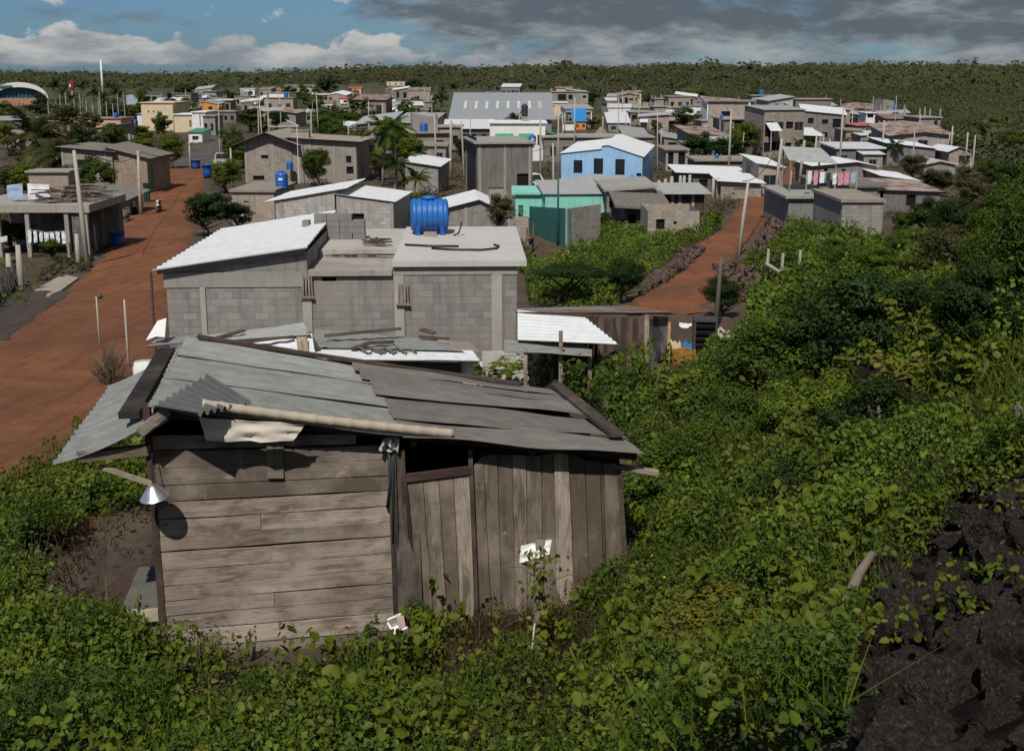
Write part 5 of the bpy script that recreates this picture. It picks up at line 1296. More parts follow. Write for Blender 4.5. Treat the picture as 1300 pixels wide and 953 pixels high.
# --- vehicles
def motorbike(label, p, rz):
    e = empty('motorcycle', p, rz, label, 'motorcycle')
    for y in (-.62, .62):
        m = MB(); m.lathe([(.2, -.05), (.3, -.05), (.31, 0), (.3, .05), (.2, .05), (.2, -.05)], (0, 0, 0), 18, 'X'); o = m.build('wheel', TANKD, e); o.location = (0, y, .31)
        MB().lathe([(.05, -.06), (.19, -.02), (.19, .02), (.05, .06)], n=12, axis='X').build('rim', MGREY, o)
    m = MB(); m.tube([(0, -.6, .35), (0, -.42, .9), (0, -.38, 1.0)], .035, 6); m.tube([(-.36, -.3, 1.06), (0, -.4, 1.0), (.36, -.3, 1.06)], .022, 6); m.build('handlebar', MGREY, e)
    m = MB(); m.lathe([(.04, -.45), (.15, -.3), (.19, 0), (.17, .25), (.06, .35)], n=12); o = m.build('tank', M('plastic', (.02, .02, .025), .3), e, True); o.rotation_euler = (R(90), 0, 0); o.location = (0, -.05, .78)
    m = MB(); m.box((0, .45, .82), (.26, .75, .12)); m.box((0, .85, .8), (.16, .2, .1)); m.build('seat', TANKD, e)
    m = MB(); m.box((0, .05, .45), (.3, .5, .36)); m.tube([(.16, .1, .3), (.18, .7, .38)], .05, 8); m.bar((0, .6, .32), (0, .1, .5), .07); m.bar((0, -.5, .75), (0, .5, .72), .08); m.build('engine', M('metal', (.18, .18, .18), .4, .6), e)
    m = MB(); m.lathe([(.02, -.1), (.1, -.06), (.11, .04)], n=12); o = m.build('headlight', WHITE, e, True); o.rotation_euler = (R(-90), 0, 0); o.location = (0, -.52, .88)
    m = MB(); m.box((0, -.56, .66), (.22, .04, .16)); m.build('number_plate', WHITE, e)
motorbike('dark motorcycle with white front in the middle of the left red road', ground(202, 270), R(8))
motorbike('dark motorcycle parked at the door of the brown roofed shack', ground(164, 272), R(60))
def pickup(label, p, rz, col):
    e = empty('pickup_truck', p, rz, label, 'pickup truck'); m = MB()
    sec = [(-2.3, .45, .95), (-2.25, .4, 1.05), (-1.0, .4, 1.12), (-.35, .4, 1.75), (.75, .4, 1.78), (.95, .4, 1.15), (2.3, .42, 1.12), (2.35, .5, .8)]
    top = [(y, z1) for y, z0, z1 in sec]; bot = [(sec[-1][0], .42), (sec[0][0], .42)]; prof = top + bot
    for sgn in (-1, 1):
        pts = [(sgn * (.82 if z < 1.3 else .68), y, z) for y, z in prof]; m.poly(pts if sgn < 0 else pts[::-1])
    for i in range(len(prof)):
        (y0, z0), (y1, z1) = prof[i], prof[(i + 1) % len(prof)]; w0, w1 = (.82 if z0 < 1.3 else .68), (.82 if z1 < 1.3 else .68)
        m.poly([(-w0, y0, z0), (w0, y0, z0), (w1, y1, z1), (-w1, y1, z1)])
    m.build('body', col, e)
    m = MB(); m.poly([(-.66, -.97, 1.17), (.66, -.97, 1.17), (.58, -.41, 1.7), (-.58, -.41, 1.7)][::1]); m.build('windscreen', GLASS, e).location = (0, -.02, .015)
    for sgn in (-1, 1):
        m = MB(); m.poly([(sgn * .80, -.75, 1.22), (sgn * .80, .8, 1.22), (sgn * .70, .68, 1.68), (sgn * .70, -.3, 1.68)]); m.build('side_window', GLASS, e).location = (sgn * .03, 0, 0)
        for y in (-1.45, 1.45):
            m = MB(); m.lathe([(.2, -.11), (.33, -.11), (.35, 0), (.33, .11), (.2, .11)], n=18, axis='X'); o = m.build('wheel', TANKD, e, True); o.location = (sgn * .76, y, .35)
            MB().lathe([(.03, -.12), (.2, -.1), (.2, .1), (.03, .12)], n=12, axis='X').build('rim', MGREY, o)
        m = MB(); m.box((sgn * .6, -2.31, .82), (.28, .06, .16)); m.build('headlight', WHITE, e)
    m = MB(); m.box((0, 1.6, 1.13), (1.3, 1.2, .06)); m.build('cargo_bed', TANKD, e)
    m = MB(); m.box((0, -2.36, .55), (1.6, .1, .18)); m.build('bumper', TANKD, e)
    return e
pickup('white pickup truck parked in front of the raw concrete house', ground(675, 246), R(20), M('plaster', (.62, .64, .62), .35, 0, .1))
def old_car(label, p, rz): 
    o = pickup(label, p, rz, M('plaster', (.42, .42, .40), .5, 0, .4)); return o
pickup('grey pickup truck parked at the top of the left red road', ground(283, 214), R(8), M('plaster', (.33, .33, .31), .5, 0, .3))
# satellite dishes
def dish(label, p, r, rz=0):
    e = empty('satellite_dish', p, rz, label, 'satellite dish'); m = MB(); m.lathe([(.02, 0), (r * .5, r * .07), (r, r * .28), (r * .97, r * .3), (r * .5, r * .1), (.02, r * .03)], n=18); o = m.build('bowl', MWHITE, e, True); o.rotation_euler = (R(55), 0, 0); o.location = (0, 0, r + .3)
    m = MB(); m.tube([(0, .1, 0), (0, .1, r + .3)], .03, 6); m.tube([(0, 0, r + .1), (0, -r * 1.1, r + .6)], .02, 5); m.build('mount', MGREY, e)
s_ = lambda k, fx, fy, dz=.2: Vector((HREC[k][0].x + HREC[k][1] * fx, HREC[k][0].y + fy, HREC[k][0].z + HREC[k][3] + dz))
dish('white satellite dish on the roof slab of the wide grey house', s_(66, .1, 2), .4)
p = ground(133, 236); pole('thin post holding a white lamp under the tan house wall', p, 3.2, .05, lamp=True)
# white plastic chairs on the wide grey house
def chair(label, p, rz=0):
    e = empty('plastic_chair', p, rz, label, 'chair', 'white chairs on the slab of the wide grey house'); m = MB(); m.box((0, 0, .45), (.5, .5, .05)); m.build('seat', WHITE, e)
    m = MB(); m.box((0, .24, .72), (.5, .05, .55)); m.build('backrest', WHITE, e)
    for x in (-.21, .21):
        for y in (-.21, .21): m = MB(); m.bar((x, y, 0), (x, y, .44), .06); m.build('leg', WHITE, e)
for k in range(3): chair('white chair on the slab edge of the wide grey house', s_(66, .6 + .14 * k, .6))
m = MB(); m.slab([(0, 0, 0), (.8, 0, 0), (.75, 0, 2.0), (.6, 0, 2.2)], (0, -1, 0), .05); m.build('sheet_panel', WHITE, None, label='upright white triangular panel on the wide grey house roof', cat='panel').location = s_(66, .02, 3)
# thatched hut
tp_ = ground(763, 178); s = 1 / ppm(tp_); e = empty('thatched_hut', tp_, 0, 'round thatched hut with red and white walls behind the blue house', 'hut')
MB().lathe([(7 * s, 0), (7 * s, 9 * s)], n=12).build('wall', WHITE, e); MB().lathe([(9 * s, 8 * s), (5 * s, 13 * s), (.3 * s, 17 * s)], n=14).build('roof', M('cloth', (.26, .20, .14), .95), e)
m = MB(); m.box((-3 * s, -7 * s, 4 * s), (4 * s, .4 * s, 8 * s)); m.build('door', PINKR, e)
# porch tank stand at the tan house, antenna, entrance block
e = empty('tank_tower', s_(121, .02, 1.2, -1.0), 0, 'block tank tower between the two roofs of the tan house', 'tower'); s = 1 / ppm(HREC[121][0]); MB().box((10 * s, 0, 10 * s), (22 * s, 14 * s, 22 * s)).build('wall', BLOCKT, e); MB().box((10 * s, 0, 21.4 * s), (24 * s, 16 * s, .8 * s)).build('top_slab', CONC, e)
m = MB(); a = HREC[121][0] + Vector((1.0, -1.4, 0)); z = HREC[121][3]
e = empty('antenna_mast', a, 0, 'white pipe mast with slanting arms in front of the tan house', 'mast'); m.tube([(0, 0, 0), (0, 0, z + 1.2)], .035, 8); m.build('mast', WHITE, e); m = MB(); m.tube([(.2, 0, z + 1.2), (-2.6, 0, z + 1.1)], .03, 6); m.tube([(.2, 0, z + 1.2), (-1.1, 0, z + 1.8)], .03, 6); m.build('arm', WHITE, e)
# rebar sticks at the white arch
m = MB(); p = ground(870, 272); m.lathe([(.62, 0), (.62, .5), (.5, .9), (.2, 1.15), (.02, 1.2)], n=14); e = empty('white_oven', p, 0, 'white domed oven with dark mouth behind the unfinished block wall', 'oven'); m.build('dome', WHITE, e, True); m = MB(); m.box((0, -.58, .45), (.5, .1, .6)); m.build('opening', DARK, e)
# small fence remains right of the road
def post_rail(label, pts, hg, mat=POLE):
    e = empty('post_fence', pts[0], 0, label, 'fence'); o = Vector(pts[0])
    for p in pts: m = MB(); q = Vector(p) - o; m.bar((q.x, q.y, -.2 + q.z), (q.x + .05, q.y, q.z + hg), .09); m.build('post', mat, e)
    m = MB(); 
    for a, b in zip(pts, pts[1:]): m.bar(Vector(a) - o + Vector((0, 0, hg * .55)), Vector(b) - o + Vector((0, 0, hg * .45)), .16, .06)
    m.build('rail', mat, e)
post_rail('broken concrete post fence in the green right of the red road', [ground(972, 358), ground(990, 366), ground(1012, 362)], 1.25)
post_rail('leaning sticks of a fence corner left of the leafy garden tree', [ground(652, 320), ground(668, 326), ground(676, 318)], 1.6, BARK)
m = MB(); m.box((0, 0, .12), (1.0, .5, .26)); o = m.build('concrete_slab', M('plaster', (.55, .5, .45), .9), None, label='pale concrete chunk at the roadside above the broken fence', cat='slab'); o.location = ground(973, 340); o.rotation_euler = (.1, .05, .4)

# dry twig bush beside the thin poles, globe on the dark pole
def twig_bush(label, px, py, r_, hg, n=90, seed=1):
    p = ground(px, py); r = random.Random(seed); m = MB()
    for k in range(n):
        a = r.uniform(0, 6.28); e_ = r.uniform(.3, 1.4); L = hg * r.uniform(.5, 1.1); d = Vector((math.cos(a) * math.cos(e_) * r_ / hg * 1.3, math.sin(a) * math.cos(e_) * r_ / hg * 1.3, math.sin(e_))) * L
        q = d * .5 + Vector((r.uniform(-.1, .1), r.uniform(-.1, .1), .05)); m.tube([(0, 0, 0), q, d], [.014, .01, .004], 4); 
        for j in range(2): m.tube([q, q + d * .4 + Vector((r.uniform(-.2, .2), r.uniform(-.2, .2), r.uniform(-.1, .15)))], [.007, .003], 3)
    o = m.build('dry_bush', M('bark', (.16, .12, .09), .95), None, False, label, 'bush'); o.location = p
twig_bush('leafless grey brown twig bush at the road edge beside the thin poles', 142, 492, .62, 1.3)
twig_bush('dry twig bush in the verge left of the wooden shed yard heap', 996, 352, .7, 1.0, 60, 2)
g_ = ground(127, 440); z_ = at(127, 376, g_.y); e = [o for o in SC.objects if o.get('label', '').startswith('thin dark pole with a white globe')][0]
m = MB(); m.lathe([(.01, -.09), (.06, -.07), (.09, 0), (.06, .07), (.01, .09)], n=14); m.build('globe', WHITE, e, True).location = z_ - g_
e.children[0].data.materials[0] = M('metal', (.10, .08, .07), .7)
# ------------------------------------------------------------------ trees and palms one can tell apart
for a in (
 # label, px, yb, wpx, hpx, colour, kind, lod, var
 ('bright green round tree at the left road beside the brick wing', 218, 215, 42, 46, 'bright', 'round', 'mid', 0),
 ('dark green feathery tree at the right rim of the left red road', 262, 300, 74, 62, 'dark', 'round', 'mid', 1),
 ('smaller dark tree joined right of the feathery tree by the tan house', 300, 296, 56, 42, 'dark', 'round', 'mid', 2),
 ('leafy shrub in front of the maroon entrance of the tan house', 396, 232, 26, 36, 'mid', 'round', 'mid', 0),
 ('wide dark flat topped tree right of the large grey house', 722, 392, 110, 66, 'dark', 'umbrella', 'near', 0),
 ('rounded dark tree right of the flat topped tree', 792, 384, 62, 58, 'dark', 'round', 'near', 1),
 ('grey green garden tree with several stems behind the grey house roof', 634, 312, 44, 70, 'olive', 'column', 'mid', 1),
 ('dense green bush behind the lying blue tank', 533, 292, 70, 52, 'mid', 'round', 'mid', 2),
 ('dark bush left of the lying blue tank', 512, 280, 46, 40, 'dark', 'round', 'mid', 0),
 ('large leafy tree behind the blue house, right of its roof', 880, 194, 40, 34, 'mid', 'round', 'mid', 2),
 ('smaller round tree right of the large leafy tree', 925, 188, 28, 22, 'olive', 'round', 'far', 1),
 ('brown green tree at the bend of the gravel road', 318, 168, 48, 32, 'olive', 'round', 'mid', 0),
 ('dark tree right of the brown green tree at the gravel road', 352, 166, 36, 28, 'dark', 'round', 'mid', 1),
 ('dense tree behind the roof ridge of the tan house', 408, 172, 44, 34, 'mid', 'round', 'mid', 2),
 ('wide dark tree behind the right wing of the tan house', 440, 174, 54, 32, 'mid', 'round', 'mid', 0),
 ('bare brown tree left of the palm cluster', 470, 168, 44, 30, 'olive', 'round', 'mid', 1),
 ('dark tree below the white curved house', 484, 150, 30, 22, 'dark', 'round', 'far', 2),
 ('tree in front of the left gable of the warehouse', 556, 160, 28, 22, 'dark', 'round', 'far', 0),
 ('small tree at the lower warehouse porch', 586, 205, 26, 32, 'dark', 'round', 'mid', 1),
 ('tree between blue tarp roof and thatched hut', 752, 164, 26, 16, 'mid', 'round', 'far', 1),
 ('low tree left of the pale stepped roofs', 806, 172, 26, 14, 'mid', 'round', 'far', 2),
 ('palm like bushy tree beside the low tilted pale roof', 832, 172, 20, 18, 'olive', 'round', 'far', 0),
 ('dark tree below the cream balcony house', 1012, 172, 34, 20, 'dark', 'round', 'far', 1),
 ('green tree behind the upper red road poles', 1024, 200, 40, 22, 'mid', 'round', 'far', 2),
 ('low green tree at the head of the right red road', 1016, 218, 28, 16, 'bright', 'round', 'far', 0),
 ('bushy tree right of the grey upper box house', 1064, 172, 34, 18, 'mid', 'round', 'far', 1),
 ('wide dark tree right of the white stair tower', 1138, 168, 44, 26, 'dark', 'round', 'far', 2),
 ('broad green tree right of the double slab house', 1136, 208, 40, 22, 'dark', 'round', 'far', 0),
 ('olive tree in front of the long grey house by the leafless poles', 1158, 228, 46, 34, 'olive', 'round', 'mid', 1),
 ('olive tree below the small gabled hut on the right', 1186, 250, 50, 38, 'olive', 'round', 'mid', 2),
 ('dark dense tree in front of the rusty roofed house on the right', 1176, 304, 62, 56, 'dark', 'round', 'mid', 0),
 ('bright bush at the pale slab box on the right', 1144, 304, 34, 40, 'mid', 'round', 'mid', 1),
 ('leafy shrub on the terrace wall behind the laundry', 1070, 226, 24, 18, 'mid', 'round', 'far', 1),
 ('shrub climbing the right end of the white gabled house', 1108, 226, 20, 12, 'bright', 'round', 'far', 2),
 ('bushy tree at the left of the bare far right dirt patch', 1196, 246, 34, 30, 'dark', 'round', 'mid', 2),
 ('dark green shrub with big leaves at the dark pole', 915, 405, 62, 56, 'dark', 'round', 'near', 2),
 ('shrub below the porch of the brown board shed by the blue house', 856, 268, 26, 24, 'bright', 'round', 'mid', 0),
 ('dark bush at the right corner of the teal walled lot', 768, 296, 26, 30, 'dark', 'round', 'mid', 1),
 ('dark shrub at the low slab roofed shed in the green plot', 800, 290, 28, 24, 'dark', 'round', 'mid', 2),
 ('green bush at the corner of the right road below the shed', 905, 292, 30, 26, 'mid', 'round', 'mid', 0),
 ('big yellow green bush under the coconut palm at the left edge', 22, 250, 80, 46, 'olive', 'round', 'mid', 1),
 ('dark bush right of the coconut palm trunk', 86, 245, 46, 34, 'mid', 'round', 'mid', 2),
 ('papaya like tree with round head in front of the tan house', 91, 262, 34, 56, 'mid', 'round', 'mid', 0),
 ('yellow green tree right of the coconut palm crown', 112, 195, 40, 34, 'olive', 'round', 'mid', 1),
 ('green bush in front of the open frame house at the left edge', 16, 318, 66, 42, 'mid', 'round', 'mid', 2),
 ('green bush below the clothesline of the frame house', 66, 330, 40, 28, 'mid', 'round', 'mid', 0),
 ('dark tree at the left foot of the sports hall', 4, 150, 34, 22, 'dark', 'round', 'far', 1),
 ('olive tree between sports hall and palm crown', 48, 150, 40, 20, 'olive', 'round', 'far', 2),
 ('brown bushy tree behind the white corrugated shed', 158, 158, 34, 26, 'olive', 'round', 'far', 0),
 ('green bush over the post row left of the gravel road', 182, 186, 34, 30, 'bright', 'round', 'mid', 2),
 ('tall dark tree above the long grey building on the left', 236, 128, 40, 22, 'dark', 'round', 'far', 1),
 ('spreading tree left of the orange roofs', 288, 132, 36, 18, 'dark', 'round', 'far', 2),
 ('dark tree between the two orange roofs', 343, 130, 14, 16, 'dark', 'round', 'far', 0),
 ('tall dark tree right of the second orange roof', 368, 132, 30, 24, 'dark', 'round', 'far', 0),
 ('tall dark trees clump left of the pink house', 418, 122, 40, 26, 'dark', 'round', 'far', 1),
 ('dense tree below the pink house', 396, 140, 36, 22, 'mid', 'round', 'far', 2),
 ('dark tree right of the white villa', 526, 118, 30, 18, 'dark', 'round', 'far', 0),
 ('round tree left of the warehouse ridge', 560, 136, 22, 22, 'mid', 'round', 'far', 1),
 ('dark tree behind the warehouse roof ridge', 642, 134, 40, 16, 'dark', 'round', 'far', 2),
 ('dark trees right of the large raw grey house', 752, 138, 30, 22, 'dark', 'round', 'far', 0),
 ('tall tree left of the tall three storey block', 822, 138, 20, 18, 'dark', 'round', 'far', 1),
):
    lab, px, yb, w, hp_, c, kd, lod, var = a
    T(lab, px, yb, w, hp_, c, kd, lod, var, trunk=.42 if kd != 'round' else (.22 if lod != 'near' else .25), light='several' in lab)
for a in (
 ('tall coconut palm with drooping yellow fronds at the left', 44, 232, 54, 56, dict(var=0, colour='olive', dead=3)),
 ('leaning coconut palm top above the left white roof edge', 76, 242, 42, 46, dict(var=1, colour='olive', dead=2)),
 ('coconut palm with one dry frond, right of the tan house', 486, 236, 66, 34, dict(var=0, colour='mid', dead=3)),
 ('second coconut palm right of the dry frond palm', 504, 240, 76, 30, dict(var=1, colour='mid', dead=1)),
 ('lower palm at the foot of the palm cluster', 500, 262, 50, 26, dict(var=2, colour='dark', dead=1)),
 ('young palm in front of the white roofed hut by the palms', 524, 262, 34, 24, dict(var=1, colour='mid', dead=0)),
 ('palm rising behind the white awning house', 655, 178, 26, 16, dict(var=2, colour='olive', dead=1)),
 ('palm behind the dark tree above the tan house roof', 462, 172, 34, 20, dict(var=2, colour='mid', dead=1)),
 ('banana like palm right of the double slab house', 1130, 210, 24, 16, dict(var=1, colour='dark', dead=0)),
 ('small palm at the upper red road', 1010, 206, 22, 12, dict(var=0, colour='mid', dead=1)),
): PT(a[0], *a[1:5], **a[5])
# palms around the far left row and on the horizon
pl = ['far left', 'second', 'third', 'fourth', 'fifth', 'sixth', 'seventh', 'eighth', 'ninth']
r = random.Random(3)
for k, px in enumerate((72, 82, 93, 106, 119, 131, 142, 152, 216)):
    PT(f'distant palm above the pink columns, {pl[k]} from the left', px, 140 + (k % 3) * 3, 28 - (k % 3) * 4, 13, var=k % 3, colour='dark', dead=0)
for k, px in enumerate((384, 402, 424, 520, 545, 562, 576)):
    PT(f'distant palm in the middle of the horizon, {pl[k]} from the left', px, 131 + k % 2 * 3, 18, 9, var=k % 3, colour='dark', dead=0)
# ------------------------------------------------------------------ more of the town: small houses and trees told apart by look and by their landmark
LM = {40: 'the big warehouse', 132: 'the blue house', 52: 'the blue tarp house', 59: 'the tall three storey block', 66: 'the wide grey house', 95: 'the white stair tower', 101: 'the timber house', 6: 'the big cream house', 20: 'the white tower house', 26: 'the white curved house', 29: 'the white villa', 100: 'the white gabled house', 51: 'the large raw grey house', 54: 'the green balcony house', 120: 'the large tan house', 74: 'the long white roof', 92: 'the house with blue drums', 5: 'the long dark windowed building', 62: 'the long block wall house', 31: 'the long flat grey building', 93: 'the grey upper box house', 57: 'the barred band house', 103: 'the leafless poles house', 12: 'the peach house', 21: 'the first orange roof', 69: 'the rusty pink roof', 15: 'the tan house on the left', 4: 'the white edged roof house'}
def pxof(p):
    zc = p.y * CP + (CZ - p.z) * SP
    return 650 + F * p.x / zc, 431.5 - F * (p.y * SP + (p.z - CZ) * CP) / zc
LMP = {k: pxof(HREC[k][0] + Vector((HREC[k][1] / 2, 0, 0))) + (HREC[k][0].y,) for k in LM}
def where(p):
    x, y = pxof(p); best = min(LMP, key=lambda k: abs(LMP[k][0] - x) + 2.2 * abs(LMP[k][1] - y)); lx, ly, lY = LMP[best]
    dx = x - lx
    if abs(dx) < 14: s = 'behind' if p.y > lY else 'in front of'
    else: s = ('left of' if dx < 0 else 'right of'); s = (('close ' if abs(dx) < 30 else 'some way ') + s); s += ' and behind' if p.y > lY + 12 else (' and in front of' if p.y < lY - 12 else '')
    return s + ' ' + LM[best]
ROADS = [np.array([tuple(ground(a, y))[:2] for a, b, y in rows_] + [tuple(ground(b, y))[:2] for a, b, y in rows_[::-1]]) for rows_ in ([(146, 262, 285), (166, 262, 258), (194, 264, 236), (208, 272, 215), (230, 287, 192), (248, 292, 177), (260, 296, 164), (268, 296, 140)], [(862, 930, 330), (906, 968, 295), (924, 990, 275), (932, 998, 256), (966, 1008, 238), (992, 1028, 220), (998, 1036, 205)])]
def pt_in(x, y, poly):
    c = False; j = len(poly) - 1
    for i in range(len(poly)):
        if (poly[i][1] > y) != (poly[j][1] > y) and x < (poly[j][0] - poly[i][0]) * (y - poly[i][1]) / (poly[j][1] - poly[i][1] + 1e-9) + poly[i][0]: c = not c
        j = i
    return c
def free(x, y, w, d, m=1.0):
    if any(pt_in(x + a * w, y + b * d, q) for q in ROADS for a in (0, .5, 1) for b in (0, .5, 1)): return False
    return not any(x < p.x + w2_ + m and x + w > p.x - m and y < p.y + d2 + m and y + d > p.y - m for p, w2_, d2, _ in HREC.values())
gr = random.Random(2024); SEEN = set(); nf = 0; tries = 0
WALLS = [('grey', BLOCK), ('grey', BLOCK), ('dark grey', BLOCKD), ('tan', BLOCKT), ('brownish', BR), ('pale grey', M('block', (.42, .40, .38), .95)), ('white', WHITE), ('cream', CREAM)]
ROOFS = [('a white tin roof', MWHITE, 'metal'), ('a grey tin roof', MGREY, 'metal'), ('a rusty tin roof', MRUST, 'metal'), ('a flat slab roof', SLABT, 'slab'), ('a flat slab roof', CONC, 'slab'), ('a flat grey roof', CONCD, 'slab'), ('a flat slab roof', BLOCKT, 'slab')]
LIMX, LIMY = [180, 300, 480, 560, 700, 760, 830, 900, 1000, 1050, 1140, 1200], [118, 116, 112, 116, 119, 127, 132, 137, 142, 147, 154, 185]
while nf < 125 and tries < 9000:
    tries += 1
    y = math.exp(gr.uniform(math.log(135), math.log(520))); x = y * gr.uniform(-.34, .40); p = Vector((x, y, h(x, y))); px, py = pxof(p)
    if not (182 < px < 1195) or py < interp(px, list(zip(LIMX, LIMY))) + 2 or py > 208: continue
    if 540 < px < 715 and py > 158: continue
    if (690 < px < 850 and py > 172) or (725 < px < 750 and py > 148): continue
    if px < 400 and py > 165: continue
    w, d = gr.uniform(4.5, 8), gr.uniform(4.5, 7)
    if px > 1130 and y < 230: continue
    if not free(x, y, w, d, 1.5): continue
    (wn, wm), (rn, rm, rt_) = gr.choice(WALLS), gr.choice(ROOFS); two = gr.random() < .3 and px < 1100; hg = gr.uniform(2.5, 3.3) * (1.9 if two else 1)
    st = gr.uniform(.6, 1.4) if rt_ == 'slab' and gr.random() < .75 else 0
    lab = f"{'two storey' if two else ('wide' if w > 6.5 else 'small')} {wn} house with {rn}{' and bare columns' if st else ''}, {where(p)}"
    if lab in SEEN or len(lab.split()) > 16: continue
    SEEN.add(lab); nf += 1; n = gr.randint(1, 4)
    sh_ = gr.choice(('F', 'L', 'R', 'F', 'G')) if rt_ == 'metal' else 'F'; dz = hg * .12
    prof = {'F': None, 'L': [(0, hg - dz), (w, hg)], 'R': [(0, hg), (w, hg - dz)], 'G': [(0, hg - dz), (w / 2, hg), (w, hg - dz)]}[sh_]
    wins = []
    for s_ in range(2 if two else 1):
        for i in range(n):
            cx = (i + .5 + gr.uniform(-.15, .15)) * w / n; ww = gr.uniform(.7, 1.3); f = hg / (2 if two else 1) * .88
            z0, z1 = s_ * f + f * gr.uniform(.3, .4), s_ * f + f * gr.uniform(.66, .8)
            if gr.random() < .25: z0 = s_ * f + .05
            wins.append((max(.1, cx - ww / 2), z0, min(w - .1, cx + ww / 2), z1, 'open' if gr.random() < .7 else 'glass'))
    o = house_at(lab, p, w, d, hg, R(gr.uniform(-14, 14)), prof, gr.uniform(.3, 1.1) if rt_ == 'metal' else 0, wm, rm, rt_, gr.uniform(.15, .5), wins, stubs=st, along='u' if sh_ != 'F' else 'y', cols=None)
    HREC['f%d' % nf] = (p, w, d, hg)
    # a lean-to porch of bright tin on some
    if gr.random() < .35:
        m = MB(); b = gr.uniform(.3, .6) * w; m.sheet((.2, -1.8, hg * .58), (b, -1.8, hg * .58), (b, -.01, hg * .74), (.2, -.01, hg * .74), 6, amp=.02, t=.03, seg=2); m.build('porch_roof', gr.choice((MWHITE, MGREY, MRUST)), o)
        for xx in (.3, b - .1): m = MB(); m.bar((xx, -1.7, -.3), (xx, -1.7, hg * .57), .1); m.build('post', POLE, o)
    if rt_ == 'slab' and gr.random() < .3:
        tl = 'blue tank on a flat roof, ' + where(p)
        if tl not in SEEN and len(tl.split()) <= 16: SEEN.add(tl); tank(tl, p + Vector((w * gr.uniform(.2, .8), d * .4, hg + .17)), .55, 1.25)
    if rt_ == 'slab' and not two and gr.random() < .35:   # a started upper room
        u0 = gr.uniform(.05, .4) * w; uw = gr.uniform(.4, .6) * w; m = MB(); hh = gr.uniform(1.2, 2.5)
        panel(m, (u0, d * .3, hg + .17), (1, 0, 0), uw, [(0, hh), (uw, hh * gr.uniform(.7, 1))], [(uw * .3, .5, uw * .6, 1.1)]); panel(m, (u0 + uw, d * .3, hg + .17), (0, 1, 0), d * .6, [(0, hh * .8), (d * .6, hh)]); panel(m, (u0, d * .9, hg + .17), (0, -1, 0), d * .6, [(0, hh), (d * .6, hh)])
        m.build('upper_wall', BLOCK, o)
nt = 0; tries = 0; TREES = []
COLN = {'dark': 'dark green', 'mid': 'green', 'olive': 'olive green', 'bright': 'bright green'}
while nt < 95 and tries < 9000:
    tries += 1
    y = math.exp(gr.uniform(math.log(90), math.log(480))); x = y * gr.uniform(-.44, .42); p = Vector((x, y, h(x, y))); px, py = pxof(p)
    if not (-10 < px < 1290) or py < interp(px, [(0, 116)] + list(zip(LIMX, LIMY))) or (px > 640 and py > 215) or (300 < px < 560 and py > 240): continue
    if (540 < px < 860 and py > 150) or (560 < px < 720 and py > 125) or (px < 75 and py < 135) or (715 < px < 750 and py > 140): continue
    hg, w = gr.uniform(2.2, 5.5), gr.uniform(2.5, 6)
    if y > 220: hg *= 1.25; w *= 1.4
    if not free(x - w * .35, y - w * .35, w * .7, w * .7, .3) or any((x - a) ** 2 + (y - b) ** 2 < 12 for a, b in TREES): continue
    c_ = gr.choice(('dark', 'mid', 'mid', 'olive', 'bright'))
    lab = f"{'tall' if hg > 4.6 else ('low' if hg < 3.2 else 'round')} {COLN[c_]} tree {where(p)}"
    if lab in SEEN or len(lab.split()) > 16: continue
    SEEN.add(lab); nt += 1; TREES.append((x, y))
    tree(lab, p, hg, w, c_, 'round', 'mid' if y < 170 else 'far', nt % 3, trunk=.2)
# overhead cables between the poles
def cable(label, a, b, sag=.5):
    A, B = Vector(a), Vector(b); m = MB(); m.tube([A.lerp(B, k / 10) - Vector((0, 0, sag * 4 * (k / 10) * (1 - k / 10))) for k in range(11)], .022, 4); m.build('overhead_cable', DARK, None, True, label, 'cable')
pt = lambda px, yt, yb: (lambda g: at(px, yt + 2, g.y))(ground(px, yb))
cable('thin cable from the pale left pole to the pole at the road edge', pt(110, 191, 340), pt(180, 191, 274), .6)
cable('thin cable from the road edge pole towards the junction pole', pt(180, 191, 274), pt(242, 180, 215), .8)
cable('thin cable from the junction pole up the gravel road', pt(242, 180, 215), pt(279, 133, 172), .8)
cable('thin cable between the leaning pale pole and the upper road pole', pt(943, 228, 324), pt(989, 176, 257), .8)
cable('thin cable between the upper road pole and its neighbour', pt(989, 176, 257), pt(1018, 178, 238), .5)
cable('thin cable from the raw concrete house pole to the blue house pole', pt(618, 184, 250), pt(702, 182, 262), .6)
cable('thin cable from the warehouse wing pole to the raw concrete house', pt(573, 153, 228), pt(618, 184, 250), .5)

k = 0; tries = 0
while k < 60 and tries < 4000:
    tries += 1; y = math.exp(gr.uniform(math.log(110), math.log(420))); x = y * gr.uniform(-.3, .4); p = Vector((x, y, h(x, y))); px, py = pxof(p)
    if py < interp(px, list(zip(LIMX, LIMY))) + 3 or not 180 < px < 1240 or not free(x - .2, y - .2, .4, .4, .3) or (560 < px < 720 and py < 150): continue
    k += 1; pole('thin bare post standing among the far houses', p, gr.uniform(3.5, 8), gr.uniform(.05, .10), lean=(gr.uniform(-.25, .25), 0), name='bare_post')['group'] = 'thin bare posts among the far houses'
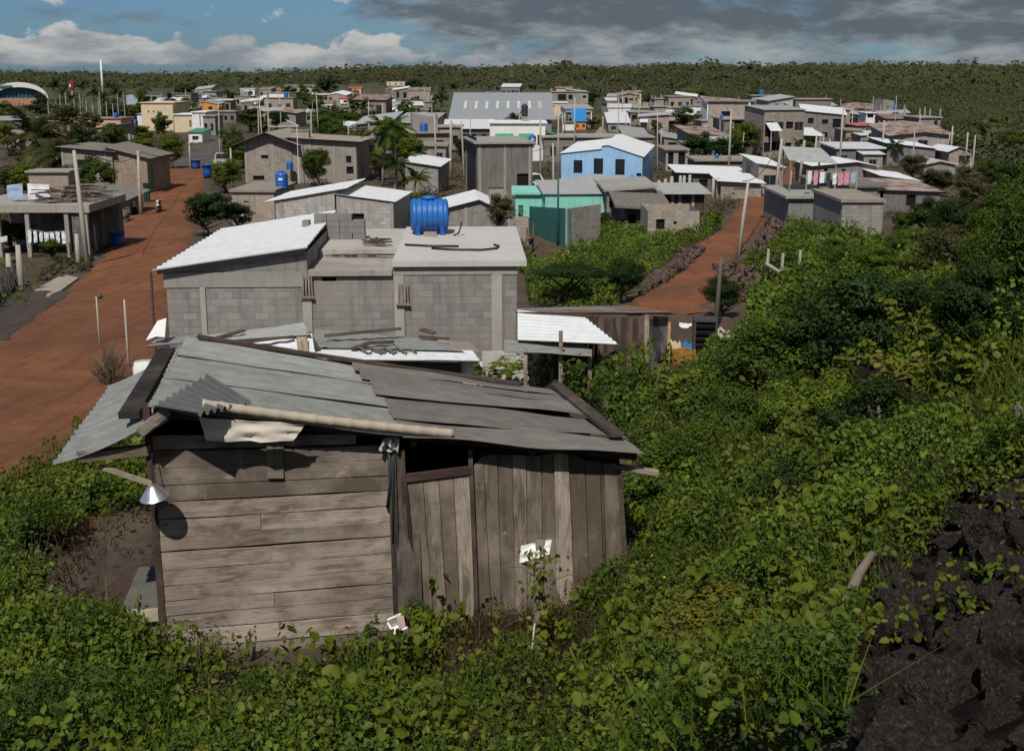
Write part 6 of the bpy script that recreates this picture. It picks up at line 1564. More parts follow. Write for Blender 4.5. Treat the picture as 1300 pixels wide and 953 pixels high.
# ------------------------------------------------------------------ the wooden shack in the foreground
SA = at(209, 812, 12.3); SA.z = h(SA.x, SA.y)
shk = empty('wooden_shack', SA, 0, 'weathered plank shack with a patched grey tin roof, large in the foreground', 'shack', None)
KI = Matrix.Translation(SA).inverted()
def plane_pt(P0, yaw):
    n = Vector((math.sin(yaw), -math.cos(yaw), 0))
    def f(px, py, out=0.0):
        d = ray(px, py); o = Vector((0, 0, CZ)); c = P0 + n * out
        return o + d * ((c - o).dot(n) / d.dot(n))
    return f, n
Y1, Y2 = R(11), R(16)
w1, n1_ = plane_pt(SA, Y1)
SB = w1(504, 800); w2, n2_ = plane_pt(SB, Y2)
# left front wall: horizontal planks, each row from (left px, left py) to (right px, right py)
LX = lambda y: 190 + (y - 540) * .083
rows = [(553, 551), (573, 565), (595, 584), (617, 604), (639, 623), (660, 642), (682, 662), (702, 681), (725, 701), (745, 721), (765, 740), (783, 757), (802, 777), (824, 800), (850, 822)]
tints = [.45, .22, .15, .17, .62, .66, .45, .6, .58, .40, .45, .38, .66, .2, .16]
r = random.Random(21); m = MB()
for k in range(len(rows) - 1):
    (l0, r0), (l1, r1) = rows[k], rows[k + 1]; g = 1.1 if k % 3 else 1.8
    xr = 500 + (r0 - 560) * .03 if k else 452; xl = LX(l0)
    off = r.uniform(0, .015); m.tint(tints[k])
    spl = k in (5, 10); segs = [(0, 1)] if not spl else [(0, r.uniform(.35, .7))]
    if spl: segs.append((segs[0][1] + .002, 1))
    for a, b in segs:
        q = [(xl + (xr - xl) * a, l1 - g + (r1 - l1) * a), (xl + (xr - xl) * b, l1 - g + (r1 - l1) * b), (xl + (xr - xl) * b, l0 + (r0 - l0) * b), (xl + (xr - xl) * a, l0 + (r0 - l0) * a)]
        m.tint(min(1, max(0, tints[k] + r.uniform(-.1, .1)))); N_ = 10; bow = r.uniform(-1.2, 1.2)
        # each plank in short lengths so its edges waver
        for s in range(N_):
            f0, f1 = s / N_, (s + 1) / N_
            lo = lambda f: (q[0][0] + (q[1][0] - q[0][0]) * f, q[0][1] + (q[1][1] - q[0][1]) * f + bow * math.sin(f * 3.1) + .9 * mnoise.noise(Vector((f * 6, k, 1))))
            up = lambda f: (q[3][0] + (q[2][0] - q[3][0]) * f, q[3][1] + (q[2][1] - q[3][1]) * f + bow * math.sin(f * 3.1) + .9 * mnoise.noise(Vector((f * 6, k, 2))))
            P4 = [w1(*lo(f0), off), w1(*lo(f1), off), w1(*up(f1), off), w1(*up(f0), off)]
            L = (P4[1] - P4[0]).length; u0 = k * 3.7 + a * 5 + s * L; hgt_ = (P4[3] - P4[0]).length
            b4 = [p - n1_ * .03 for p in P4]
            m.add(P4 + b4, [(0, 1, 2, 3), (3, 2, 6, 7), (1, 0, 4, 5)], [[(u0, 0), (u0 + L, 0), (u0 + L, hgt_), (u0, hgt_)], [(u0, 0), (u0 + L, 0), (u0 + L, .03), (u0, .03)], [(u0, 0), (u0 + L, 0), (u0 + L, .03), (u0, .03)]])
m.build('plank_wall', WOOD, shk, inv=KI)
# dark liner added as painted shade behind the gaps, side and back walls
m = MB(); b = -.05
def shade_sheet(f, n, pts, mat, name):
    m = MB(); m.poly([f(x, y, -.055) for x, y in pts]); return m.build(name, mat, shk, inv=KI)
shade_sheet(w1, n1_, [(215, 846), (504, 820), (500, 575), (196, 552)], DARK, 'gap_shade_sheet')
# corner posts
def post(name, f, a, b, w, mat, out=.02):
    m = MB(); m.bar(f(*a, out), f(*b, out), w, .07, (0, 1, 0)); return m.build(name, mat, shk, inv=KI)
post('corner_post', w1, (213, 858), (186, 512), .075, WOODR, -.02)
post('corner_post', w1, (506, 815), (497, 566), .09, M('wood', (.07, .05, .04), .95), .03)
post('corner_post', w2, (514, 800), (505, 570), .16, M('wood', (.12, .09, .07), .95), .01)
post('corner_post', w2, (797, 758), (785, 590), .06, WOODD, .0)
# right front wall: upright boards, (top x, top y) and (bottom x, bottom y) of each edge
edges = [(598, 596, 603, 795), (614, 578, 625, 790), (632, 577, 638, 788), (651, 577, 655, 785), (669, 578, 670, 782), (688, 578, 690, 780), (704, 575, 707, 778), (722, 574, 731, 775), (743, 584, 750, 770), (762, 586, 768, 768), (766, 588, 772, 767), (785, 588, 797, 760)]
tv = [.18, .32, .25, .62, .5, .32, 1.0, .16, .14, .02, .35]
m = MB(); r = random.Random(8)
for k in range(len(edges) - 1):
    a, b = edges[k], edges[k + 1]; m.tint(tv[k]); o_ = .03 if k == 6 else r.uniform(0, .015); g = 1.0
    N_ = 8
    for s in range(N_):
        f0, f1 = s / N_, (s + 1) / N_
        L_ = lambda f: (a[2] + (a[0] - a[2]) * f + .5 * mnoise.noise(Vector((f * 5, k, 5))), a[3] + (a[1] - a[3]) * f + r.uniform(-1, 1) * (f in (0, 1)))
        R_ = lambda f: (b[2] + (b[0] - b[2]) * f - g + .5 * mnoise.noise(Vector((f * 5, k, 6))), b[3] + (b[1] - b[3]) * f)
        P4 = [w2(*L_(f0), o_), w2(*R_(f0), o_), w2(*R_(f1), o_), w2(*L_(f1), o_)]
        wd = (P4[1] - P4[0]).length; L = (P4[3] - P4[0]).length; u0 = k * 4.1 + s * L
        bk = [p - n2_ * .025 for p in P4]
        m.add(P4 + bk, [(0, 1, 2, 3), (0, 3, 7, 4), (2, 1, 5, 6)], [[(u0, 0), (u0, wd), (u0 + L, wd), (u0 + L, 0)]] + [[(u0, 0), (u0 + L, 0), (u0 + L, .03), (u0, .03)]] * 2)
m.build('board_wall', M('wood', (.27, .212, .165), .95), shk, inv=KI)
shade_sheet(w2, n2_, [(508, 812), (800, 765), (786, 575), (600, 570), (600, 612), (508, 622)], DARK, 'gap_shade_sheet')
# door: planks, frame, lintel, the leaning board
dm = MB(); r = random.Random(2); de = [516, 537, 557, 576, 597]; db = [534, 552, 569, 585, 603]; dt = [.3, .55, .2, .95]
for k in range(4):
    dm.tint(dt[k])
    for s in range(6):
        f0, f1 = s / 6, (s + 1) / 6
        e_ = lambda i, f, d: (db[i] + (de[i] - db[i]) * f + d, (806 - (db[i] - 534) * .16) + ((612 - (de[i] - 516) * .12) - (806 - (db[i] - 534) * .16)) * f)
        P4 = [w2(*e_(k, f0, .3), .035), w2(*e_(k + 1, f0, -.6), .035), w2(*e_(k + 1, f1, -.6), .035), w2(*e_(k, f1, .3), .035)]
        wd = (P4[1] - P4[0]).length; L = (P4[3] - P4[0]).length; u0 = k * 5.3 + s * L
        dm.add(P4 + [p - n2_ * .03 for p in P4], [(0, 1, 2, 3), (0, 3, 7, 4), (2, 1, 5, 6)], [[(u0, 0), (u0, wd), (u0 + L, wd), (u0 + L, 0)]] + [[(u0, 0), (u0 + L, 0), (u0 + L, .03), (u0, .03)]] * 2)
dr = dm.build('door', M('wood', (.26, .205, .16), .95), shk, inv=KI)
m = MB(); m.tint(.3); m.bar(w2(511, 607, .04), w2(599, 596, .04), .09, .05, (0, 1, 0)); m.bar(w2(513, 610, .04), w2(522, 700, .04), .06, .05, (0, 1, 0)); m.build('door_frame', WOODR, shk, inv=KI)
post('jamb_post', w2, (606, 795), (597, 570), .05, WOODD, .02)
m = MB(); m.tint(.42); q = [w2(507, 803, .14), w2(537, 800, .12), w2(533, 675, .05), w2(503, 676, .06)]; m.slab(q, n2_, .025)
m.build('leaning_board', M('wood', (.15, .125, .105), .95), None, label='broad grey board leaning upright beside the shack door', cat='board')
# bracket of two short boards on the left wall
m = MB(); m.tint(.6); m.slab([w1(338, 592, .03), w1(360, 592, .03), w1(360, 556, .03), w1(339, 556, .03)], n1_, .02); m.tint(.5); m.slab([w1(339, 607, .05), w1(360, 607, .05), w1(360, 593, .035), w1(339, 593, .035)], n1_, .02)
m.build('wall_batten', M('wood', (.2, .165, .125), .95), shk, inv=KI)
m = MB(); m.bar(w1(186, 575, .05), w1(215, 573, .05), .05, .03, (0, 1, 0)); m.build('wall_batten', WOODD, shk, inv=KI)
# ---- roof: corner points worked out as real heights
zF, zFr = at(190, 522, 12.05).z, at(818, 577, 13.35).z
eF = lambda px, py, Y: at(px, py, Y)
RFL, RFR = eF(192, 517, 12.05), eF(822, 576, 13.45)
RBR, RBL = eF(724, 504, 17.0), eF(236, 433, 16.4)
def rp_(u, v, lift=0.0):
    p = (RFL * (1 - u) + RFR * u) * (1 - v) + (RBL * (1 - u) + RBR * u) * v
    return p + Vector((0, 0, lift - .05 * math.sin(u * math.pi)))
def rsheet(name, u0, u1, v0, v1, lift, mat, ribs, seed, amp=.012, wob=.02, du=0.0, seg=14, parent=shk, lift2=None):
    m = MB(); l2 = lift if lift2 is None else lift2
    m.sheet(rp_(u0, v0, lift), rp_(u1 + du, v0, l2), rp_(u1, v1, l2), rp_(u0, v1, lift), ribs, amp=amp, seg=seg, seed=seed, wob=wob, t=.005)
    return m.build(name, mat, parent, inv=KI)
rsheet('tin_sheet', -.005, .50, -.03, .36, .02, MOLD, 13, 1, .011, .035)
rsheet('tin_sheet', .0, .47, .34, .70, .03, M('metal', (.27, .275, .255), .6, .1, .6), 12, 2, .011, .03)
rsheet('tin_sheet', .0, .46, .68, 1.01, .042, M('metal', (.31, .315, .30), .55, .1, .6), 11, 3, .013, .03)
for k, (v0, v1, u0, u1, lf, l2) in enumerate(((-.035, .20, .475, .985, .012, .035), (.17, .50, .47, .99, .045, .05), (.47, .72, .45, .985, .07, .115), (.70, .87, .43, .995, .09, .09), (.84, 1.0, .42, .98, .11, .10))):
    rsheet('panel_sheet', u0, u1, v0, v1, lf, FIBRE if k % 2 else M('metal', (.215, .195, .175), .9, 0, .65), 0, 10 + k, .012, .05, lift2=l2)
m = MB(); m.tint(.3); m.bar(rp_(.955, .12, .12), rp_(.96, 1.0, .17), .17, .05); m.build('verge_board', WOODD, shk, inv=KI)
m = MB(); m.tint(.3); pts = [rp_(.03, 1.0, .10), rp_(.3, 1.01, .11), rp_(.6, .995, .13), rp_(.86, .985, .12)]
for a, b in zip(pts, pts[1:]): m.bar(a, b, .12, .04)
m.build('ridge_board', WOODD, shk, inv=KI)
# awning sheet on the left, hanging lower
AW = [eF(66, 589, 11.75), eF(188, 538, 12.1), eF(231, 437, 16.3), eF(140, 489, 15.6)]
m = MB(); q = AW; m.sheet(q[1], q[0], q[3], q[2], 16, amp=.012, seg=10, t=.005, sag=-.05, seed=4, wob=.03); m.build('awning_sheet', M('metal', (.26, .265, .25), .6, .1, .55), shk, inv=KI)
m = MB(); m.sheet(eF(175, 560, 12.0), eF(215, 532, 12.1), eF(237, 440, 16.2), eF(222, 446, 16.1), 4, amp=.012, seg=8, t=.005, seed=14, wob=.03); m.build('awning_sheet', M('metal', (.30, .305, .29), .55, .1, .6), shk, inv=KI)
m = MB(); m.tint(.1); m.bar(eF(164, 534, 12.35) + Vector((0, 0, .06)), eF(212, 450, 16.0) + Vector((0, 0, .06)), .22, .07); m.build('verge_board', M('wood', (.062, .048, .042), .95), shk, inv=KI)
# curled corner sheet and dark hole below it
m = MB(); m.sheet(eF(194, 516, 11.9), eF(250, 529, 11.7), eF(320, 512, 12.3), eF(262, 476, 12.75), 8, amp=.03, seg=8, t=.004, seed=6, wob=.05); m.build('curled_sheet', M('metal', (.105, .112, .112), .65, .1, .5), shk, inv=KI)
# beams below the eaves
for a, b, w in (((178, 548, 12.0), (214, 519, 12.05), .12), ((98, 580, 11.9), (190, 570, 12.3), .11)):
    m = MB(); m.tint(.3); m.bar(eF(*a), eF(*b), w, .1); m.build('eave_beam', WOOD, shk, inv=KI)
m = MB(); m.tint(.4); m.bar(eF(760, 588, 13.6), eF(836, 600, 13.5), .10, .05); m.build('eave_beam', WOOD, shk, inv=KI)
m = MB(); m.tint(.4); m.bar(rp_(.0, .03, -.08), rp_(.98, .03, -.06), .07, .09); m.build('eave_beam', WOODD, shk, inv=KI)
for u in (.25, .5, .75): 
    m = MB(); m.bar(rp_(u, .02, -.10), rp_(u, 1.0, -.06), .07, .09); m.build('rafter', WOODD, shk, inv=KI)
# side and back walls (dark inside shows through the holes)
bl, br = rp_(.0, 1.0, -.08), rp_(.96, 1.0, -.08)
gz = lambda p: Vector((p.x, p.y, h(p.x, p.y) - .3))
L0 = w1(205, 800, -.03); Lt = w1(190, 545, -.03); Rr = w2(797, 760, -.03); Rt = w2(785, 585, -.03)
boards(shk, 'side_wall', (gz(bl), gz(L0), Vector((L0.x, L0.y, Lt.z - .12)), bl), 22, WOODD, KI, 11, t=.025)
boards(shk, 'side_wall', (gz(Rr), gz(br), br, Rt), 22, WOODD, KI, 12, t=.025)
boards(shk, 'back_wall', (gz(br), gz(bl), bl, br), 24, WOODD, KI, 13, t=.025)
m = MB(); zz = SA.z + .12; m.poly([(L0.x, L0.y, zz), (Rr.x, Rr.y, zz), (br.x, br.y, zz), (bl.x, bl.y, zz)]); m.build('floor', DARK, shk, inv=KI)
# bamboo pole along the eave, white cloth behind it
m = MB(); A, B = rp_(.095, -.035, .14), rp_(.575, -.02, .09); n = 14; pts = []; rad = []
for k in range(n + 1):
    f = k / n; p = A.lerp(B, f)
    for d, rr in ((-.012, .052), (0, .060), (.012, .052)):
        pts.append(A.lerp(B, min(1, max(0, f + d))) + Vector((0, 0, -.02 * math.sin(f * 3.1)))); rad.append(rr)
m.tube(pts[1:-1], rad[1:-1], 10); m.build('bamboo_pole', M('bark', (.42, .36, .28), .7), None, True, 'thick pale bamboo pole lying along the front eave of the shack', 'bamboo pole')
m = MB(); m.tint(.6); m.bar(rp_(.13, .0, .12), rp_(.36, .01, .10), .09, .02); m.build('thin_board', M('wood', (.3, .2, .13), .95), None, label='thin reddish board lying behind the bamboo pole', cat='board')
cloth('dirty white plastic sheet hanging under the shack eave behind the bamboo', [w1(262, 560, .30), w1(372, 560, .34), w1(388, 538, .36), w1(252, 530, .32)], M('cloth', (.66, .60, .52), .85), 'plastic_sheet', 'plastic sheet', seed=4, amp=.035)
# lamp on its arm
lp0, lp1 = w1(126, 592, .12), w1(191, 616, .28)
lm = empty('yard_lamp', lp1, 0, 'aluminium lamp shade on a wooden arm at the left corner of the shack', 'lamp'); LMI = Matrix.Translation(lp1).inverted()
m = MB(); m.tint(.6); m.bar(lp0, lp1 + Vector((.02, 0, .02)), .055, .04); m.build('arm', M('wood', (.30, .24, .18), .9), lm, inv=LMI)
m = MB(); m.lathe([(.03, .05), (.05, .03), (.09, -.01), (.155, -.10), (.16, -.105), (.15, -.10), (.085, -.02), (.03, .02)], (.0, 0, 0), 26); o = m.build('lamp_shade', M('metal', (.72, .73, .75), .28, .85, .2), lm, True); o.location = (.03, -.02, -.03); o.rotation_euler = (R(6), R(-6), 0)
m = MB(); m.lathe([(.01, -.13), (.03, -.11), (.035, -.07), (.02, -.03)], n=12); m.build('bulb', WHITE, lm, True).location = (.03, -.02, -.03)
m = MB(); m.tube([w1(193, 535, .1), w1(193, 570, .1), lp1 + Vector((.02, 0, .03))], .006, 5); m.build('cord', DARK, lm, inv=LMI)
m = MB(); m.tube([w1(493, 560, .05), w1(496, 610, .06), w1(492, 645, .05)], .02, 5); m.tube([w1(498, 556, .05), w1(500, 600, .07), w1(499, 690, .05)], .016, 5); m.build('hanging_cord', M('plastic', (.015, .03, .03), .6), None, True, 'dark cloth cords hanging from the eave between plank wall and door', 'cord')
cloth('knotted grey rag at the eave end above the cords', [w1(480, 572, .08), w1(505, 574, .1), w1(508, 553, .12), w1(486, 556, .1)], M('cloth', (.42, .42, .42), .9), 'rag', 'rag', seed=12, amp=.06)
# sideboard at the left wall: pale slab on a wooden box, top painted dark as awning shade
c = at(180, 735, 12.9); c.z = h(c.x, c.y); e = empty('wash_bench', c, R(8), 'low bench with a shade-darkened slab top at the left wall of the shack', 'bench')
m = MB(); m.box((.0, .35, .42), (.42, 1.25, .14)); m.build('top', M('plaster', (.13, .125, .11), .85, 0, .4), e); m = MB(); m.box((0, -.29, .42), (.42, .03, .15)); m.build('front_edge', M('plaster', (.5, .44, .34), .85, 0, .4), e); m = MB(); m.tint(.7); m.box((.05, -.08, .17), (.32, .3, .34)); m.build('foot', M('wood', (.24, .17, .11), .9), e); m = MB(); m.box((.05, .75, .17), (.3, .25, .34)); m.build('foot', WOODD, e)
# old carton and white rags
c = ground(508, 848); e = empty('broken_box', c + Vector((0, 0, .38)), R(25), 'torn white box with rusty stains in the leaves below the door', 'box')
m = MB(); m.box((0, 0, .09), (.17, .17, .02)); m.box((-.08, 0, .14), (.02, .17, .14)); m.box((0, -.08, .14), (.16, .02, .14)); m.box((0, .08, .17), (.16, .02, .18)); m.build('body', WHITE, e); m = MB(); m.slab([(.06, -.08, .2), (.1, .05, .24), (.03, .1, .27), (-.01, -.06, .23)], (0, 0, 1), .012); m.build('flap', M('rust', (.6, .5, .42), .8), e); e.rotation_euler = (R(25), R(-15), R(25))
# fence post with vine and white cloth
c = ground(682, 872); tz = at(686, 690, c.y + .25)
e = empty('fence_post', c, 0, 'grey wooden post wrapped in a vine in front of the board wall', 'post')
m = MB(); m.tint(.45); q = tz - c; m.tube([(0, 0, -.3), (q.x * .3 + .02, q.y * .4, q.z * .35), (q.x * .7 - .01, q.y * .8, q.z * .7), (q.x, q.y, q.z + .05)], [.075, .07, .06, .05], 8); m.build('shaft', M('bark', (.20, .165, .135), .95), e, True)
m = MB(); m.tube([(-.085, -.06, .0), (-.06, -.07, q.z * .3), (-.03, -.05, q.z * .5)], .008, 5); m.build('white_strip', WHITE, e)
cl_ = [c + Vector((q.x - .22, q.y - .03, q.z - .20)), c + Vector((q.x + .09, q.y - .06, q.z - .09)), c + Vector((q.x + .12, q.y - .02, q.z + .06)), c + Vector((q.x - .2, q.y, q.z - .02))]
cloth('crumpled white rag draped on the vine covered post', cl_, M('cloth', (.78, .76, .72), .9), 'rag', 'rag', seed=17, amp=.03)
VINE = (c, q)
# broken stump and driftwood branch at the lower right
c = at(1095, 735, 9.3); c.z = h(c.x, c.y)
m = MB(); pts = [at(1108, 708, 9.6), at(1090, 735, 9.5), at(1075, 770, 9.35), at(1068, 800, 9.3), at(1058, 840, 9.2), at(1046, 880, 9.1)]
m.tube([p + Vector((0, 0, .05)) for p in pts], [.03, .045, .05, .055, .06, .06], 8); m.build('dead_branch', M('bark', (.17, .135, .11), .95), None, True, 'pale crooked dead branch leaning on the black lava rocks', 'branch')
c = ground(858, 858); m = MB(); m.tube([(0, 0, -.1), (.02, .02, .12), (.05, .03, .24)], [.16, .13, .07], 9); o = m.build('tree_stump', M('bark', (.15, .125, .11), .95), None, True, 'weathered grey stump in the leaves below the board wall corner', 'stump'); o.location = c
m = MB(); c = ground(1296, 558); m.bar(c - Vector((0, 0, .2)), at(1292, 516, c.y), .09); m.build('fence_post', M('bark', (.2, .17, .14), .95), None, label='short grey post at the right picture edge above the rocks', cat='post')
# ------------------------------------------------------------------ undergrowth
def poly_world(px):
    return np.array([tuple(ground(x, y))[:2] for x, y in px])
def inside(P, poly):
    x, y = P[:, 0], P[:, 1]; c = np.zeros(len(P), bool); j = len(poly) - 1
    for i in range(len(poly)):
        xi, yi = poly[i]; xj, yj = poly[j]
        k = ((yi > y) != (yj > y)) & (x < (xj - xi) * (y - yi) / (yj - yi + 1e-9) + xi); c ^= k; j = i
    return c
def vnoise(x, y, s, seed):
    """cheap smooth value noise on arrays"""
    r = np.random.default_rng(seed).random((64, 64)); X, Y = x / s, y / s
    i, j = np.floor(X).astype(int), np.floor(Y).astype(int); f, g = X - i, Y - j; f, g = f * f * (3 - 2 * f), g * g * (3 - 2 * g)
    a = lambda p, q: r[p % 64, q % 64]
    return (a(i, j) * (1 - f) + a(i + 1, j) * f) * (1 - g) + (a(i, j + 1) * (1 - f) + a(i + 1, j + 1) * f) * g
def mound(x, y, amp):
    b1, b2 = np.abs(2 * vnoise(x, y, 1.15, 1) - 1), np.abs(2 * vnoise(x + 3, y, .5, 2) - 1)
    return amp * np.clip(b1 * 1.15 + b2 * .5 + vnoise(x, y, 3.0, 3) * 1.0 - .55, .02, 1.7)
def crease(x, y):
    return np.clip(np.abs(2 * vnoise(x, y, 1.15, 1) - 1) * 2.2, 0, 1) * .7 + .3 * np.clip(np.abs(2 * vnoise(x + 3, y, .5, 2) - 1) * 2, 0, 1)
SHACK_XY = np.array([tuple(p)[:2] for p in (w1(198, 800, .05), w2(520, 800, .05), w2(800, 758, .02), br + Vector((.2, .1, 0)), bl + Vector((-.2, .1, 0)))])
HOUSE_XY = np.array([tuple(GW(p))[:2] for p in ((-.5, -4.0, 0), (uC + .2, -4.0, 0), (uC + .2, 7.8, 0), (-.5, 7.8, 0))])
DIRT_XY = poly_world([(15, 742), (40, 712), (90, 702), (118, 655), (205, 655), (215, 824), (150, 816), (95, 795), (40, 778)])
FRONT_XY = poly_world([(200, 822), (330, 826), (480, 802), (520, 812), (500, 842), (430, 858), (300, 862), (225, 846)])
SHED_XY = np.array([tuple(ground(x, y))[:2] for x, y in ((640, 500), (860, 485), (852, 430), (655, 420))])
def cover(name, polys, density, leaf, amp, mat, seed, excl=(), y_fall=None, tint_c=.5, hollow=.30, kind='stuff', label=None, up=.6, sc=1.0, fine=False):
    g = np.random.default_rng(seed); allP = []
    for pl in polys:
        W = poly_world(pl); lo, hi = W.min(0), W.max(0); n = int(np.prod(hi - lo) * density)
        P = g.uniform(lo, hi, (n, 2)); P = P[inside(P, W)]
        if y_fall: P = P[g.random(len(P)) < np.clip((y_fall / np.maximum(P[:, 1], 1)) ** 1.7, 0, 1)]
        allP.append(P)
    P = np.concatenate(allP)
    for e in excl: P = P[~inside(P, e)]
    x, y = P[:, 0], P[:, 1]
    pat = vnoise(x, y, 1.1, seed + 5) * .6 + vnoise(x, y, .45, seed + 6) * .4
    keep = ((pat > hollow) | (g.random(len(P)) < .25)) & (g.random(len(P)) < .25 + .85 * crease(x, y)); P = P[keep]; x, y, pat = x[keep], y[keep], pat[keep]
    if fine:
        bare = (vnoise(x, y, 1.6, 44) * .7 + vnoise(x, y, .6, 45) * .3 < .33) & (g.random(len(P)) < .85)
        P = P[~bare]; x, y, pat = x[~bare], y[~bare], pat[~bare]
    m0 = mound(x, y, amp); u = g.random(len(P))
    z = hterrain(x, y) + m0 * u ** .45 + .02 + .05 * g.random(len(P))
    e = .15; nx = -(mound(x + e, y, amp) - mound(x - e, y, amp)) / (2 * e); ny = -(mound(x, y + e, amp) - mound(x, y - e, amp)) / (2 * e)
    N = np.stack([nx * .7, ny * .7 - .25, np.ones(len(P)) * up], 1)
    size = leaf * g.uniform(.55, 1.5, len(P)) * sc * np.clip(.55 + y / 28, .9, 1.9)
    global rng
    k_, rng = rng, g
    V, Q = leaf_quads(np.stack([x, y, z], 1), unit(N), size, .72, .13, .35, .45, fine); rng = k_
    t = np.clip(tint_c - .12 + .25 * crease(x, y) + .5 * (u - .55) + .75 * (vnoise(x, y, 2.2, 8) - .5) + .4 * (vnoise(x, y, .8, 18) - .5) + .25 * (pat - .5) + g.normal(0, .12, len(P)), 0, 1)  # tint drops in creases and low down, painting shade into the leaf colour
    o = link_mesh(name, np_mesh(name, V, Q, np.repeat(t, 6 if fine else 4), mat)); tag(o, label, kind=kind)
    return o
FG = [(600, 1000), (-260, 1000), (-260, 650), (0, 622), (70, 590), (110, 565), (190, 560), (230, 680), (120, 690), (70, 738), (120, 770), (165, 795), (215, 826), (330, 852), (470, 842), (520, 812), (600, 800), (700, 790), (800, 762), (815, 600), (735, 500), (660, 478), (660, 440), (760, 492), (850, 492), (930, 470), (1300, 470), (1500, 560), (1320, 600), (1215, 675), (1120, 765), (1085, 880), (1070, 1000)]
RT = [(845, 500), (935, 470), (950, 440), (945, 405), (1000, 362), (935, 345), (975, 330), (1010, 296), (1050, 305), (1130, 308), (1190, 300), (1260, 300), (1330, 290), (1700, 420), (1700, 560), (1300, 500), (1000, 480)]
PLOT = [(690, 345), (735, 318), (765, 292), (800, 284), (880, 298), (918, 286), (905, 302), (868, 322), (828, 345), (795, 372), (780, 396), (672, 396), (665, 352), (640, 320), (660, 312)]
SIDE = [(1425, 560), (1300, 478), (1700, 430), (2300, 420), (2500, 640), (2300, 900), (1700, 1000), (1425, 1000)]
SIDE2 = [(1600, 330), (2000, 330), (2300, 420), (1700, 430), (1640, 425)]
POST = np.array([[VINE[0].x + .3, VINE[0].y - .1]])
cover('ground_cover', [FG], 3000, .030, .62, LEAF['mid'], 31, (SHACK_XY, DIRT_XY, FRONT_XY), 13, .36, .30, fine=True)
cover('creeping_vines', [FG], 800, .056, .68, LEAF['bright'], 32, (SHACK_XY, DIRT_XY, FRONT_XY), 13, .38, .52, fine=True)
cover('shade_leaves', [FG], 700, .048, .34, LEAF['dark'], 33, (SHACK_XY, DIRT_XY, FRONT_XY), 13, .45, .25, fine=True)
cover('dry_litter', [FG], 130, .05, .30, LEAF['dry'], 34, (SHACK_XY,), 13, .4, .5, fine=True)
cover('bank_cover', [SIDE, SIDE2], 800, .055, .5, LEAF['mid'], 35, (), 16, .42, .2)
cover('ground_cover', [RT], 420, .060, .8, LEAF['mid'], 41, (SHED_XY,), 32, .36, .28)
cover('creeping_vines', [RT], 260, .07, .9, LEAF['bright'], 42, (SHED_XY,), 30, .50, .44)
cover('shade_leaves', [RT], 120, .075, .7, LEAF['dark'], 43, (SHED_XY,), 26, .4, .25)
def weeds(name, polys, dens, hgt, leaf, mat, seed, excl, nl=22, fine=False):
    g = np.random.default_rng(seed); A = []
    for pl in polys:
        W = poly_world(pl); lo, hi = W.min(0), W.max(0); n = int(np.prod(hi - lo) * dens); P = g.uniform(lo, hi, (n, 2)); P = P[inside(P, W)]
        A.append(P[g.random(len(P)) < np.clip((14 / np.maximum(P[:, 1], 1)) ** 1.2, 0, 1)])
    P = np.concatenate(A)
    for e in excl: P = P[~inside(P, e)]
    P = P[vnoise(P[:, 0], P[:, 1], 1.3, seed + 3) > .42]
    n = len(P); hh = g.uniform(.4, 1.25, n) * hgt; idx = np.repeat(np.arange(n), nl); f = g.random(n * nl) ** .8; a = g.uniform(0, 6.28, n * nl); ln = g.normal(0, .25, (n, 2))
    rr = (.05 + .13 * (1.1 - f)) * (hh[idx] / .45) ** .5 + .02
    x = P[idx, 0] + np.cos(a) * rr + ln[idx, 0] * f * hh[idx]; y = P[idx, 1] + np.sin(a) * rr + ln[idx, 1] * f * hh[idx]
    z = hterrain(P[:, 0], P[:, 1])[idx] + mound(P[:, 0], P[:, 1], .4)[idx] * .7 + f * hh[idx]
    N = np.stack([np.cos(a) * .6, np.sin(a) * .6 - .15, np.full(n * nl, .8)], 1)
    global rng
    k_, rng = rng, g; V, Q = leaf_quads(np.stack([x, y, z], 1), unit(N), leaf * g.uniform(.6, 1.4, n * nl) * np.clip(.6 + y / 30, 1, 2), .7, .12, .5, .45, fine); rng = k_
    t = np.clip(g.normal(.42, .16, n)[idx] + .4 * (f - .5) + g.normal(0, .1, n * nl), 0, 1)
    o = link_mesh(name, np_mesh(name, V, Q, np.repeat(t, 6 if fine else 4), mat)); tag(o, kind='stuff')
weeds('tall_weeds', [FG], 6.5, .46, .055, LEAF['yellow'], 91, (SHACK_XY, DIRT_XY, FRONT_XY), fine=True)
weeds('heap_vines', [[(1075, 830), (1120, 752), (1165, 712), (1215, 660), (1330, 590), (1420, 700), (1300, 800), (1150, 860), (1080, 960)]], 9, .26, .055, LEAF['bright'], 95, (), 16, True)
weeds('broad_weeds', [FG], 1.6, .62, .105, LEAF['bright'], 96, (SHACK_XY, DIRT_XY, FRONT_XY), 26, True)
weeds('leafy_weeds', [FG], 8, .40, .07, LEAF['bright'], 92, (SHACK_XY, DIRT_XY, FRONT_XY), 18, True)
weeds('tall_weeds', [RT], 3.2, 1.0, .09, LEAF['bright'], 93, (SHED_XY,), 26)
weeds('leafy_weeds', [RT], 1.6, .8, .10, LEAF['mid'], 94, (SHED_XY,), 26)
cover('plot_weeds', [PLOT], 110, .12, .75, LEAF['bright'], 51, (HOUSE_XY,), None, .42, .3, sc=.55)
cover('plot_weeds', [PLOT], 60, .14, .6, LEAF['mid'], 52, (HOUSE_XY,), None, .4, .2, sc=.55)
